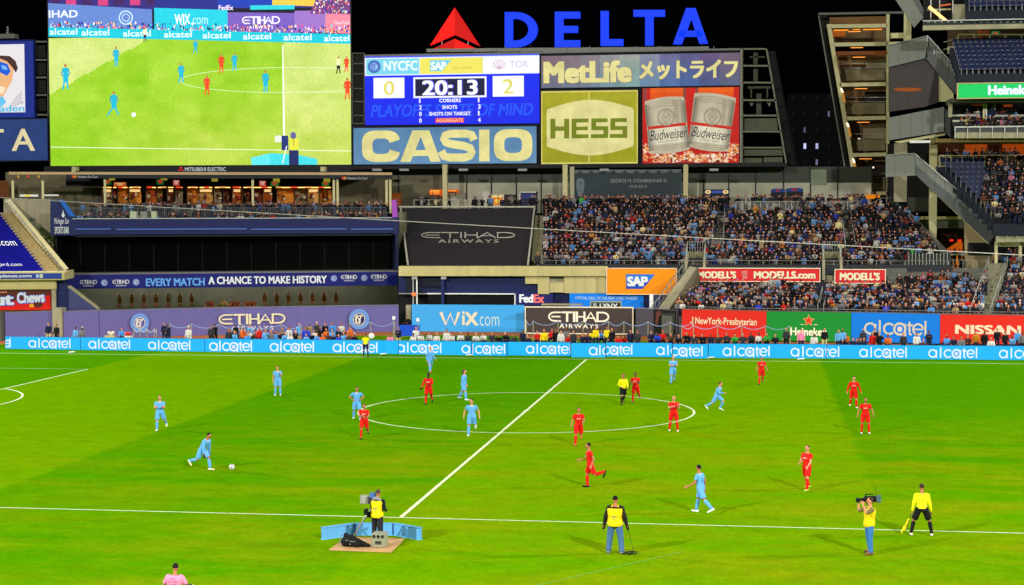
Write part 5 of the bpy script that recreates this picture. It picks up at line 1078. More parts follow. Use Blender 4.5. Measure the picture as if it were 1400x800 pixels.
# diagonal stair and parapet at its left end
q = [onpl(896, 427, (3, 56), (8, 53)), onpl(912, 427, (3, 56), (8, 53)), aty(953, 366, 59.6), aty(943, 364, 59.6)]
mb = MB(); mb.prism(q, (0, .1, -.5)); mb.build('diagonal_stair', CONC, ls)
mb = MB(); mb.tube([onpl(890, 421, (3, 56), (8, 53)), aty(934, 362, 59.4)], .04, 6); mb.tube([onpl(893, 427, (3, 56), (8, 53)), aty(938, 368, 59.4)], .03, 6)
for k in range(9):
    a = onpl(890, 421, (3, 56), (8, 53)).lerp(aty(934, 362, 59.4), k/8); mb.tube([a, a-Vector((0, 0, .7))], .025, 4)
mb.build('stair_rail', STEEL, ls)
mb = MB(); q = [onpl(912, 427, (3, 56), (8, 53)), aty(953, 366, 59.6), aty(953, 366, 59.6)+Vector((.2, 0, -1.6)), onpl(912, 427, (3, 56), (8, 53))+Vector((.2, 0, -.3))]; mb.prism(q, (.12, .05, 0)); mb.build('stair_wall', mat('stair_wall_dark', (84, 78, 58), .8), ls)
yslab(888, 402, 893, 424, 57, .2, 'gate_frame', WHITE, ls); yslab(893, 403, 905, 424, 57.2, .2, 'gate_pane', mat('gatep', (50, 56, 84), .5), ls)
# right aisle stair with rails
ra = thing('aisle_stair', 'grey concrete aisle stair climbing through the lower right stand', 'stairs', wrpt(1338, 1))
for i in range(30):
    d = .7+i*.42; z = 2.05+.118*i+(max(0, i-16)*.06); c = wrpt(1340+i*.85, d); mb = MB(); mb.box((c.x-.75, c.y, z-.4), (c.x+.75, c.y+.42, z+.05)); mb.build('step', mat('stair_conc2', (126, 124, 100), .85, .2, 2), ra)
for s_ in (-1, 1):
    a = wrpt(1340, .7)+Vector((s_*.8, 0, 0)); b = wrpt(1364, 12.5)+Vector((s_*.8, 0, 0)); mb = MB(); a.z, b.z = 3.0, 6.9; mb.tube([a, b], .035, 5)
    for k in range(8): v = a.lerp(b, k/7); mb.tube([v, v-Vector((0, 0, .95))], .03, 4)
    mb.build('handrail', STEEL, ra)
for x, l in ((1118, 'left'), (1126, 'right')):
    c = wrpt(x, 1.2); rail('aisle_rail', 'steel aisle rail in the lower stand under the portal gap, %s one' % l, (c.x, c.y, 2.2), (c.x+.6, c.y+6, 3.4), .95, 4)
# wall beyond, right of the bleachers
yslab(1240, 347, 1300, 376, 60.6, .3, 'slatted_wall', mat('slat_grey', (50, 52, 50), .6), None, 'dark slatted screen wall under the right end of the bleachers', 'wall')
for i in range(12): x = 1242+i*4.8; yslab(x, 346, x+.8, 372, 60.4, .15, 'slat', STEEL, ls)

# ------------------------------------------------------------------ ramp tower
rtw = thing('ramp_tower', 'leaning concrete ramp tower with open floors right of the scoreboard', 'building', aty(1170, 278, 92))
YT = 90.0
def tbar(pts, w, m, name='beam', Y=YT, th=.4): return bar_(pts, w, m, rtw, name, Y, th)
tbar([(1119, 19), (1238, 17)], 3, mat('roof_edge2', (96, 98, 92), .6), 'roof_edge')
tbar([(1133, 33), (1174, 276)], 5.5, CREAM, 'sloping_column'); tbar([(1214, 18), (1214, 276)], 4, CREAM, 'column')
for i, y in enumerate([42, 64, 77, 120, 166, 216]):
    a_ = aty(1160+i*3, y+1, YT+3); m_ = MB(); m_.box((a_.x, a_.y, a_.z-.05), (a_.x+1.3, a_.y+.15, a_.z)); m_.build('ceiling_or_fill_lamp', mat('ramp_fill_lamp', (255, 150, 60), emit=2), rtw)  # fill lamps added to brighten the tower interior
tbar([(1119, 20), (1163, 276)], 1.6, mat('grey_steel3', (0, 0, 0)), 'outer_edge', YT+.5)
mb = MB(); mb.prism([aty(1120, 20, YT+2.5), aty(1131, 20, YT+2.5), aty(1175, 277, YT+2.5), aty(1162, 277, YT+2.5)], (0, .3, 0)); mb.build('mesh_screen', mat('dark_mesh', (28, 28, 26), .8), rtw)
fl = [(1136, 36), (1140, 61), (1144, 73), (1148, 116), (1157, 162), (1166, 212), (1172, 265)]
for i, (x, y) in enumerate(fl):
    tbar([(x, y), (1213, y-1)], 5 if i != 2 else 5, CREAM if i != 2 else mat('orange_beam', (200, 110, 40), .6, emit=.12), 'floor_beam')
tops = [23, 39, 76, 119, 165, 215]; bots = [33, 58, 112, 158, 208, 262]
for i, (a, b) in enumerate(zip(tops, bots)):
    xl = 1135+(a-30)*.172; 
    yslab(xl, a, 1213, b+2, YT+7, .3, 'back_wall', mat('ramp_brown%d' % (i % 3), [(120, 88, 52), (106, 84, 58), (130, 96, 58)][i % 3], .85, .3, .5), rtw)
    if i >= 2:
        yslab(xl+6, b-18, 1210, b-2, YT+2, .3, 'ramp_parapet', mat('ramp_parapet', (134, 120, 88), .85, .2, .8), rtw)
        yslab(1188-i*2, a+6, 1212, b-14, YT+4, .3, 'inner_wall', mat('inner_wall', (150, 138, 104), .85, .2, 1) if i % 2 == 0 else mat('inner_dark', (40, 32, 24), .85), rtw)
        for k in range(2): tbar([(xl+4, b-19-k*6), (1212, b-19-k*6)], .7, STEEL, 'ramp_rail', YT+1.6, .1)
OL_ = mat('sodium_lamp', (255, 150, 40), emit=1.2)
for (x0, y0, x1, y1) in [(1140, 40.5, 1160, 42), (1166, 39.7, 1176, 41), (1180, 39.5, 1206, 41)]: yslab(x0, y0, x1, y1, YT+1.2, .15, 'lamp_strip', OL_, rtw)
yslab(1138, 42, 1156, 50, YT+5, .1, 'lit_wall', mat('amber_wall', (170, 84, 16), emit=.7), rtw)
for x, y in [(1152, 126), (1160, 173), (1168, 222)]:
    tbar([(x, y), (x+3, y+14)], 2.6, mat('amber_glow', (226, 150, 40), emit=.55), 'lit_jamb', YT-.05, .1); tbar([(x-2, y-5), (x+.5, y+.5)], 2, mat('tube_white', (255, 236, 210), emit=2), 'tube_lamp', YT-.1, .1)
for x, y in [(1173, 189), (1192, 228)]: yslab(x, y, x+3, y+2, YT+3, .1, 'small_lamp', mat('tube_white', (0, 0, 0)), rtw)
yslab(1184, 266, 1203, 272, YT-2, .1, 'lit_opening', mat('amber_glow2', (230, 130, 20), emit=.8), rtw)
# block between tower and ramps
for x0, x1, y0, y1 in [(1218, 1242, 45, 52), (1216, 1252, 57, 64)]: yslab(x0, y0, x1, y1, 80, .5, 'beam', CREAM, rtw)
yslab(1236, 18, 1246, 62, 78, .5, 'column', CREAM, rtw)
# ------------------------------------------------------------------ perforated ramps
PERF = mat('perforated_grey', (112, 116, 108), .6, .12, 4); PERFD = mat('perforated_dark', (84, 87, 86), .6, .12, 3)
def ramp(name, label, polys, Y):
    t = thing(name, label, 'ramp', aty(sum(x for x, y in polys[0][1])/4, polys[0][1][-1][1], Y))
    for nm, pl_, m, dy in polys:
        mb = MB(); mb.prism([aty(x, y, Y+dy) for x, y in pl_], (0, .2, 0)); mb.build(nm, m, t)
    return t
def split(pl_top, pl_bot, n):  # quad strip of panels between two edges
    out = []
    for i in range(n):
        a, b = i/n, (i+1)/n-.004; L = lambda p, t: (p[0][0]+(p[1][0]-p[0][0])*t, p[0][1]+(p[1][1]-p[0][1])*t)
        out.append([L(pl_top, a), L(pl_top, b), L(pl_bot, b), L(pl_bot, a)])
    return out
r1 = [('panel', q, PERF, 0) for q in split([(1215, 62), (1268, 49)], [(1215, 92), (1268, 79)], 4)]+[('panel', q, PERF, .1) for q in split([(1268, 49), (1315, 102)], [(1268, 64), (1312, 113)], 5)]+[('stringer', q, PERFD, 0) for q in split([(1268, 62), (1312, 113)], [(1265, 79), (1308, 130)], 3)]
r1 += [('glass_panel', q, mat('amber_reflecting_glass', (58, 50, 48), .5, .15, .6), .4) for q in split([(1215, 92), (1265, 80)], [(1215, 153), (1265, 146)], 2)]+[('glass_panel', [(1265, 80), (1283, 100), (1283, 140), (1265, 146)], mat('amber_reflecting_glass', (0, 0, 0)), .4), ('wall_wedge', [(1283, 102), (1304, 128), (1304, 139), (1283, 139)], CREAM, .5)]
t = ramp('stair_ramp', 'upper grey stair ramp with reflective panel beneath beside the blue seats', r1, 68)
m_g = MB(); m_g.prism([aty(1241+20*math.cos(k*PI/9), 122.5-2.6*math.sin(k*PI/9), 68.36) for k in range(18)], (0, .03, 0)); m_g.build('painted_reflection', mat('reflection_glow', (190, 96, 24), emit=.42), t)  # glowing ellipse painted in place of an orange reflection on the glass
for a, b in [((1268, 49), (1316, 102)), ((1215, 62), (1268, 49))]:
    mb = MB(); mb.tube([aty(*a, 67.9), aty(*b, 67.9)], .05, 5); mb.build('handrail', STEEL, t)
for k in range(6): f_ = k/5; bar_([(1268+47*f_, 49+53*f_), (1268+46*f_, 64+50*f_)], .9, STEEL, t, 'rail_post', 67.85, .08)
r2 = [('panel', q, PERF, 0) for q in split([(1215, 161), (1291, 146)], [(1215, 192), (1291, 180)], 5)]+[('panel', q, PERFD, .3) for q in split([(1291, 146), (1306, 168)], [(1291, 180), (1303, 191)], 2)]+[('beam', [(1222, 194), (1292, 181), (1292, 185), (1232, 196)], CREAM, .6)]
ramp('stair_ramp', 'middle grey landing ramp panel between the two long stairs', r2, 67)
r3 = [('panel', q, PERF, 0) for q in split([(1211, 212), (1250, 210)], [(1211, 242), (1252, 240)], 3)]+[('panel', q, PERF, .05) for q in split([(1250, 210), (1363, 307)], [(1251, 226), (1362, 322)], 8)]+[('stringer', q, PERFD, 0) for q in split([(1251, 225), (1362, 321)], [(1253, 240), (1352, 333)], 4)]+[('soffit_edge', [(1253, 240), (1256, 240), (1354, 333), (1350, 333)], CREAM, .3)]
t = ramp('stair_ramp', 'lower long grey stair ramp slanting down beside the right crowd', r3, 65)
for a, b in [((1250, 210), (1364, 306)), ((1211, 212), (1250, 210))]:
    mb = MB(); mb.tube([aty(*a, 64.9), aty(*b, 64.9)], .05, 5); mb.build('handrail', STEEL, t)
r4 = [('panel', q, PERF, 0) for q in split([(1222, -4), (1246, -4)], [(1250, 38), (1262, 24)], 2)]+[('panel', [(1246, -4), (1255, -4), (1263, 14), (1262, 30)], PERFD, .05)]
t = ramp('stair_ramp', 'topmost grey stair ramp entering from the top edge', r4, 66)
# columns and back spaces
yslab(1271, 188, 1281, 348, 71, .7, 'column', CREAM, None, 'tall cream column behind the lower long ramp', 'column'); yslab(1223, 196, 1240, 276, 72, .8, 'column', CONC, None, 'pale round column behind the lower landing', 'column')
cb = thing('concourse_block', 'dark recessed concourse block behind the ramps', 'building', aty(1270, 340, 78))
for (a, b, c, d, Y, m, nm) in [(1213, 196, 1300, 400, 84, mat('block_dark', (24, 22, 18), .8), 'back_wall'), (1242, 270, 1275, 290, 80, mat('block_beam', (70, 70, 60), .7), 'beam'), (1240, 296, 1320, 300, 76, CONCL, 'beam'), (1280, 300, 1330, 312, 76.5, CONCD, 'wall'), (1240, 300, 1330, 312, 77, CONCD, 'wall'), (1283, 312, 1320, 372, 79, mat('lit_brown', (46, 24, 10), .7), 'dark_wall'), (1243, 196, 1300, 208, 79, BLACK, 'recess'), (1217, 242, 1223, 276, 73, DARK, 'door')]: yslab(a, b, c, d, Y, .5, nm, m, cb)
mb = MB(); mb.prism([aty(1319, 303, 66), aty(1350, 333, 66), aty(1362, 340, 66), aty(1362, 372, 66), aty(1319, 372, 66)], (0, .4, 0)); mb.build('tan_wall', mat('tan_wall', (150, 132, 96), .8, .12, 1), cb)
yslab(1324, 332, 1352, 348, 65.6, .3, 'dark_window', BLACK, cb); yslab(1352, 336, 1362, 348, 65.6, .3, 'dark_window', mat('gb', (30, 32, 36), .4), cb)
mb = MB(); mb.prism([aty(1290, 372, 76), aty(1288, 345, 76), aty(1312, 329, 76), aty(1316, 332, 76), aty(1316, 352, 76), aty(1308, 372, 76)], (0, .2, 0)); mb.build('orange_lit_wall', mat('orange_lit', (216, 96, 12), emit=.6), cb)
for x in (1301, 1312): yslab(x-2.5, 327.5, x+2.5, 330, 74, .1, 'red_lamp', mat('red_lamp', (255, 36, 20), emit=1.2), cb)
for x0, x1, y0, y1 in [(1300, 1322, 347.5, 349.5)]: yslab(x0, y0, x1, y1, 70, 1.0, 'counter', WHITE, cb)
yslab(1303, 350, 1309, 362, 71, .2, 'lit_counter', mat('amber_glow2', (0, 0, 0)), cb)
rail('railing', 'low grey railing below the orange lit corner concourse', (aty(1290, 368, 66).x, 66, zat(372, 66, 1300)), (aty(1350, 368, 66).x, 66, zat(372, 66, 1300)), 1.1, 9)
yslab(1362, 312, 1470, 331, 59.5, .5, 'concrete_wall', CONC, None, 'pale concrete front of the right seating deck above the dark concourse', 'wall')
for k in range(6): yslab(1364+k*12.5, 311, 1365.5+k*12.5, 325, 59.3, .1, 'post', STEEL, cb)
yslab(1362, 331, 1470, 337, 61, .5, 'soffit_beam', CREAM, cb); yslab(1362, 337, 1470, 372, 64, .5, 'dark_opening', BLACK, cb)
for x in (1362, 1395): yslab(x-2, 331, x+2, 372, 60.8, .3, 'post', CREAM, cb)
# ------------------------------------------------------------------ right seating decks
def seat_deck(label, px0, px1, Y0, z0, n, dy, dz, left_slope):
    t = thing('seating_deck', label, 'stand', aty(px0, 200, Y0)); t.location.z = z0
    R = []
    for i in range(n):
        Y = Y0+dy*i; z = z0+dz*i; L = aty(px0-left_slope*i, 200, Y).x; Rx = aty(px1, 200, Y).x; R.append((L, Rx, Y, z))
        mb = MB(); mb.box((L-.2, Y-.3, z-1.0), (Rx, Y+dy-.3, z)); mb.build('step', mat('deck_step', (30, 34, 44), .8), t)
    return t, R
t, RA = seat_deck('right middle deck of dark blue seats above the green LED ribbon', 1312, 1470, 59.3, 22.75, 7, .8, .46, 1.9)
t, RB = seat_deck('right lower deck of seats partly filled beside the long ramp', 1362, 1470, 59.5, 9.75, 12, .72, .47, 7.0)
t, RC = seat_deck('right upper deck of dark seats in the top corner', 1322, 1470, 61, 28.4, 6, .8, .5, .3)
for i, (L, R_, Y, z) in enumerate(RA+RC[:6]+RB):
    n = int((R_-L)/.5)
    for k in range(n):
        x = L+.3+.5*k; px, py = pp((x, Y, z+.5))
        if px > 1420: break
        if i >= 13 and (px > 1352-(i-13)*.0 and _sn[0] > 60 and py > 262): 
            if (px > 1330+(312-py)*.1 and py < 300) or px > 1385: continue
        if i >= 13 and px > 1350 and py < 262: continue
        if _sn[0] < 355: place_seat(x, Y, z, 'empty dark blue seat in the %s row %s' % (['front', 'second', 'third', 'fourth', 'fifth', 'sixth', 'seventh', 'eighth', 'ninth', 'tenth', 'eleventh', 'twelfth'][(i if i < 7 else i-7 if i < 13 else i-13)], ['above the green LED ribbon', 'of the top corner deck', 'beside the long ramp'][0 if i < 7 else 1 if i < 13 else 2]), 'empty dark blue seats in the right decks')
        else:
            if 'SX' not in globals(): SX = MB()
            SX.box((x-.21, Y-.2, z+.40), (x+.21, Y+.18, z+.45)); SX.box((x-.21, Y+.16, z+.42), (x+.21, Y+.22, z+.86))
if 'SX' in globals(): tag(SX.build('stadium_seats', NAVYD), 'further dark blue empty seats in the right decks', 'seats', None, 'stuff')
# LED ribbon right
p = Panel('led_ribbon', 'green lit LED ribbon with white beer lettering on the right middle deck', 'sign', 1310, 113.5, 1500, 133, *PLN(58.6), .3, mat('ledback', (10, 20, 14), .5), frame=.08, framemat=CONCL)
p.rect(1310.3, 113.8, 1499, 132.7, (0, 204, 92), 0); p.text('Heineken', 1351.5, 116.5, 1418, 129, (245, 255, 250), .04, outline=((110, 225, 215), .03, .7)); p.done(SCR)
rd = thing('right_grandstand', 'right grandstand with suites, parapets and concourses', 'building', aty(1360, 330, 64))
def rs(a, b, c, d, Y, th, nm, m): return yslab(a, b, c, d, Y, th, nm, m, rd)
rs(1296, 62, 1470, 72, 65.2, .5, 'concourse_parapet', CONC); rs(1296, 38, 1470, 63, 70, .4, 'concourse_back', mat('conc_back', (74, 58, 40), .8)); rs(1338, 40, 1353, 50, 69.6, .2, 'orange_wall', mat('dull_orange', (150, 70, 30), .7)); rs(1356, 43, 1366, 48, 69, .2, 'exit_sign', mat('exit_green', (20, 150, 90), emit=.5)); rs(1358, 44, 1364, 47, 68.8, .1, 'exit_mark', mat('exit_mark', (230, 110, 60), emit=.4))
rs(1262, 33, 1470, 39.5, 60.7, .5, 'upper_parapet', CONC); rs(1262, 27, 1470, 33, 60.9, .2, 'upper_screen', mat('mesh_green', (40, 48, 46), .6)); rs(1262, 26, 1470, 27.3, 60.6, .15, 'upper_rail', STEEL)
for k in range(16): rs(1268+k*9, 29, 1271+k*9, 31, 60.75, .1, 'pale_seat_mark', mat('seat_grey', (0, 0, 0)))
rs(1304, 6, 1320, 28, 63, .4, 'end_wall', CONC); rs(1262, -4, 1322, 26, 72, .4, 'dark_back', BLACK); rs(1268, 12, 1300, 14, 68, .3, 'beam', CREAM)
for x in (1272, 1284, 1302): rs(x, -2, x+1.4, 27, 66, .2, 'post', STEEL)
bar_([(1270, 9), (1293, 28)], 3.2, mat('tube_orange', (255, 190, 110), emit=2.4), rd, 'tube_light', 64, .1); bar_([(1284, 8), (1300, 5.5)], 1.4, mat('tube_orange2', (230, 110, 60), emit=.8), rd, 'tube_light', 65, .1)
rl = rail('railing', 'white framed railing in front of the upper right concourse', aty(1310, 61, 64.8), aty(1440, 61.5, 64.8), .9, 6, CREAM, r=.06)
mb = MB(); mb.tube([aty(1290, 58, 66), aty(1310, 52, 65)], .04, 5); mb.tube([aty(1290, 68, 66), aty(1310, 62, 65)], .04, 5); mb.build('curved_rail', STEEL, rl)
rs(1300, 133.5, 1470, 139, 59.5, 4, 'suite_ceiling', mat('suite_ceiling', (60, 62, 50), .7)); rs(1300, 137, 1470, 190, 65, .4, 'suite_back', BLACK)
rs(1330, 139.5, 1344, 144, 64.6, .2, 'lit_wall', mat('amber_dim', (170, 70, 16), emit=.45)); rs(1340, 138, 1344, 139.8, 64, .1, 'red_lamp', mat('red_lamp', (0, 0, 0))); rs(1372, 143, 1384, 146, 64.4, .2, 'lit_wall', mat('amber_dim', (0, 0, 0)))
for a, b in [(1303, 1340), (1361, 1470)]: rs(a, 156.5, b, 159, 62, .8, 'counter', mat('counter_white', (176, 174, 160), .5)); rs(a, 159, b, 164, 62.1, .1, 'counter_front', BLACK); rs(a, 164, b, 166.5, 61.6, .4, 'counter', mat('counter_white', (0, 0, 0)))
rs(1344, 138, 1346.5, 168, 61.8, .3, 'post', CREAM); rs(1347.5, 142, 1349.5, 168, 61.9, .2, 'post', WHITE); rs(1297, 139, 1302, 160, 61, .4, 'post', CONC); rs(1359, 137, 1361, 160, 61.9, .2, 'post', STEEL)
rs(1303, 166, 1470, 172, 61.2, .3, 'seat_row', mat('dark_seat_row', (40, 42, 44), .7)); rs(1305, 172, 1470, 174, 59.6, .2, 'balcony_rail', STEEL)
for k in range(10): a = 1306+k*17; rs(a, 175, a+16.3, 181, 59.8, .1, 'glass_pane', mat('dgp', (30, 34, 32), .3)); rs(a, 181, a+16.3, 189, 59.7, .3, 'balcony_panel', CONC); rs(a-.7, 173, a+.4, 189, 59.5, .2, 'mullion', STEEL)
rs(1280, 189, 1470, 194, 60.5, 5, 'soffit', mat('soffit_tan', (110, 92, 54), .8)); rs(1244, 192, 1272, 195.5, 66, .3, 'duct', WHITE)
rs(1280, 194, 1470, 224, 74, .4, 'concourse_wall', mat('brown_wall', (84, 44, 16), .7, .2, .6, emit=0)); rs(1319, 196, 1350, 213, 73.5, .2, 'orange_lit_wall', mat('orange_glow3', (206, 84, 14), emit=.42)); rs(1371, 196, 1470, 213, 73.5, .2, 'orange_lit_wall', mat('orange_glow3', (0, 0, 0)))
for x in (1288, 1293, 1360, 1365): rs(x, 194.5+(x % 5)*.3, x+7, 196, 66, .3, 'ceiling_or_fill_lamp', mat('ceiling_or_fill_lamp', (255, 200, 110), emit=2))
rs(1286, 212, 1316, 214, 70, .4, 'counter', WHITE)
rail('railing', 'pale railing behind the right lower deck of spectators', (aty(1284, 228, 69).x, 69, zat(229, 69, 1340)), (aty(1440, 228, 69).x, 69, zat(229, 69, 1340)), 1.1, 10, CREAM, r=.05, bars=60)
rs(1280, 227, 1470, 232, 69.2, .3, 'rear_parapet', CONCD)
# cable across the view
mb = MB(); a = aty(-160, 260.5, -71); b = aty(1560, 357.3, -71); N_ = 24
mb.tube([a.lerp(b, i/N_)+Vector((0, 0, -.016*(1-(2*i/N_-1)**2))) for i in range(N_+1)], .0045, 6)
tag(mb.build('steel_cable', mat('cable_white', (222, 218, 205), .4)), 'thin white steel cable slanting across the whole view', 'cable')

# ------------------------------------------------------------------ people
SKIN = [mat('skin_light', (206, 140, 108), .55), mat('skin_tan', (176, 112, 78), .55), mat('skin_brown', (112, 68, 44), .55), mat('skin_dark', (66, 40, 28), .55)]
HAIRM = {'black': mat('hair_black', (18, 14, 12), .7), 'brown': mat('hair_brown', (58, 36, 22), .7), 'blond': mat('hair_blond', (170, 130, 70), .7), 'grey': mat('hair_grey', (150, 146, 140), .7)}
def R(a): return math.radians(a)
def joints(P):
    g = P.get
    ln = R(g('lean', 4)); tw = R(g('twist', 0)); sd_ = R(g('side', 0))
    up = Vector((math.sin(sd_), -math.sin(ln)*math.cos(sd_), math.cos(ln)*math.cos(sd_))); fw = Vector((0, -math.cos(ln), -math.sin(ln)))
    xx = fw.cross(up)*-1; xx = up.cross(fw)*-1 if xx.x < 0 else xx; xx.normalize()
    if xx.x < 0: xx = -xx
    fw = (fw-up*fw.dot(up)).normalized(); xt = (xx*math.cos(tw)+fw*math.sin(tw)).normalized(); fwt = (fw*math.cos(tw)-xx*math.sin(tw)).normalized()
    J = {'pel': Vector((0, 0, 0)), 'up': up, 'fw': fwt, 'xx': xt}
    J['wa'] = up*.14; J['ch'] = up*.36; J['nk'] = up*.50; nod = R(g('nod', 0)); tn = R(g('turn', 0))
    hx = xt*math.cos(tn)+fwt*math.sin(tn); hf = fwt*math.cos(tn)-xt*math.sin(tn); hu = up.lerp(Vector((0, 0, 1)), .6).normalized(); hf = (hf-hu*hf.dot(hu)).normalized()
    hf2 = (hf*math.cos(nod)-hu*math.sin(nod)); hu = (hu*math.cos(nod)+hf*math.sin(nod)); hf = hf2; hx = hf.cross(hu)
    if hx.dot(xt) < 0: hx = -hx
    J['hd'] = J['nk']+up*.05+hu*.14+hf*.015; J['hx'], J['hf'], J['hu'] = hx, hf, hu
    for s, k in ((1, 'l'), (-1, 'r')):
        a = R(g('h'+k, 3)); b = R(g('a'+k, 5)); kn = R(g('k'+k, 6))
        hip = Vector((s*.095, 0, -.02)); kn_ = hip+Vector((s*math.sin(b), -math.sin(a)*math.cos(b), -math.cos(a)*math.cos(b)))*.435
        c = a-kn; an = kn_+Vector((s*math.sin(b)*.6, -math.sin(c), -math.cos(c))).normalized()*.42
        fa = R(g('f'+k, 0))+min(0, c*.8) if False else R(g('f'+k, 0))
        fd = Vector((s*.12, -math.cos(fa), math.sin(fa))).normalized()
        J['hip'+k], J['kn'+k], J['an'+k], J['toe'+k] = hip, kn_, an, an+fd*.15+Vector((0, 0, -.05)); J['fd'+k] = fd
        a = R(g('s'+k, 5)); b = R(g('o'+k, 10)); e = R(g('e'+k, 18)); i_ = R(g('i'+k, 5))
        sh = J['nk']-up*.06+xt*s*.185
        dd = lambda a, b: (xt*(s*math.sin(b))+(fwt*math.sin(a)-up*math.cos(a))*math.cos(b)).normalized()
        el = sh+dd(a, b)*.29; wr = el+dd(a+e, -i_ if g('i'+k) is not None else b*.6)*.25; hd = (wr-el).normalized()
        J['sh'+k], J['el'+k], J['wr'+k], J['ha'+k] = sh, el, wr, wr+hd*.09
    J['z0'] = min(min(J['an'+k].z-.09, J['toe'+k].z-.03) for k in 'lr')
    return J
def torso_rings(J, grow, z0, z1, seg=12, waist=1.0):
    prof = [(-.12, .135, .10), (-.04, .165, .115), (.05, .155, .11), (.14, .14, .10), (.25, .155, .115), (.36, .175, .12), (.43, .165, .105), (.475, .10, .075), (.50, .062, .06)]
    out = []
    for h, a, b in prof:
        if z0 <= h <= z1:
            c = J['up']*h; a += grow; b += grow
            out.append([c+J['xx']*(a*math.cos(2*PI*k/seg))+J['fw']*(b*math.sin(2*PI*k/seg)) for k in range(seg)])
    return out
def body_mb(J, fingers=True, seg=10):
    m = MB(); m.loft(torso_rings(J, 0, -.2, .6)); m.tube([J['nk']-J['up']*.04, J['nk']+J['up']*.04, J['hd']], [.06, .055, .05], seg)
    M = Matrix((J['hx'], -J['hf'], J['hu'])).transposed()
    m.ell(J['hd'], (.077, .096, .108), 14, 10, M=M); m.ell(J['hd']+J['hf']*.028-J['hu']*.062, (.052, .06, .052), 10, 6, M=M)
    m.tube([J['hd']+J['hf']*.088+J['hu']*.018, J['hd']+J['hf']*.116-J['hu']*.022], [.010, .018], 6, True)
    for s in (1, -1): m.ell(J['hd']+J['hx']*s*.078-J['hu']*.005, (.012, .022, .032), 8, 5, M=M)
    for k in 'lr':
        s = 1 if k == 'l' else -1
        m.tube([J['hip'+k], J['hip'+k].lerp(J['kn'+k], .35), J['kn'+k]], [.088, .08, .056], seg, True); m.tube([J['kn'+k], J['kn'+k].lerp(J['an'+k], .3), J['an'+k]], [.055, .058, .038], seg, True)
        m.tube([J['an'+k]+Vector((0, 0, -.03))-J['fd'+k]*.04, J['toe'+k]], [.042, .036], 8, True)
        m.tube([J['sh'+k]-J['xx']*s*.04, J['sh'+k], J['el'+k]], [.06, .055, .042], seg, True); m.tube([J['el'+k], J['wr'+k]], [.042, .028], seg, True)
        d = (J['ha'+k]-J['wr'+k]).normalized(); side = d.cross(J['xx']*s+J['fw']*.3).normalized(); nrm = d.cross(side).normalized()
        m.tube([J['wr'+k], J['wr'+k]+d*.05, J['ha'+k]], [.03, .042, .042], 8, True, ref=side, flat=.5)
        if fingers:
            for q, L in ((-1.5, .062), (-.5, .075), (.5, .07), (1.5, .055)):
                a = J['ha'+k]+side*q*.022-d*.005; m.tube([a, a+d*L*.55-nrm*.012*s, a+d*L*.9-nrm*.034*s], [.0115, .0105, .0095], 6, True)
            a = J['wr'+k]+d*.035+side*.035; m.tube([a, a+side*.028+d*.025, a+side*.035+d*.06], [.013, .012, .0105], 6, True)
    return m
def remesh(o, v, sm=3):
    r = o.modifiers.new('remesh', 'REMESH'); r.mode = 'VOXEL'; r.voxel_size = v; r.use_smooth_shade = True
    if sm: s = o.modifiers.new('smooth', 'SMOOTH'); s.iterations = sm; s.factor = .5
    return o
def shirt_mb(J, grow=.016, low=-.04, sleeve=.5, fat=0):
    m = MB(); m.loft(torso_rings(J, grow+fat, low-.001, .48, 16))
    for k in 'lr':
        s = 1 if k == 'l' else -1; A, E_, W_ = J['sh'+k], J['el'+k], J['wr'+k]
        if sleeve <= 1: m.tube([A-J['xx']*s*.05, A, A.lerp(E_, sleeve+.08)], [.078, .075, .064], 10)
        else: m.tube([A-J['xx']*s*.05, A, E_, W_.lerp(J['ha'+k], .1)], [.078+fat*.3, .072+fat*.3, .056+fat*.4, .040+fat*.3], 10, True)
    return m
def shorts_mb(J, length=.88):
    m = MB(); m.loft(torso_rings(J, .022, -.2, .06, 16))
    for k in 'lr': A, B = J['hip'+k], J['kn'+k]; m.tube([A+Vector((0, 0, .05)), A, A.lerp(B, length)], [.105, .115, .108], 12)
    return m
def trousers_mb(J, fat=0):
    m = MB(); m.loft(torso_rings(J, .018+fat, -.2, .06, 16))
    for k in 'lr': A, B, C_ = J['hip'+k], J['kn'+k], J['an'+k]; m.tube([A+Vector((0, 0, .05)), A, B, C_+Vector((0, 0, -.02))], [.10+fat, .102+fat, .074+fat*.7, .064+fat*.6], 12)
    return m
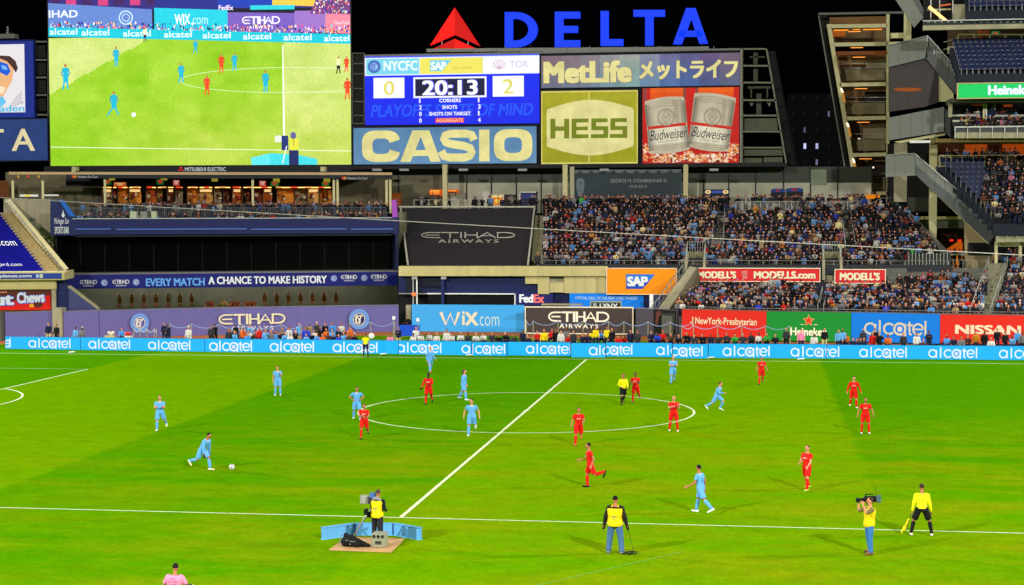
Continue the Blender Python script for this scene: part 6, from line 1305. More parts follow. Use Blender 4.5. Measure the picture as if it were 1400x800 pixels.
def person(label, x, y, rz, P, kit, group=None, h=1.8, z=0.0, vox=.013):
    J = joints(P); sc = h/1.80*1.0
    t = thing('person', label, 'person', (x, y, z), group, R(rz)); t.scale = (sc, sc, sc)
    off = Vector((0, 0, J['z0']))
    def B(mb, name, m, rm=None, sm=2):
        mb.v = [tuple(Vector(v)-off) for v in mb.v]; o = mb.build(name, m, t, True, world=False)
        if rm: remesh(o, rm, sm)
        return o
    B(body_mb(J), 'body', SKIN[kit.get('skin', 0)], vox, 1)
    sl = kit.get('sleeve', .5); fat = kit.get('fat', 0)
    B(shirt_mb(J, .024, kit.get('low', -.04), sl, fat), 'shirt' if not kit.get('jacket') else 'jacket', kit['top'], .017)
    if kit.get('trousers'): B(trousers_mb(J, fat*.6), 'trousers', kit['trousers'], .017)
    else: B(shorts_mb(J), 'shorts', kit['shorts'], .017)
    for k in 'lr':
        A, K, N_ = J['hip'+k], J['kn'+k], J['an'+k]
        if kit.get('socks'): m = MB(); m.tube([K.lerp(N_, .12), K.lerp(N_, .38), N_, N_+Vector((0, 0, -.03))], [.062, .068, .048, .046], 12, True); B(m, 'sock', kit['socks'])
        m = MB(); m.tube([N_+Vector((0, 0, -.045))-J['fd'+k]*.055, N_+Vector((0, 0, -.048))+J['fd'+k]*.05, J['toe'+k]+J['fd'+k]*.03], [.048, .05, .036], 10, True, flat=.85); B(m, 'shoe', kit.get('boots', WHITE))
        if kit.get('gloves'): m = MB(); d = (J['ha'+k]-J['wr'+k]).normalized(); m.tube([J['wr'+k], J['ha'+k], J['ha'+k]+d*.07], [.038, .052, .04], 10, True, flat=.7); B(m, 'glove', kit['gloves'])
    M = Matrix((J['hx'], -J['hf'], J['hu'])).transposed()
    if kit.get('hair') != 'bald':
        m = MB(); m.ell(J['hd']-J['hf']*.016+J['hu']*.018, (.082, .093, .099), 16, 10, lo=-.4 if not kit.get('beanie') else -.25, M=M)
        if kit.get('long'): m.tube([J['hd']-J['hf']*.07, J['hd']-J['hf']*.09-J['hu']*.12, J['hd']-J['hf']*.10-J['hu']*.2], [.07, .06, .03], 8, True)
        B(m, 'beanie' if kit.get('beanie') else 'hair', kit.get('beanie') or HAIRM[kit.get('hair', 'black')])
    else: pass
    if kit.get('socks') and kit['top'] is not YEL: m = MB(); c = J['up']*.475; m.tube([c+J['xx']*.088*math.cos(2*PI*q/10)+J['fw']*.072*math.sin(2*PI*q/10) for q in range(11)], .014, 6); B(m, 'collar', WHITE if kit['top'] is SKY else REDK)
    if kit.get('beard'): m = MB(); m.ell(J['hd']+J['hf']*.036-J['hu']*.07, (.058, .06, .05), 10, 6, M=M); B(m, 'beard', HAIRM['brown'])
    m = MB()
    for s in (1, -1): m.ell(J['hd']+J['hf']*.088+J['hx']*s*.032+J['hu']*.018, (.013, .010, .009), 8, 5, M=M)
    B(m, 'eyes', HAIRM['black'])
    m = MB(); m.tube([J['hd']+J['hf']*.094-J['hx']*.024-J['hu']*.055, J['hd']+J['hf']*.099-J['hu']*.056, J['hd']+J['hf']*.094+J['hx']*.024-J['hu']*.055], .006, 6, True); B(m, 'mouth', mat('lip', (120, 50, 44), .5))
    if kit.get('vest'):
        m = MB(); m.loft(torso_rings(J, .034+fat, -.041 if not kit.get('vlong') else -.121, .44, 16)); 
        for s in (1, -1): c = J['up']*.44+J['xx']*s*.10; m.tube([c-J['fw']*.11, c+J['up']*.055, c+J['fw']*.10], .035, 8)
        B(m, 'vest', kit['vest'], .016)
        m = MB(); m.mi = 0; 
        def bk(u, h, o_=.0): return J['up']*h+J['xx']*u-J['fw']*(.150+fat+o_)
        m.add([bk(-.075, .17), bk(.075, .17), bk(.075, .21), bk(-.075, .21)], [(0, 1, 2, 3)]); m.add([bk(-.03, .09), bk(.03, .09), bk(.03, .115), bk(-.03, .115)], [(0, 1, 2, 3)])
        B(m, 'vest_print', mat('vest_print', (150, 144, 90), .7))
    if kit.get('mark'):
        txt, colr, front, s_ = kit['mark']; v, f = text2d(txt, .03); m = MB(); w, hh, h0 = s_
        for a, b in [(0, 0)]:
            pts = []
            for (a, b) in v:
                u = (a-.5)*w*(1 if front else -1); dpt = (.155 if front else .146)+.0-abs(u)*.25
                pts.append(J['up']*(h0+b*hh)+J['xx']*(u*1)+J['fw']*(dpt if front else -dpt)+(J['fw']*.004 if front else -J['fw']*.004))
            m.add(pts, f)
        B(m, 'shirt_number' if not front else 'shirt_print', mat('mark_%s' % colr[0], colr[1], .6))
    t['J'] = None; del t['J']
    return t, J, off, sc
SKY = mat('sky_blue_kit', (96, 164, 226), .7, .06, 20, bump=.2); REDK = mat('red_kit', (214, 20, 8), .7, .06, 20, bump=.2); YEL = mat('referee_yellow', (226, 222, 10), .7, .05, 20, bump=.2); BLK = mat('black_cloth', (20, 20, 22), .8)
VEST = mat('vest_yellow', (232, 204, 10), .7, .1, 12, bump=.3); DENIM = mat('denim', (70, 106, 150), .85, .25, 6, bump=.2); BOOTW = mat('boot_white', (226, 226, 220), .4); BOOTB = mat('boot_black', (20, 22, 26), .4)
WM = ('w', (232, 232, 226))
blue = dict(top=SKY, shorts=SKY, socks=SKY, boots=BOOTW); blueL = dict(blue, sleeve=2)
red = dict(top=REDK, shorts=REDK, socks=REDK, boots=BOOTW, mark=('BMO', WM, True, (.19, .055, .28))); redL = dict(red, sleeve=2)
def at(px, py): v = atz(px, py, 0); return v.x, v.y
RUN = dict(lean=14, hl=38, kl=50, hr=-22, kr=45, sl=-30, el=80, sr=40, er=80, ir=10)
GP = 'footballers in sky blue on the pitch'; GR = 'footballers in red on the pitch'
PL = [
 (277, 643, 72, dict(lean=32, hl=32, kl=26, hr=-20, kr=60, fr=-50, sl=20, el=10, sr=30, er=15, nod=8), dict(blueL, gloves=BLK, skin=1, boots=mat('boot_cream', (230, 226, 170), .5)), 'sky blue player with black gloves leaning forward as he runs to the ball', GP, 1.82),
 (219, 589, 15, dict(lean=2, hl=-18, kl=42, fl=-30, hr=6, kr=4, al=14, sl=25, el=88, il=18, sr=25, er=88, ir=18), dict(blue, skin=0, hair='brown'), 'sky blue player stepping with both hands held before his chest at the far left', GP, 1.82),
 (380, 541, 8, dict(hl=4, hr=2, sl=30, el=115, il=10, sr=4, er=20), dict(blue, hair='brown'), 'sky blue player standing with one hand at his mouth on the mowing edge', GP, 1.82),
 (488, 574, 20, dict(hl=14, hr=-8, kr=20, sl=-22, ol=42, el=80, il=40, sr=-22, **{'or': 42}, er=80, ir=40), dict(blue, hair='black', skin=1), 'sky blue player with hands on hips on the left of the centre circle', GP, 1.8),
 (498, 600, 10, dict(hl=-14, kl=55, fl=-40, hr=12, kr=10, sl=25, el=60, il=40, sr=30, er=75, ir=35), dict(red, skin=1, boots=BOOTB), 'red player jogging with clasped hands beside the hands on hips player', GR, 1.75),
 (586, 553, 5, dict(hl=-12, kl=40, fl=-30, hr=8, kr=5, sl=35, el=50, il=25, sr=5, **{'or': 22}, er=45), dict(redL, skin=3, boots=BOOTB, gloves=BLK), 'red player with dark skin walking to camera in the left part of the circle', GR, 1.85),
 (588, 509, 40, dict(hl=-22, kl=10, fl=-25, hr=26, kr=12, sl=10, el=40, sr=-5, er=30, al=12), dict(blueL, hair='grey', skin=0, boots=mat('boot_red', (200, 70, 40), .5)), 'sky blue player striding near the far touchline', GP, 1.84),
 (634, 547, 75, dict(hl=-18, kl=16, hr=22, kr=14, sl=-5, el=20, sr=20, er=25), dict(blueL, hair='brown', long=1), 'sky blue player with long dark hair walking right inside the circle', GP, 1.86),
 (645, 596, 8, dict(hl=-18, kl=70, fl=-60, hr=6, kr=4, sl=-12, ol=30, el=30, il=-8, sr=-12, **{'or': 30}, er=30, ir=-8, turn=30), dict(blue, hair='brown', skin=0), 'sky blue player facing camera with arms apart on the circle line', GP, 1.86),
 (852, 553, 25, dict(hl=-16, kl=30, fl=-25, hr=14, kr=8, sl=15, el=45, il=20, sr=10, **{'or': 26}, er=60, ir=25, turn=25), dict(top=YEL, shorts=BLK, socks=BLK, boots=BOOTB, sleeve=2, hair='brown', skin=1), 'referee in yellow shirt and black shorts walking in the circle', None, 1.8),
 (869, 551, -5, dict(hl=-20, kl=45, fl=-20, hr=6, kr=4, sl=30, el=70, il=20, sr=5, **{'or': 20}, er=30), dict(red, skin=2, boots=mat('boot_green', (20, 120, 90), .5)), 'red player jogging close to the yellow referee', GR, 1.8),
 (920, 525, 15, dict(hl=-28, kl=6, hr=14, kr=8, sl=30, el=80, il=25, sr=30, er=80, ir=20, side=0), dict(blue, hair='bald', boots=BOOTB, skin=0), 'bald sky blue player striding below the far boards', GP, 1.84),
 (921, 590, 8, dict(hl=2, hr=-4, kr=8, sl=35, el=100, il=15, sr=30, er=90, ir=15, al=8, ar=8), dict(red, hair='blond', skin=0), 'red player with fair shaved head holding hands at his chest near the circle edge', GR, 1.82),
 (980, 561, 65, dict(lean=20, hl=48, kl=75, fl=-20, hr=-26, kr=40, fr=-45, sl=-38, el=75, sr=45, er=70, ir=0), dict(blueL, hair='brown', skin=0), 'sky blue player sprinting right beyond the circle edge', GP, 1.8),
 (1041, 526, 10, dict(hl=-12, kl=45, fl=-30, hr=10, kr=6, sl=5, ol=22, el=35, sr=10, **{'or': 22}, er=35), dict(red, hair='black', skin=1, boots=BOOTB), 'red player jogging to camera closest to the far touchline', GR, 1.8),
 (791, 609, 12, dict(lean=6, hl=-12, kl=75, fl=-55, hr=12, kr=10, sl=20, el=60, il=20, sr=5, **{'or': 22}, er=45), dict(red, hair='black', skin=1, boots=mat('boot_red', (0, 0, 0))), 'red player jogging with one foot lifted just right of the halfway line', GR, 1.84),
 (807, 667, -78, dict(lean=6, hl=-20, kl=88, fl=-70, hr=14, kr=16, sl=-28, el=55, sr=15, er=70), dict(red, hair='black', skin=1, boots=BOOTB), 'red player running left with one heel kicked up behind', GR, 1.84),
 (958, 702, -112, dict(lean=7, hr=20, kr=8, hl=-26, kl=22, fl=-30, sr=-18, er=35, sl=24, el=45, turn=20), dict(blue, hair='black', skin=1, mark=('11', ('nv', (60, 90, 150)), False, (.16, .17, .18))), 'sky blue player seen from behind with a number on his back', GP, 1.84),
 (1103, 670, -40, dict(lean=-3, hl=22, kl=12, hr=-14, kr=20, al=8, ar=6, sl=20, el=30, sr=15, er=60, ir=25, turn=-15), dict(red, hair='brown', skin=0, boots=mat('boot_lime', (170, 200, 60), .5)), 'red player stepping left with legs apart right of the numbered blue player', GR, 1.84),
 (1167, 558, 5, dict(hl=10, kl=20, hr=-10, kr=30, sl=5, ol=25, el=30, sr=5, **{'or': 25}, er=30), dict(redL, hair='brown', skin=0), 'red player with fair skin walking at right, the farther of two', GR, 1.82),
 (1183, 593, 0, dict(hl=3, hr=3, al=7, ar=7, sl=2, ol=26, el=30, sr=2, **{'or': 26}, er=30), dict(red, hair='brown', beard=1, skin=1), 'bearded red player standing at right, the nearer of two', GR, 1.82),
 (500, 487.5, 178, dict(al=7, ar=7, sl=5, el=20, sr=5, er=15), dict(top=YEL, shorts=mat('navy_shorts', (24, 34, 84), .7), socks=mat('navy_shorts', (0, 0, 0)), boots=BOOTB, hair='brown', skin=1), 'far assistant referee in yellow shirt and navy shorts before the boards', None, 1.78),
]
for px, py, rz, P, kit, lab, grp, h in PL:
    x, y = at(px, py); person(lab, x, y, rz, P, kit, grp, h)
# ball
x, y = at(317, 642.5); t = thing('football', 'white football lying on the grass before the running blue player', 'ball', (x, y, 0))
m = MB(); m.ell((0, 0, .125), (.12, .12, .12), 20, 14); m.build('shell', BOOTW, t, True, world=False)
m = MB()
for a, b in [(0, 0), (70, 10), (140, -10), (215, 12), (290, -8), (30, 55), (150, 55), (270, 55), (-90, 2), (-60, 40), (-120, -28)]:
    d = Vector((math.cos(R(a))*math.cos(R(b)), math.sin(R(a))*math.cos(R(b)), math.sin(R(b)))); u = d.cross(Vector((0, .1, 1))).normalized(); w = d.cross(u); m.add([Vector((0, 0, .125))+d*.1215+(u*math.cos(2*PI*k/5)+w*math.sin(2*PI*k/5))*.032 for k in range(5)]+[Vector((0, 0, .125))+d*.124], [(k, (k+1) % 5, 5) for k in range(5)])
m.build('patches', mat('ball_patch', (90, 70, 90), .5), t, world=False)
# assistant referee at right, legs apart, holding a flag
x, y = at(1260, 733); t, J, off, sc = person('assistant referee in yellow from behind with legs wide and flag lowered', x, y, 178, dict(lean=12, hl=14, kl=16, hr=14, kr=16, al=20, ar=20, sl=8, ol=14, el=10, sr=8, **{'or': 14}, er=10), dict(top=YEL, shorts=BLK, socks=BLK, boots=BOOTW, sleeve=2, hair='brown', skin=1), None, 1.84)
ft = thing('linesman_flag', 'yellow flag held low by the assistant referee at right', 'flag', (x, y, 0), None, R(178)); ft.scale = (sc,)*3
a = J['har']-off if True else 0; a = J['hal']-off; 
for k in 'l': a = J['ha'+k]-off
m = MB(); e = a+Vector((.20, -.05, -.62)); m.tube([a+Vector((-.02, 0, .12)), e], .012, 6); m.build('stick', DARK, ft, world=False)
m = MB(); b0 = a.lerp(e, .28); b1 = a.lerp(e, .98); rows = []
for i in range(7):
    q = b0.lerp(b1, i/6); rows.append([q, q+Vector((.08, .03*math.sin(i), -.03)), q+Vector((.16-.015*abs(i-4), .03*math.cos(i*1.3), -.08)), q+Vector((.20-.03*abs(i-4), 0, -.16))])
vs = [p for r_ in rows for p in r_]; fs = [(i*4+j, i*4+j+1, (i+1)*4+j+1, (i+1)*4+j) for i in range(6) for j in range(3)]
m.add(vs, fs); fl_ = m.build('cloth', mat('flag_yellow', (236, 214, 30), .7), ft, True, world=False); fl_.modifiers.new('s', 'SOLIDIFY').thickness = .006
# shoulder camera operator
x, y = at(1188, 757.5); kit = dict(top=mat('olive_shirt', (112, 102, 62), .8, .15, 8, bump=.3), sleeve=.95, trousers=mat('blue_jeans', (56, 112, 176), .85, .15, 6, bump=.2), boots=mat('boot_brown', (120, 80, 60), .6), vest=VEST, vlong=1, hair='brown', skin=0, fat=.02)
t, J, off, sc = person('cameraman in yellow vest and blue jeans holding a shoulder camera to the left', x, y, -70, dict(lean=-3, hl=4, hr=-6, al=6, ar=8, sl=72, el=85, il=10, ol=25, sr=60, er=110, ir=8, **{'or': 30}), kit, None, 1.86)
ct = thing('video_camera', 'black shoulder video camera with viewfinder and aerial on the cameraman', 'camera', (x, y, 0), None, R(-70)); ct.scale = (sc,)*3
hc = J['hd']-off+J['xx']*-.17+Vector((0, 0, .0))
for nm, lo, hi, m_ in [('camera_body', (-.07, -.10, -.08), (.07, .26, .10), BOOTB), ('battery', (-.065, .26, -.09), (.065, .34, .09), mat('grey_batt', (80, 96, 106), .4)), ('lens', (-.05, -.30, -.05), (.05, -.10, .05), DARK), ('lens_hood', (-.08, -.36, -.07), (.08, -.30, .07), BOOTB), ('viewfinder', (.07, -.16, 0), (.17, -.06, .08), BOOTB), ('handle', (-.02, -.08, .15), (.02, .2, .18), BOOTB), ('transmitter', (-.05, .30, -.10), (.05, .42, .12), mat('slate_blue', (70, 100, 120), .4)), ('shoulder_pad', (-.06, -.02, -.13), (.06, .15, -.08), DARK)]:
    m = MB(); m.box(tuple(hc[i]+lo[i] for i in range(3)), tuple(hc[i]+hi[i] for i in range(3))); o = m.build(nm, m_, ct, world=False); o.modifiers.new('b', 'BEVEL').width = .01
m = MB(); m.tube([hc+Vector((0, .3, .1)), hc+Vector((-.03, .24, .42))], .006, 5); m.box((hc.x-.02, hc.y-.08, hc.z+.1), (hc.x+.02, hc.y-.05, hc.z+.16)); m.build('aerial', BOOTB, ct, world=False)
# cable assistant from behind
x, y = at(841, 757); kit = dict(top=mat('dark_brown_jacket', (34, 26, 24), .8, .15, 8, bump=.3), jacket=1, sleeve=2, trousers=DENIM, boots=mat('shoe_grey', (120, 124, 130), .6), vest=VEST, vlong=1, low=-.121, beanie=mat('black_knit', (14, 14, 16), .9, bump=.3), skin=1, fat=.045, gloves=BLK)
person('man in black beanie, dark jacket and yellow vest seen from behind on the touchline', x, y, 176, dict(lean=2, hl=3, hr=3, al=9, ar=9, sl=2, ol=20, el=14, sr=2, **{'or': 20}, er=14), kit, None, 1.9)
mb = MB(); c = Vector((x+.62, y-.0, .02)); pts = []
for i in range(40): a_ = i*.6; pts.append(c+Vector(((.14+.08*math.sin(i*.37))*math.cos(a_)*1.2-.15, (.12+.06*math.cos(i*.3))*math.sin(a_)*1.4, .015+.015*math.sin(i)+i*.0005)))
mb.tube(pts, .012, 5); pt2 = [Vector((x+.36, y, .95)), Vector((x+.50, y+.05, .4)), Vector((x+.6, y, .06))]; mb.tube(pt2, .008, 5)
tag(mb.build('coiled_cable', BOOTB), 'loose black cable coil on the grass beside the man in the beanie', 'cable')
# platform camera, operator and props
cx, cy = at(516, 745)
q = [atz(450, 751, .05), atz(535, 754, .05), atz(553, 736, .05), atz(475, 733.5, .05)]
mb = MB(); mb.prism([Vector((v.x, v.y, .012)) for v in q], (0, 0, .035)); tag(mb.build('plywood_mat', mat('plywood', (190, 150, 100), .7, .1, 4)), 'tan plywood sheet on the grass under the platform camera', 'mat')
ZP = .047
kit = dict(top=mat('black_jacket', (22, 22, 26), .8, bump=.3, var=.1), jacket=1, sleeve=2, trousers=mat('charcoal_trousers', (34, 36, 40), .85), boots=BOOTB, vest=VEST, vlong=1, low=-.121, beanie=mat('brown_cap', (74, 58, 56), .9), skin=1, fat=.02)
t, J, off, sc = person('camera operator in yellow vest with grey hood behind the tripod camera', cx, cy, 165, dict(lean=6, hl=10, hr=-6, kl=8, al=7, ar=7, sl=35, el=60, il=-6, sr=-5, er=85, ir=15, **{'or': 18}, ol=20), kit, None, 1.82, ZP)
m = MB(); nkp = J['nk']-off; m.tube([nkp+Vector((-.13, .08, -.02)), nkp+Vector((0, .12, .03)), nkp+Vector((.13, .08, -.02))], [.05, .07, .05], 8, True); m.build('hood', mat('grey_hood', (130, 130, 132), .9), t, True, world=False)
tx, ty = atz(509, 743, 0).x, atz(509, 743, 0).y
TZ = .17
tv = thing('tripod_camera', 'grey broadcast camera on a tripod within the blue padded barrier', 'camera', (tx, ty, ZP))
for (ex, ey) in [(-.75, .25), (.28, -.1), (.22, .62)]:
    m = MB(); m.tube([(0, .1, 1.12), (ex*.55, .1+ey*.5, .6), (ex, .1+ey*.8, .02)], [.035, .03, .024], 8); m.build('leg', STEEL, tv, True, world=False)
m = MB(); m.tube([(0, .1, 1.08), (0, .1, 1.28)], [.07, .09], 12); m.build('head', DARK, tv, True, world=False)
for nm, lo, hi, m_ in [('camera_body', (-.14, -.05, 1.44), (.08, .32, 1.66), mat('camera_grey', (60, 62, 66), .5)), ('lens_box', (-.40, .12, 1.40), (-.13, .36, 1.66), mat('lens_box_grey', (150, 150, 138), .5)), ('lens_shade', (-.43, .10, 1.38), (-.39, .38, 1.68), mat('lens_box_grey', (0, 0, 0))), ('viewfinder', (-.06, -.12, 1.64), (.12, .1, 1.80), mat('vf_blue', (70, 104, 160), .4)), ('pan_bar', (-.02, -.42, 1.2), (.02, 0, 1.24), DARK), ('zoom_control', (-.22, -.25, 1.1), (-.1, -.1, 1.3), BOOTB), ('cable_box', (-.16, -.05, .98), (.02, .1, 1.16), BOOTB)]:
    m = MB(); m.box((lo[0], lo[1], lo[2]-TZ), (hi[0], hi[1], hi[2]-TZ)); o = m.build(nm, m_, tv, world=False); o.modifiers.new('b', 'BEVEL').width = .015
x, y = atz(519, 747.5, .05).x, atz(519, 747.5, .05).y
bx = thing('flight_case', 'grey metal equipment case with dark latches on the plywood', 'case', (x, y, ZP))
m = MB(); m.box((-.22, -.18, 0), (.22, .26, .36)); o = m.build('box', mat('case_grey', (138, 140, 118), .5, .1, 10), bx, world=False); o.modifiers.new('b', 'BEVEL').width = .02
m = MB(); m.box((-.23, -.19, .37), (.23, .27, .46)); o = m.build('lid', mat('case_grey', (0, 0, 0)), bx, world=False); o.modifiers.new('b', 'BEVEL').width = .02
for lx in (-.14, 0, .14): m = MB(); m.box((lx-.03, -.205, .32), (lx+.03, -.192, .42)); m.build('latch', DARK, bx, world=False)
m = MB(); m.box((-.10, -.2, .12), (.10, -.184, .22)); m.build('recess', mat('case_dark', (70, 72, 60), .6), bx, world=False)
m = MB(); m.tube([(-.09, -.2, .2), (-.09, -.23, .2), (.09, -.23, .2), (.09, -.2, .2)], .01, 5); m.build('handle', DARK, bx, world=False)
x, y = atz(484, 747.5, .05).x, atz(484, 747.5, .05).y
bg_ = thing('camera_bag', 'black slumped camera bag and cable heap on the plywood', 'bag', (x, y, ZP))
m = MB(); m.tube([(-.28, 0, .16), (-.1, .02, .2), (.15, 0, .14), (.5, -.02, .06)], [.17, .20, .13, .05], 12, True); m.ell((-.26, .02, .34), (.10, .1, .12)); m.ell((.12, -.1, .12), (.2, .12, .1)); o = m.build('bag', BLK, bg_, True, world=False); o.modifiers.new('r', 'REMESH').voxel_size = .02; o.modifiers['r'].mode = 'VOXEL'
m = MB()
for i, (a, b) in enumerate([((-.4, -.14, .3), (-.34, -.1, .02)), ((-.42, 0, .4), (-.42, .1, .05)), ((-.1, -.2, .22), (.1, -.18, .2))]): m.tube([a, ((a[0]+b[0])/2-.05, a[1], (a[2]+b[2])/2), b], .014, 5)
m.build('strap', mat('strap_grey', (120, 116, 110), .7), bg_, True, world=False)
m = MB(); [m.ell(c_, (.025, .02, .02), 6, 4) for c_ in ((-.2, -.19, .24), (-.08, -.2, .12), (.02, -.14, .2))]; m.build('fittings', STEEL, bg_, world=False)
# blue padded barrier
bar2 = thing('padded_barrier', 'light blue padded barrier of four blocks around the platform camera', 'barrier', atz(508, 730, 0))
PADB = mat('pad_blue', (92, 160, 214), .55, .06, 6)
bp_ = [atz(442, 738, 0), atz(485, 732, 0), atz(537.5, 732, 0), atz(573, 738.5, 0)]
for i in range(3):
    A, B = bp_[i], bp_[i+1]; d = (B-A).normalized(); n = Vector((-d.y, d.x, 0)); parts = [(0, 1)] if i != 1 else [(0, 1)]
    m = MB(); m.prism([A+d*.012, B-d*.012, B-d*.012+n*.16, A+d*.012+n*.16], (0, 0, .40)); o = m.build('pad', PADB, bar2); o.modifiers.new('b', 'BEVEL').width = .02
for v in bp_[1:3]: m = MB(); m.box((v.x-.02, v.y-.015, .0), (v.x+.03, v.y+.0, .41)); m.build('seam_strap', mat('pad_seam', (30, 60, 120), .6), bar2)
# seated photographer at the lower left edge
v = atz(238, 841, 0); stl = thing('stool', 'low grey folding stool under the pink vested photographer', 'stool', (v.x, v.y, 0))
m = MB(); m.box((-.2, -.18, .40), (.2, .18, .44)); m.build('seat', DARK, stl, world=False)
for a_, b_ in ((-.17, -.15), (.17, -.15), (-.17, .15), (.17, .15)): m = MB(); m.tube([(a_, b_, 0), (a_*.8, b_*.8, .4)], .015, 6); m.build('leg', STEEL, stl, world=False)
PINK = mat('pink_vest', (244, 140, 178), .7, .06, 12, bump=.2)
t, J, off, sc = person('photographer in a pink printed vest seen from behind at the bottom edge', v.x, v.y, 180, dict(lean=12, hl=82, kl=84, hr=82, kr=84, al=14, ar=14, sl=22, ol=30, el=60, il=10, sr=22, **{'or': 30}, er=60, ir=10, nod=8), dict(top=PINK, sleeve=.7, trousers=BLK, boots=BOOTB, hair='black', skin=1, fat=.03), None, 1.82)
t.location.z = -( -off.z - .44/sc - .10)*0
for i, (w_, b_) in enumerate([('NYC', 'a'), ('SOCCER', 'b'), ('CLUB', 'c')]):
    v_, f_ = text2d(w_, .01); m = MB(); w = [.15, .30, .20][i]; hh = .045; h0 = .36-i*.075
    m.add([J['up']*(h0+b*hh)-J['xx']*((a-.5)*w)-J['fw']*(.158+.03-abs((a-.5)*w)*.2) for a, b in v_], f_); m.v = [tuple(Vector(q)-off) for q in m.v]; m.build('vest_lettering', mat('magenta_ink', (150, 20, 70), .6), t, world=False)
c2 = thing('photo_camera', 'black camera with white barrelled lens beside the pink vested photographer', 'camera', (v.x+.36, v.y+.1, 0))
m = MB(); m.box((-.09, -.05, .66), (.09, .1, .82)); m.build('camera_body', BOOTB, c2, world=False); m = MB(); m.tube([(0, .1, .70), (.02, .36, .70)], [.035, .045], 12); m.build('lens', WHITE, c2, True, world=False); m = MB(); m.tube([(0, 0, .66), (0, 0, 0)], .014, 6); m.build('monopod', DARK, c2, world=False)
# fourth official's table, chairs, blue table
t = thing('sideline_table', 'light blue covered sideline table right of centre', 'table', atz(811, 470, .0)); tp = aty(811, 463, 36.6)
m = MB(); m.box((tp.x-1.1, 36.2, .72), (tp.x+1.1, 36.9, .80)); m.build('tabletop', mat('table_blue', (60, 140, 214), .5), t)
m = MB(); m.box((tp.x-1.08, 36.22, .35), (tp.x+1.08, 36.88, .715)); m.build('cover', mat('table_blue2', (96, 164, 226), .6), t); t.location.z = 0
t.location = (tp.x, 36.5, 0)
for c in t.children: c.location = -Vector((tp.x, 36.5, 0)) + Vector((tp.x, 36.5, 0))
for o in list(t.children):
    off_ = atz(811, 470, 0)-Vector((tp.x, 36.5, 0)); o.location = off_
bt = aty(558, 449, 50); t = thing('blue_table', 'royal blue covered table in the gap between violet wall and blue banner', 'table', (bt.x, 50, 0))
m = MB(); m.box((-.85, 0, .25), (.85, .8, 1.16)); m.build('cloth', mat('royal_cloth', (20, 70, 190), .6), t, world=False)
for a_ in (-.7, .7): m = MB(); m.box((a_-.03, .1, 0), (a_+.03, .16, .25)); m.build('leg', STEEL, t, world=False)

# ------------------------------------------------------------------ sideline people and spectators (one mesh each, shared)
def crowd_mesh(P, fat=0.02, hat=False, seg=7, long_coat=False):
    J = joints(P); off = Vector((0, 0, J['z0'])); m = MB()
    m.mi = 1; m.loft(torso_rings(J, .03+fat, -.13, .48, 9))
    m.mi = 0; m.tube([J['nk']-J['up']*.02, J['hd']-J['hu']*.04], .05, 6); M = Matrix((J['hx'], -J['hf'], J['hu'])).transposed(); m.ell(J['hd']+J['hf']*.006, (.078, .098, .115), 9, 6, M=M); m.tube([J['hd']+J['hf']*.085+J['hu']*.01, J['hd']+J['hf']*.118-J['hu']*.02], [.01, .02], 4)
    m.mi = 3; m.ell(J['hd']-J['hf']*.02+J['hu']*.024, (.09, .1, .108), 9, 5, lo=-.3, M=M)
    if hat: m.ell(J['hd']+J['hu']*.13, (.03, .03, .03), 6, 4)
    for k in 'lr':
        s = 1 if k == 'l' else -1
        m.mi = 1; m.tube([J['sh'+k]-J['xx']*s*.04, J['sh'+k], J['el'+k], J['wr'+k]], [.075, .075, .06, .045], seg, True)
        m.mi = 0; m.tube([J['wr'+k], J['ha'+k]+(J['ha'+k]-J['wr'+k])*.5], [.035, .03], 5, True)
        m.mi = 2; m.tube([J['hip'+k], J['kn'+k], J['an'+k]], [.115, .085, .065], seg, True); m.tube([J['an'+k]+Vector((0, 0, -.045)), J['toe'+k]], [.05, .04], 5, True)
    m.v = [tuple(Vector(v)-off) for v in m.v]; me = m.mesh('person_body'); me.shade_smooth(); 
    for q in range(4): me.materials.append(None)
    return me, m
SIT = dict(hl=82, kl=80, hr=82, kr=84, al=8, ar=8)
CM = {'stand': crowd_mesh(dict(sl=12, el=30, sr=8, er=25, hl=2, hr=4)), 'fold': crowd_mesh(dict(sl=28, el=95, il=35, sr=28, er=95, ir=35)), 'phone': crowd_mesh(dict(sl=50, el=95, il=10, sr=10, er=30, turn=20)),
      'sit': crowd_mesh(dict(SIT, lean=6, sl=35, el=50, il=15, sr=35, er=50, ir=15)), 'sitlean': crowd_mesh(dict(SIT, lean=28, sl=50, el=70, il=12, sr=50, er=70, ir=12)), 'sitclap': crowd_mesh(dict(SIT, lean=4, sl=50, el=75, il=30, sr=50, er=75, ir=30, turn=-20)), 'sithat': crowd_mesh(dict(SIT, lean=10, sl=30, el=60, il=20, sr=30, er=60, ir=20, turn=15), hat=True), 'standhat': crowd_mesh(dict(sl=20, el=60, il=20, sr=8, er=20, turn=-15), hat=True),
      'cheer': crowd_mesh(dict(sl=150, el=30, sr=140, er=35, ol=20))}
TOPS = {'navy': (24, 30, 58), 'black': (16, 16, 18), 'white': (206, 204, 194), 'light blue': (96, 160, 214), 'sky blue': (70, 140, 210), 'red': (196, 26, 20), 'grey': (110, 110, 112), 'dark grey': (48, 50, 54), 'yellow': (230, 206, 20), 'orange': (214, 100, 30), 'pink': (236, 130, 170), 'tan': (160, 130, 90), 'green': (50, 150, 60), 'royal blue': (36, 60, 190), 'brown': (80, 50, 36), 'mustard': (180, 120, 20), 'khaki': (190, 176, 120)}
TM = {k: mat('cloth_'+k.replace(' ', '_'), v, .8, .1, 15) for k, v in TOPS.items()}
MSKIN = SKIN
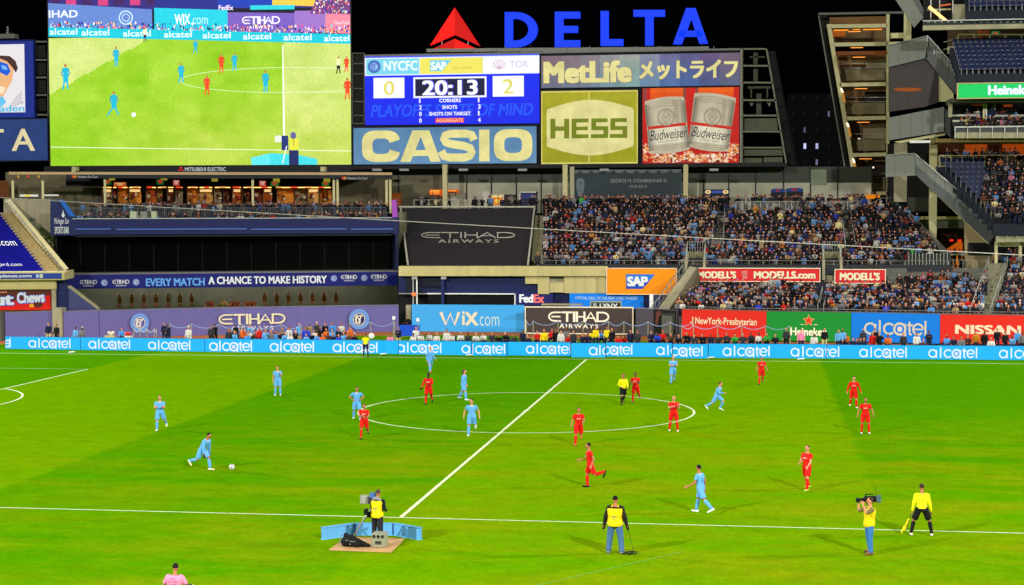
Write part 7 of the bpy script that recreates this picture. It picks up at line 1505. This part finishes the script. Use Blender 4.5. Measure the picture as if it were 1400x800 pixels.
def figure(kind, label, x, y, z, rz, top, bottom='black', hair='black', skin=0, h=1.75, group=None):
    me = CM[kind][0]; o = bpy.data.objects.new('person', me); COL.objects.link(o)
    o.location = (x, y, z); o.rotation_euler = (0, 0, R(rz)); s = h/1.80; o.scale = (s, s, s)
    for sl, m_ in zip(o.material_slots, (MSKIN[skin], TM[top], TM[bottom], HAIRM.get(hair) or TM[hair])): sl.link = 'OBJECT'; sl.material = m_
    return tag(o, label, 'person', group)
rr = random.Random(21)
SB = 'people behind the LED boards'
SL = [  # px, kind, top, bottom, hair, head-top y, label tail
 (67, 'stand', 'navy', 'khaki', 'brown', 440, 'in front of the tan gate post'), (78, 'stand', 'black', 'black', 'brown', 442, 'right of the khaki trousered man'), (104, 'stand', 'light blue', 'navy', 'brown', 446, 'alone before the violet wall left part'), (113, 'standhat', 'grey', 'grey', 'white', 446, 'with white hat before the violet wall'),
 (167, 'sit', 'sky blue', 'navy', 'brown', 448, 'between the equipment carts'), (225, 'stand', 'navy', 'navy', 'brown', 440, 'talking by the white rope at left'), (230, 'fold', 'navy', 'navy', 'black', 442, 'right of the talking pair by the rope'), (258.5, 'standhat', 'white', 'white', 'white', 445, 'in a pale hooded coat before the violet wall'),
 (289, 'stand', 'dark grey', 'black', 'black', 444, 'left of two dark clothed staff near the cream lettering'), (294, 'phone', 'black', 'black', 'black', 442, 'right of two dark clothed staff near the cream lettering')]
x = 312
seated_fan = [('navy', 'black'), ('light blue', 'navy'), ('black', 'white'), ('orange', 'brown'), ('grey', 'black'), ('sky blue', 'black'), ('navy', 'brown'), ('red', 'brown'), ('light blue', 'blond'), ('black', 'brown'), ('tan', 'black')]
far_p = [(313, 449, 'dark grey'), (323, 442, 'black'), (333, 447, 'orange'), (342, 443, 'light blue'), (355, 447, 'red'), (364, 449, 'light blue'), (371, 451, 'grey')]
for i, (x, y, c) in enumerate(far_p): SL.append((x, ['stand', 'standhat', 'phone'][i % 3], c, 'navy', 'sky blue' if c == 'black' else 'brown', y, 'in the loose fan group, %s from left' % ['first', 'second', 'third', 'fourth', 'fifth', 'sixth', 'seventh'][i]))
back = [(396, 'white'), (409.5, 'light blue'), (418, 'royal blue'), (424, 'tan'), (433.5, 'dark grey'), (445, 'black'), (455, 'sky blue'), (467, 'white'), (479, 'orange')]
for i, (x, c) in enumerate(back): SL.append((x, 'standhat' if i in (1, 3, 4) else 'stand', c, 'navy', {1: 'sky blue', 3: 'sky blue', 4: 'white'}.get(i, 'brown'), 436 if i in (7,) else (446 if i in (0, 2, 8) else 438+i % 3), 'in the back row of the packed fans, %s from left' % ['first', 'second', 'third', 'fourth', 'fifth', 'sixth', 'seventh', 'eighth', 'ninth'][i]))
nth = ['first', 'second', 'third', 'fourth', 'fifth', 'sixth', 'seventh', 'eighth', 'ninth', 'tenth', 'eleventh', 'twelfth', 'thirteenth', 'fourteenth', 'fifteenth']
fr = ['navy', 'light blue', 'white', 'black', 'tan', 'light blue', 'navy', 'sky blue', 'orange', 'brown', 'navy', 'royal blue', 'light blue', 'brown', 'black']
for i in range(15): SL.append((383+i*7.3, 'sit' if i % 2 else 'sithat', fr[i], 'navy', rr.choice(['brown', 'black', 'white', 'sky blue', 'blond']), 453+i*.12+(i % 3), 'in the front row of the packed fans, %s from left' % nth[i]))
fr2 = ['grey', 'red', 'navy', 'light blue', 'royal blue', 'white', 'black', 'orange', 'light blue', 'navy', 'brown', 'grey']
for i in range(12): SL.append((387+i*8.5, 'sit', fr2[i], 'navy', rr.choice(['brown', 'black', 'blond']), 448+(i % 3), 'in the middle row of the packed fans, %s from left' % nth[i]))
SL += [(533.5, 'sitlean', 'pink', 'grey', 'brown', 457, 'crouching alone right of the far assistant referee'), (545, 'fold', 'navy', 'khaki', 'black', 446, 'with khaki trousers beside the blue table'), (557.5, 'sit', 'black', 'black', 'black', 428, 'behind the blue table')]
bench = [(565.5, 455, 'white'), (576, 456, 'white'), (588, 455, 'white'), (597.5, 455, 'white'), (619, 455, 'white'), (630, 455, 'white'), (640, 455, 'dark grey'), (651, 456, 'white'), (661.5, 455, 'white'), (672.5, 454, 'dark grey'), (682.5, 457, 'black'), (692.5, 455, 'black'), (703, 456, 'dark grey')]
for i, (x, y, c) in enumerate(bench): SL.append((x, 'sitlean' if i % 3 else 'sit', c, 'navy', rr.choice(['brown', 'black', 'grey']), y, 'seated on the left team bench, %s from left' % nth[i]))
SL += [(569, 'standhat', 'white', 'navy', 'brown', 446, 'standing behind the left end of the left bench'), (611, 'stand', 'white', 'royal blue', 'brown', 449, 'standing behind the left bench below the blue banner'), (715, 'stand', 'navy', 'navy', 'black', 450, 'standing at the right end of the left bench'), (722, 'sit', 'navy', 'navy', 'brown', 458, 'seated alone right of the left bench')]
mid_ = [(735, 'red', 452, 'sit'), (744, 'yellow', 449, 'stand'), (755, 'red', 449, 'sit'), (760, 'black', 449, 'stand'), (767, 'white', 451, 'stand'), (774, 'grey', 447, 'stand'), (778, 'red', 456, 'sit'), (784, 'dark grey', 451, 'stand'), (797, 'navy', 455, 'sit'), (804, 'navy', 455, 'sit')]
for i, (x, c, y, k) in enumerate(mid_): SL.append((x, k, c, 'black', 'brown', y, 'in the mixed group under the brown black banner, %s from left' % nth[i]))
SL += [(811, 'sitlean', 'yellow', 'black', 'brown', 455, 'bending behind the light blue table'), (814.5, 'stand', 'yellow', 'navy', 'black', 446, 'standing left behind the light blue table'), (822, 'sitlean', 'sky blue', 'navy', 'brown', 457, 'crouching at the right end of the light blue table'), (830, 'stand', 'yellow', 'navy', 'brown', 446, 'standing right of the light blue table'), (837, 'stand', 'black', 'black', 'brown', 448, 'standing next to the right yellow jacket'),
 (845, 'sitlean', 'red', 'black', 'brown', 459, 'crouching, left of two red jackets'), (854, 'sitlean', 'red', 'black', 'brown', 458, 'crouching, right of two red jackets'), (862, 'stand', 'navy', 'black', 'black', 450, 'standing left of the grey padding'), (872, 'stand', 'dark grey', 'black', 'brown', 451, 'standing before the grey padding')]
rb = [(890, 453, 'navy'), (899, 455, 'royal blue'), (906, 452, 'red'), (917, 456, 'brown'), (928, 457, 'black'), (940, 455, 'black'), (949.5, 457, 'dark grey'), (961, 457, 'black'), (972, 457, 'navy'), (982, 458, 'dark grey'), (993.5, 454, 'dark grey'), (1005, 457, 'green'), (1015.5, 456, 'dark grey'), (1027.5, 455, 'dark grey'), (1037.5, 454, 'white'), (1048, 456, 'green'), (1060, 457, 'black')]
nth += ['sixteenth', 'seventeenth']
for i, (x, y, c) in enumerate(rb): SL.append((x, 'sitlean' if i % 2 else 'sit', c, 'black', 'red' if i == 2 else rr.choice(['brown', 'black']), y, 'on the right bench before the red banner, %s from left' % nth[i]))
SL += [(1075, 'stand', 'dark grey', 'black', 'brown', 447, 'standing at the border of red and green banners'), (1095, 'stand', 'pink', 'navy', 'brown', 449, 'standing under the green banner lettering'), (1113, 'standhat', 'white', 'grey', 'white', 455, 'in pale coat under the green banner'), (1127, 'stand', 'black', 'khaki', 'brown', 448, 'with khaki trousers at the right end of the green lettering'),
 (1146, 'stand', 'light blue', 'navy', 'brown', 450, 'leftmost of three before the green banner corner'), (1152, 'stand', 'light blue', 'navy', 'blond', 449, 'middle of three before the green banner corner'), (1157, 'sit', 'orange', 'navy', 'brown', 455, 'rightmost of three before the green banner corner'),
 (1180, 'stand', 'dark grey', 'black', 'white', 449, 'standing before the left of the blue phone banner'), (1193, 'stand', 'red', 'red', 'brown', 453, 'standing in red jacket before the blue phone banner'), (1196, 'stand', 'black', 'black', 'black', 448, 'behind the red jacket before the blue phone banner'), (1202, 'phone', 'black', 'black', 'brown', 453, 'right of the red jacket before the blue phone banner'), (1214, 'sit', 'orange', 'black', 'black', 458, 'seated in orange before the blue phone banner'), (1235, 'stand', 'dark grey', 'black', 'brown', 454, 'middle of the blue phone banner'), (1253, 'stand', 'white', 'navy', 'brown', 454, 'in pale jacket below the right letters of the blue phone banner'), (1262, 'sit', 'brown', 'navy', 'brown', 464, 'seated low right of the pale jacket'), (1270, 'fold', 'navy', 'navy', 'black', 451, 'standing at the right end of the blue phone banner')]
rrw = [(1294, 458, 'sky blue', 'blond', 'sit'), (1304, 459, 'navy', 'brown', 'sit'), (1314, 460, 'grey', 'brown', 'sit'), (1323, 458, 'brown', 'brown', 'sit'), (1334, 452, 'mustard', 'brown', 'stand'), (1346, 452, 'black', 'brown', 'stand'), (1355, 462, 'white', 'brown', 'sit'), (1363, 448, 'black', 'brown', 'stand'), (1374, 452, 'black', 'brown', 'stand'), (1384, 458, 'light blue', 'brown', 'sit'), (1391, 450, 'sky blue', 'sky blue', 'standhat'), (1398, 453, 'grey', 'black', 'stand')]
for i, (x, y, c, hr, k) in enumerate(rrw): SL.append((x, k, c, 'navy', hr, y, 'before the right edge red banner, %s from left' % nth[i]))
for i in range(5): SL.append((1166+i*3.5, 'sitlean', 'navy', 'navy', 'navy', 463, 'bent low in the dark huddle left of the blue phone letters'))
for i in range(16): SL.append((316+i*4.6, 'sit' if i % 2 else 'sitlean', ['navy', 'light blue', 'black', 'grey', 'orange', 'sky blue', 'white', 'brown'][i % 8], 'navy', rr.choice(['brown', 'black', 'blond']), 452+(i % 3), 'seated among the loose fan group by the cart'))
NIND = 0
CHAIR = MB(); CHAIR.box((-.22, -.22, .42), (.22, .2, .46)); CHB = MB(); CHB.box((-.22, .2, .5), (.22, .24, .88)); CHL = MB(); [CHL.box((a-.015, b-.015, 0), (a+.015, b+.015, .42)) for a in (-.2, .2) for b in (-.2, .2)]
chm = [(n, q.mesh(n)) for n, q in (('seat', CHAIR), ('back', CHB), ('legs', CHL))]
for n, me in chm: me.materials.append(mat('bench_navy', (26, 40, 90), .5) if n != 'legs' else STEEL)
for (px, kind, top, bot, hair, yt, tail) in SL:
    sit = kind.startswith('sit'); h = rr.uniform(1.68, 1.82); H = (1.33 if kind == 'sit' else 1.3 if kind == 'sithat' else 1.22) if sit else h
    Y = 38.5 if sit else 42
    Y = min(max(atz(px, yt, H).y, 36.6), wry(px and atz(px, 470, 0).x, 0)-1.2 if px > 880 else (46 if px > 110 else 41.5)) if 'blue table' not in tail or sit is False else 51.5
    lim = {True: 45.0, False: 46.5}[px < 1150]; Y = min(Y, lim) if 'behind the blue table' not in tail else 51.5
    p_ = aty(px, 468, Y); rz = rr.uniform(-14, 14)+(180 if False else 0)
    figure(kind, 'person in %s %s' % (top, tail), p_.x, Y, 0 if 'behind the blue table' not in tail else .62, rz, top, bot, hair, rr.choice([0, 0, 0, 1, 2]), h, SB); NIND += 1
    if sit:
        c = thing('folding_chair', 'navy chair under the person in %s %s' % (top, ' '.join(tail.split()[:8])), 'chair', (p_.x, Y+.03, 0 if 'behind the blue table' not in tail else .62), 'chairs behind the LED boards', R(rz))
        for n, me in chm: o = bpy.data.objects.new(n, me); COL.objects.link(o); o.parent = c
# carts, ropes and small things behind the boards
for i, (px, w, cols) in enumerate([(151, 14, [(170, 150, 96), (206, 200, 170), (120, 110, 90)]), (176, 9, [(220, 220, 215), (210, 50, 40), (190, 185, 170)])]):
    q = aty(px, 463, 38.6); t = thing('equipment_cart', ['tan loaded equipment cart with white helmet shaped bundle before the violet wall', 'small white and red loaded cart under the left club crest'][i], 'cart', (q.x, 38.6, 0))
    W_ = w/17.6/2
    m = MB(); m.box((-W_, -.3, .35), (W_, .3, .95)); m.build('bin', TM['khaki'] if i == 0 else TM['white'], t, world=False)
    m = MB(); [m.ell((rr.uniform(-W_*.7, W_*.7), rr.uniform(-.2, .2), 1.05+rr.uniform(0, .15)), (.16, .14, .12), 8, 5) for _ in range(5)]; m.build('bundle', mat('cartb%d' % i, cols[1], .7), t, True, world=False)
    for a_ in (-W_*.8, W_*.8):
        m = MB(); m.tube([(a_, -.32, .15), (a_, -.26, .15)], .15, 12); m.build('wheel', DARK, t, world=False); m = MB(); m.box((a_-.02, -.3, .1), (a_+.02, .3, .36)); m.build('strut', STEEL, t, world=False)
def rope(label, pts, Y, colr, sag=.25, zt=1.05):
    t = thing('rope_barrier', label, 'barrier', (aty(pts[0], 460, Y).x, Y, 0)); xs = [aty(p_, 460, Y).x for p_ in pts]
    for x in xs: m = MB(); m.tube([(x, Y, 0), (x, Y, zt+.05)], .035, 6); m.build('post', mat('rope_post', (150, 140, 110), .6), t)
    for a, b in zip(xs[:-1], xs[1:]):
        m = MB(); m.tube([(a+(b-a)*k/8, Y, zt-sag*(1-(2*k/8-1)**2)) for k in range(9)], .028, 5); m.build('rope', colr, t)
BR = mat('pale_blue_rope', (140, 164, 206), .6)
rope('pale blue rope barrier before the right half of the red hospital banner', [932, 948, 981, 1014, 1047, 1080], 46.3, BR, .3, 1.6); rope('pale blue rope barrier before the dark banner and grey padding', [720, 729, 763, 797, 832, 853, 886, 916, 948], 48, BR, .35, 1.75)
rope('pale blue rope barrier before the left club crest', [183, 192, 201, 211, 214], 41, mat('white_rope', (190, 196, 220), .6), .3, 1.35); rope('pale blue rope barrier before the cream airline lettering', [232, 262, 300, 330, 385, 412], 43.5, BR, .35, 1.6); rope('pale blue rope barrier by the right club crest', [478, 507, 538, 540], 46, BR, .35, 1.7)
for i, (px, Y, lab) in enumerate([(538.5, 46.2, 'left'), (571.5, 44, 'right')]):
    q = aty(px, 440, Y); t = thing('sign_post', 'thin post with white box on top at the %s side of the blue table' % lab, 'post', (q.x, Y, 0)); m = MB(); m.tube([(0, 0, 0), (0, 0, 1.9)], .03, 6); m.build('pole', STEEL, t, world=False); m = MB(); m.box((-.12, -.08, 1.9), (.12, .08, 2.2)); m.build('box', WHITE, t, world=False)
q = aty(508, 462, 38); t = thing('umbrella_light', 'round white reflector on a stand beside the far assistant referee', 'reflector', (q.x, 38, 0)); m = MB(); m.tube([(0, 0, 0), (0, 0, 1.2)], .025, 6); m.build('stand', DARK, t, world=False)
m = MB(); m.ell((0, 0, 1.15), (.24, .06, .24), 16, 6); m.build('reflector', WHITE, t, True, world=False)

# spectators: lower stand and the rest
PAL = [('black', 36), ('dark grey', 14), ('navy', 14), ('grey', 10), ('light blue', 8), ('white', 6), ('red', 2.5), ('brown', 6), ('tan', 2.5), ('royal blue', 2), ('orange', 1.2), ('sky blue', 3), ('pink', .4), ('mustard', 1), ('green', .5), ('khaki', 1.5)]
PN = [a for a, b in PAL]; PW = np.array([b for a, b in PAL], float); PW /= PW.sum()
banner_at = lambda px: 'red hospital banner' if px < 1047 else 'green beer banner' if px < 1164 else 'blue phone banner' if px < 1285 else 'red car banner'
spots = []   # (x, y, z, rz, row, px)
for i in range(16):
    d, z = lrow(i); px0 = 914+i*4.6 if i < 9 else 1218
    x = wrpt(px0, d).x+.2
    while x < 37:
        y = wry(x, d)+.05; px, py = pp((x, y, z+.8)); x += .5+random.uniform(-.05, .06)
        if px > 1415: break
        if abs(px-(1342+i*1.35)) < 12 or (1111-i*.6 < px < 1123-i*.2 and i < 9) : continue
        if random.random() < .05+.02*max(0, i-8): continue
        if i >= 8 and 1218 < px < 1335 and random.random() < (i-8)*.13: continue
        if i >= 12 and px < 1345: continue
        if i > 13 and random.random() < .3: continue
        spots.append((x, y+random.uniform(-.06, .1), z, random.uniform(-25, 15), i, px))
BIG = CM
nfront = 300-NIND
spots.sort(key=lambda s: s[1])
order = sorted(range(len(spots)), key=lambda k: (spots[k][4] > 3, spots[k][4], spots[k][1]))
ind = set(order[:nfront]); spots_order = sorted(range(len(spots)), key=lambda k: spots[k][5])
ch = list(CM.keys())
rest = []; seen = {}
for k in spots_order:
    x, y, z, rz, row, px = spots[k]
    if k in ind:
        c = str(rng.choice(PN, p=PW)); kind = random.choice(['sit', 'sitlean', 'sitclap', 'sithat', 'sit'])
        ky = (c, row, banner_at(px)); seen[ky] = seen.get(ky, 0)+1
        figure(kind, '%s spectator in %s jacket in the %s row above the %s' % ((['leftmost', 'second', 'third', 'fourth', 'fifth', 'sixth', 'seventh', 'eighth', 'ninth', 'tenth', 'eleventh', 'twelfth', 'thirteenth', 'fourteenth', 'fifteenth', 'sixteenth', 'seventeenth', 'eighteenth', 'nineteenth', 'twentieth']+['later']*40)[seen[ky]-1], c, ['front', 'second', 'third', 'fourth', 'fifth'][min(row, 4)], banner_at(px)), x, y, z, rz, c, 'navy', random.choice(['brown', 'black', 'black', 'brown', 'blond', 'grey', 'navy', 'white', 'sky blue'] if kind != 'sithat' else ['white', 'navy', 'sky blue', 'red']), random.choice([0, 0, 0, 1, 1, 2, 3]), random.uniform(1.6, 1.85), 'spectators in the front rows of the lower stand')
    else: rest.append((x, y, z, rz, random.choice([3, 4, 5, 6])))
# upper stand
for i in range(NR):
    Y, z = urow(i); L, R_ = urx[i]; x = L+.25
    while x < R_-.2:
        px, py = pp((x, Y, z+.8)); x0 = x; x += .48+random.uniform(-.05, .06)
        if abs(px-(981+i*.4)) < (5 if i > 5 else 0): continue
        if 936 < px < 965 and i < 4: continue
        if 1124 < px < 1152 and i < 4: continue
        if abs(px-(1160-i*.2)) < 5 and i > 3: continue
        if i >= 15 and 1006 < px < 1092: continue
        if random.random() < .07+(.05 if px > 1170 else 0): continue
        if i < 3 and px > 1228 and random.random() < .7: continue
        st_ = random.random() < (.05+.02*i if i > 8 else .02)
        rest.append((x0, Y+.12+random.uniform(-.08, .1), z, random.uniform(-20, 20), random.choice([0, 1, 2, 7]) if st_ else random.choice([3, 4, 5, 6])))
def crowdline(x0, x1, Y, z, n, kinds=(0, 1, 2, 7), jit=.4, onpx=True):
    for _ in range(n):
        px = random.uniform(x0, x1); y = Y+random.uniform(-jit, jit); rest.append((aty(px, 270, y).x, y, z, random.uniform(-60, 60), random.choice(kinds)))
crowdline(744, 1003, 76.4, 10.84, 95, jit=.8); crowdline(744, 820, 75.4, 10.84, 20, jit=.3); crowdline(820, 1004, 77.6, 10.84, 50, jit=.9); crowdline(1007, 1106, 76.6, 10.84, 42, jit=.5); crowdline(1109, 1182, 76.8, 10.84, 30, jit=.6); crowdline(1150, 1200, 76.6, 10.84, 12); crowdline(560, 740, 80, 10.84, 22, jit=2)
zc = zf2
for _ in range(150):
    px = random.uniform(112, 530); q = blz(px, 290, random.uniform(5, 13)); rest.append((q.x, q.y, zc, random.uniform(-90, 200), random.choice([0, 1, 2, 7])))
for px in [88, 376, 382, 387, 395, 443, 448, 509, 517, 526, 530, 505, 180, 240, 325]: q = blz(px, 290, 3.9); rest.append((q.x, q.y, zc, random.uniform(-50, 50), random.choice([0, 1, 2])))
for px in [random.uniform(112, 530) for _ in range(70)]+[88, 110, 116, 121, 138, 150, 164, 294, 303, 356, 364, 436, 440, 446, 480, 486, 492, 500, 509, 515, 520, 425, 345]: q = blz(px, 290, 1.6); rest.append((q.x, q.y, zf, random.uniform(-30, 30), random.choice([3, 5, 6])))
for _ in range(14): q = aty(random.uniform(20, 85), 268, 74); rest.append((q.x, 74, 11.0, random.uniform(-80, 80), random.choice([0, 1])))
for i, (L, R_, Y, z) in enumerate(RB):
    x = L+.3
    while x < R_:
        px, py = pp((x, Y, z+.8)); x0 = x; x += .52
        if px > 1412: break
        edge = 1330+max(0, (262-py))*0.35+((290-py)*.25 if py < 290 else 0)
        if py < 262: edge = 1348
        if py > 303: edge = 1385
        if px > edge and random.random() < .86 and not (py > 290 and px < 1362): rest.append((x0, Y+.05, z, random.uniform(-25, 10), random.choice([3, 4, 5, 6])))
crowdline(1290, 1410, 70.5, zat(228, 70.5, 1340), 22, jit=.8); crowdline(1306, 1400, 62.9, zat(169, 62.9, 1350), 16, (3, 5, 6), .3); crowdline(1306, 1400, 61, zat(172, 61, 1350)-.5, 24, (3, 5, 6), .1)
rest.append((aty(1356, 160, 62).x, 61.7, zat(171, 61.7, 1356), 0, 0))
crowdline(1296, 1320, 71, zat(366, 71, 1310), 6); crowdline(1360, 1400, 62, zat(366, 62, 1380), 12, (3, 4, 0), .4); crowdline(1052, 1076, 57.0, 3.45, 4, (0, 1, 2), .2)
# security guard on the stair
q = aty(735, 361, 61.6); figure('stand', 'security guard in black with yellow collar on the concrete stair', q.x, 61.6, 5.45, 10, 'dark grey', 'black', 'mustard', 1, 1.8)

# one object for the remaining crowd: low-poly people with coloured faces
def low(P, hat):
    J = joints(P); off = Vector((0, 0, J['z0'])); m = MB()
    m.mi = 1; tr_ = torso_rings(J, .045, -.13, .48, 7); m.loft([tr_[0], tr_[2], tr_[4], tr_[5], tr_[-1]])
    M = Matrix((J['hx'], -J['hf'], J['hu'])).transposed(); m.mi = 0; m.ell(J['hd']-J['hu']*.02, (.076, .09, .11), 7, 4, M=M)
    m.mi = 3; m.ell(J['hd']-J['hf']*.025+J['hu']*.03, (.088, .098, .10), 7, 3, lo=-.3, M=M)
    for k in 'lr':
        m.mi = 1; m.tube([J['sh'+k], J['el'+k], J['wr'+k]], [.085, .065, .045], 4); m.mi = 0; m.tube([J['wr'+k], J['ha'+k]+(J['ha'+k]-J['wr'+k])*.4], [.035, .03], 4)
        m.mi = 2; m.tube([J['hip'+k], J['kn'+k], J['an'+k]-Vector((0, 0, .06))], [.11, .085, .07], 4)
    m.v = [tuple(Vector(v)-off) for v in m.v]
    v = np.array(m.v); fl = [];  mi = []
    for f, q in zip(m.f, m.m): fl.append(f); mi.append(q)
    return v, fl, mi
LOWS = [low(P, 0) for P in [dict(sl=12, el=30, sr=8, er=25), dict(sl=28, el=95, il=35, sr=28, er=95, ir=35), dict(sl=50, el=95, il=10, sr=10, er=30, turn=20), dict(SIT, lean=6, sl=35, el=50, il=15, sr=35, er=50, ir=15), dict(SIT, lean=28, sl=50, el=70, il=12, sr=50, er=70, ir=12), dict(SIT, lean=4, sl=50, el=75, il=30, sr=50, er=75, ir=30, turn=-20), dict(SIT, lean=10, sl=30, el=60, il=20, sr=30, er=60, ir=20, turn=15), dict(sl=20, el=60, il=20, sr=8, er=20, turn=-15)]]
V = []; F = []; CC = []; n0 = 0
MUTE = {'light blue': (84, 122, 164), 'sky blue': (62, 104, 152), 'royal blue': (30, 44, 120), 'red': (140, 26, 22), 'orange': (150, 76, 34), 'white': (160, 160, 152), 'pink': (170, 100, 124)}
skl = [lin(c) for c in [(178, 120, 94), (190, 132, 106), (150, 98, 72), (100, 62, 42), (60, 38, 28)]]; hcl = [lin(c) for c in [(18, 14, 12), (18, 14, 12), (30, 22, 16), (58, 36, 22), (120, 90, 50), (24, 28, 50), (150, 148, 142), (70, 120, 190), (150, 30, 30), (14, 14, 16)]]
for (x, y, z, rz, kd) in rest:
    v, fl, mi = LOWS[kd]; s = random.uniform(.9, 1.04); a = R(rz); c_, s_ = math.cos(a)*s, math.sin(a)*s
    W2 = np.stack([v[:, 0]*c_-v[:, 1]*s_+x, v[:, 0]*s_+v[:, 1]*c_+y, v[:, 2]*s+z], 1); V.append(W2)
    upper_dim = z > 8 and y > 66 and x < 38 and random.random() < .45  # upper rows: weaker light put into black clothing, picked at random
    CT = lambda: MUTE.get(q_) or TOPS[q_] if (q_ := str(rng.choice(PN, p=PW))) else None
    col = [random.choice(skl[:3] if random.random() < .8 else skl), lin(TOPS['black'] if upper_dim else CT()), lin(random.choice([(18, 18, 22), (28, 34, 60), (40, 40, 44), (90, 84, 64)])), random.choice(hcl)]
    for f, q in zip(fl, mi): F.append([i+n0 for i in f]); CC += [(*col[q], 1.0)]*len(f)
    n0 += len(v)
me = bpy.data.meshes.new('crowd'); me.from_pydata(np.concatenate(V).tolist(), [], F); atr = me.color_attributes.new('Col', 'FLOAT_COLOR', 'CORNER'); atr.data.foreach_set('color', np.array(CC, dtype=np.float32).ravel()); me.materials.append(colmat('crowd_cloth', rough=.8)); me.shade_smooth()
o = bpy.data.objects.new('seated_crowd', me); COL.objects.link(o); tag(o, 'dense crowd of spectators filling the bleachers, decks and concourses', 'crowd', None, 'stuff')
print('crowd', len(rest), 'individual figures', NIND, 'seats', _sn[0])
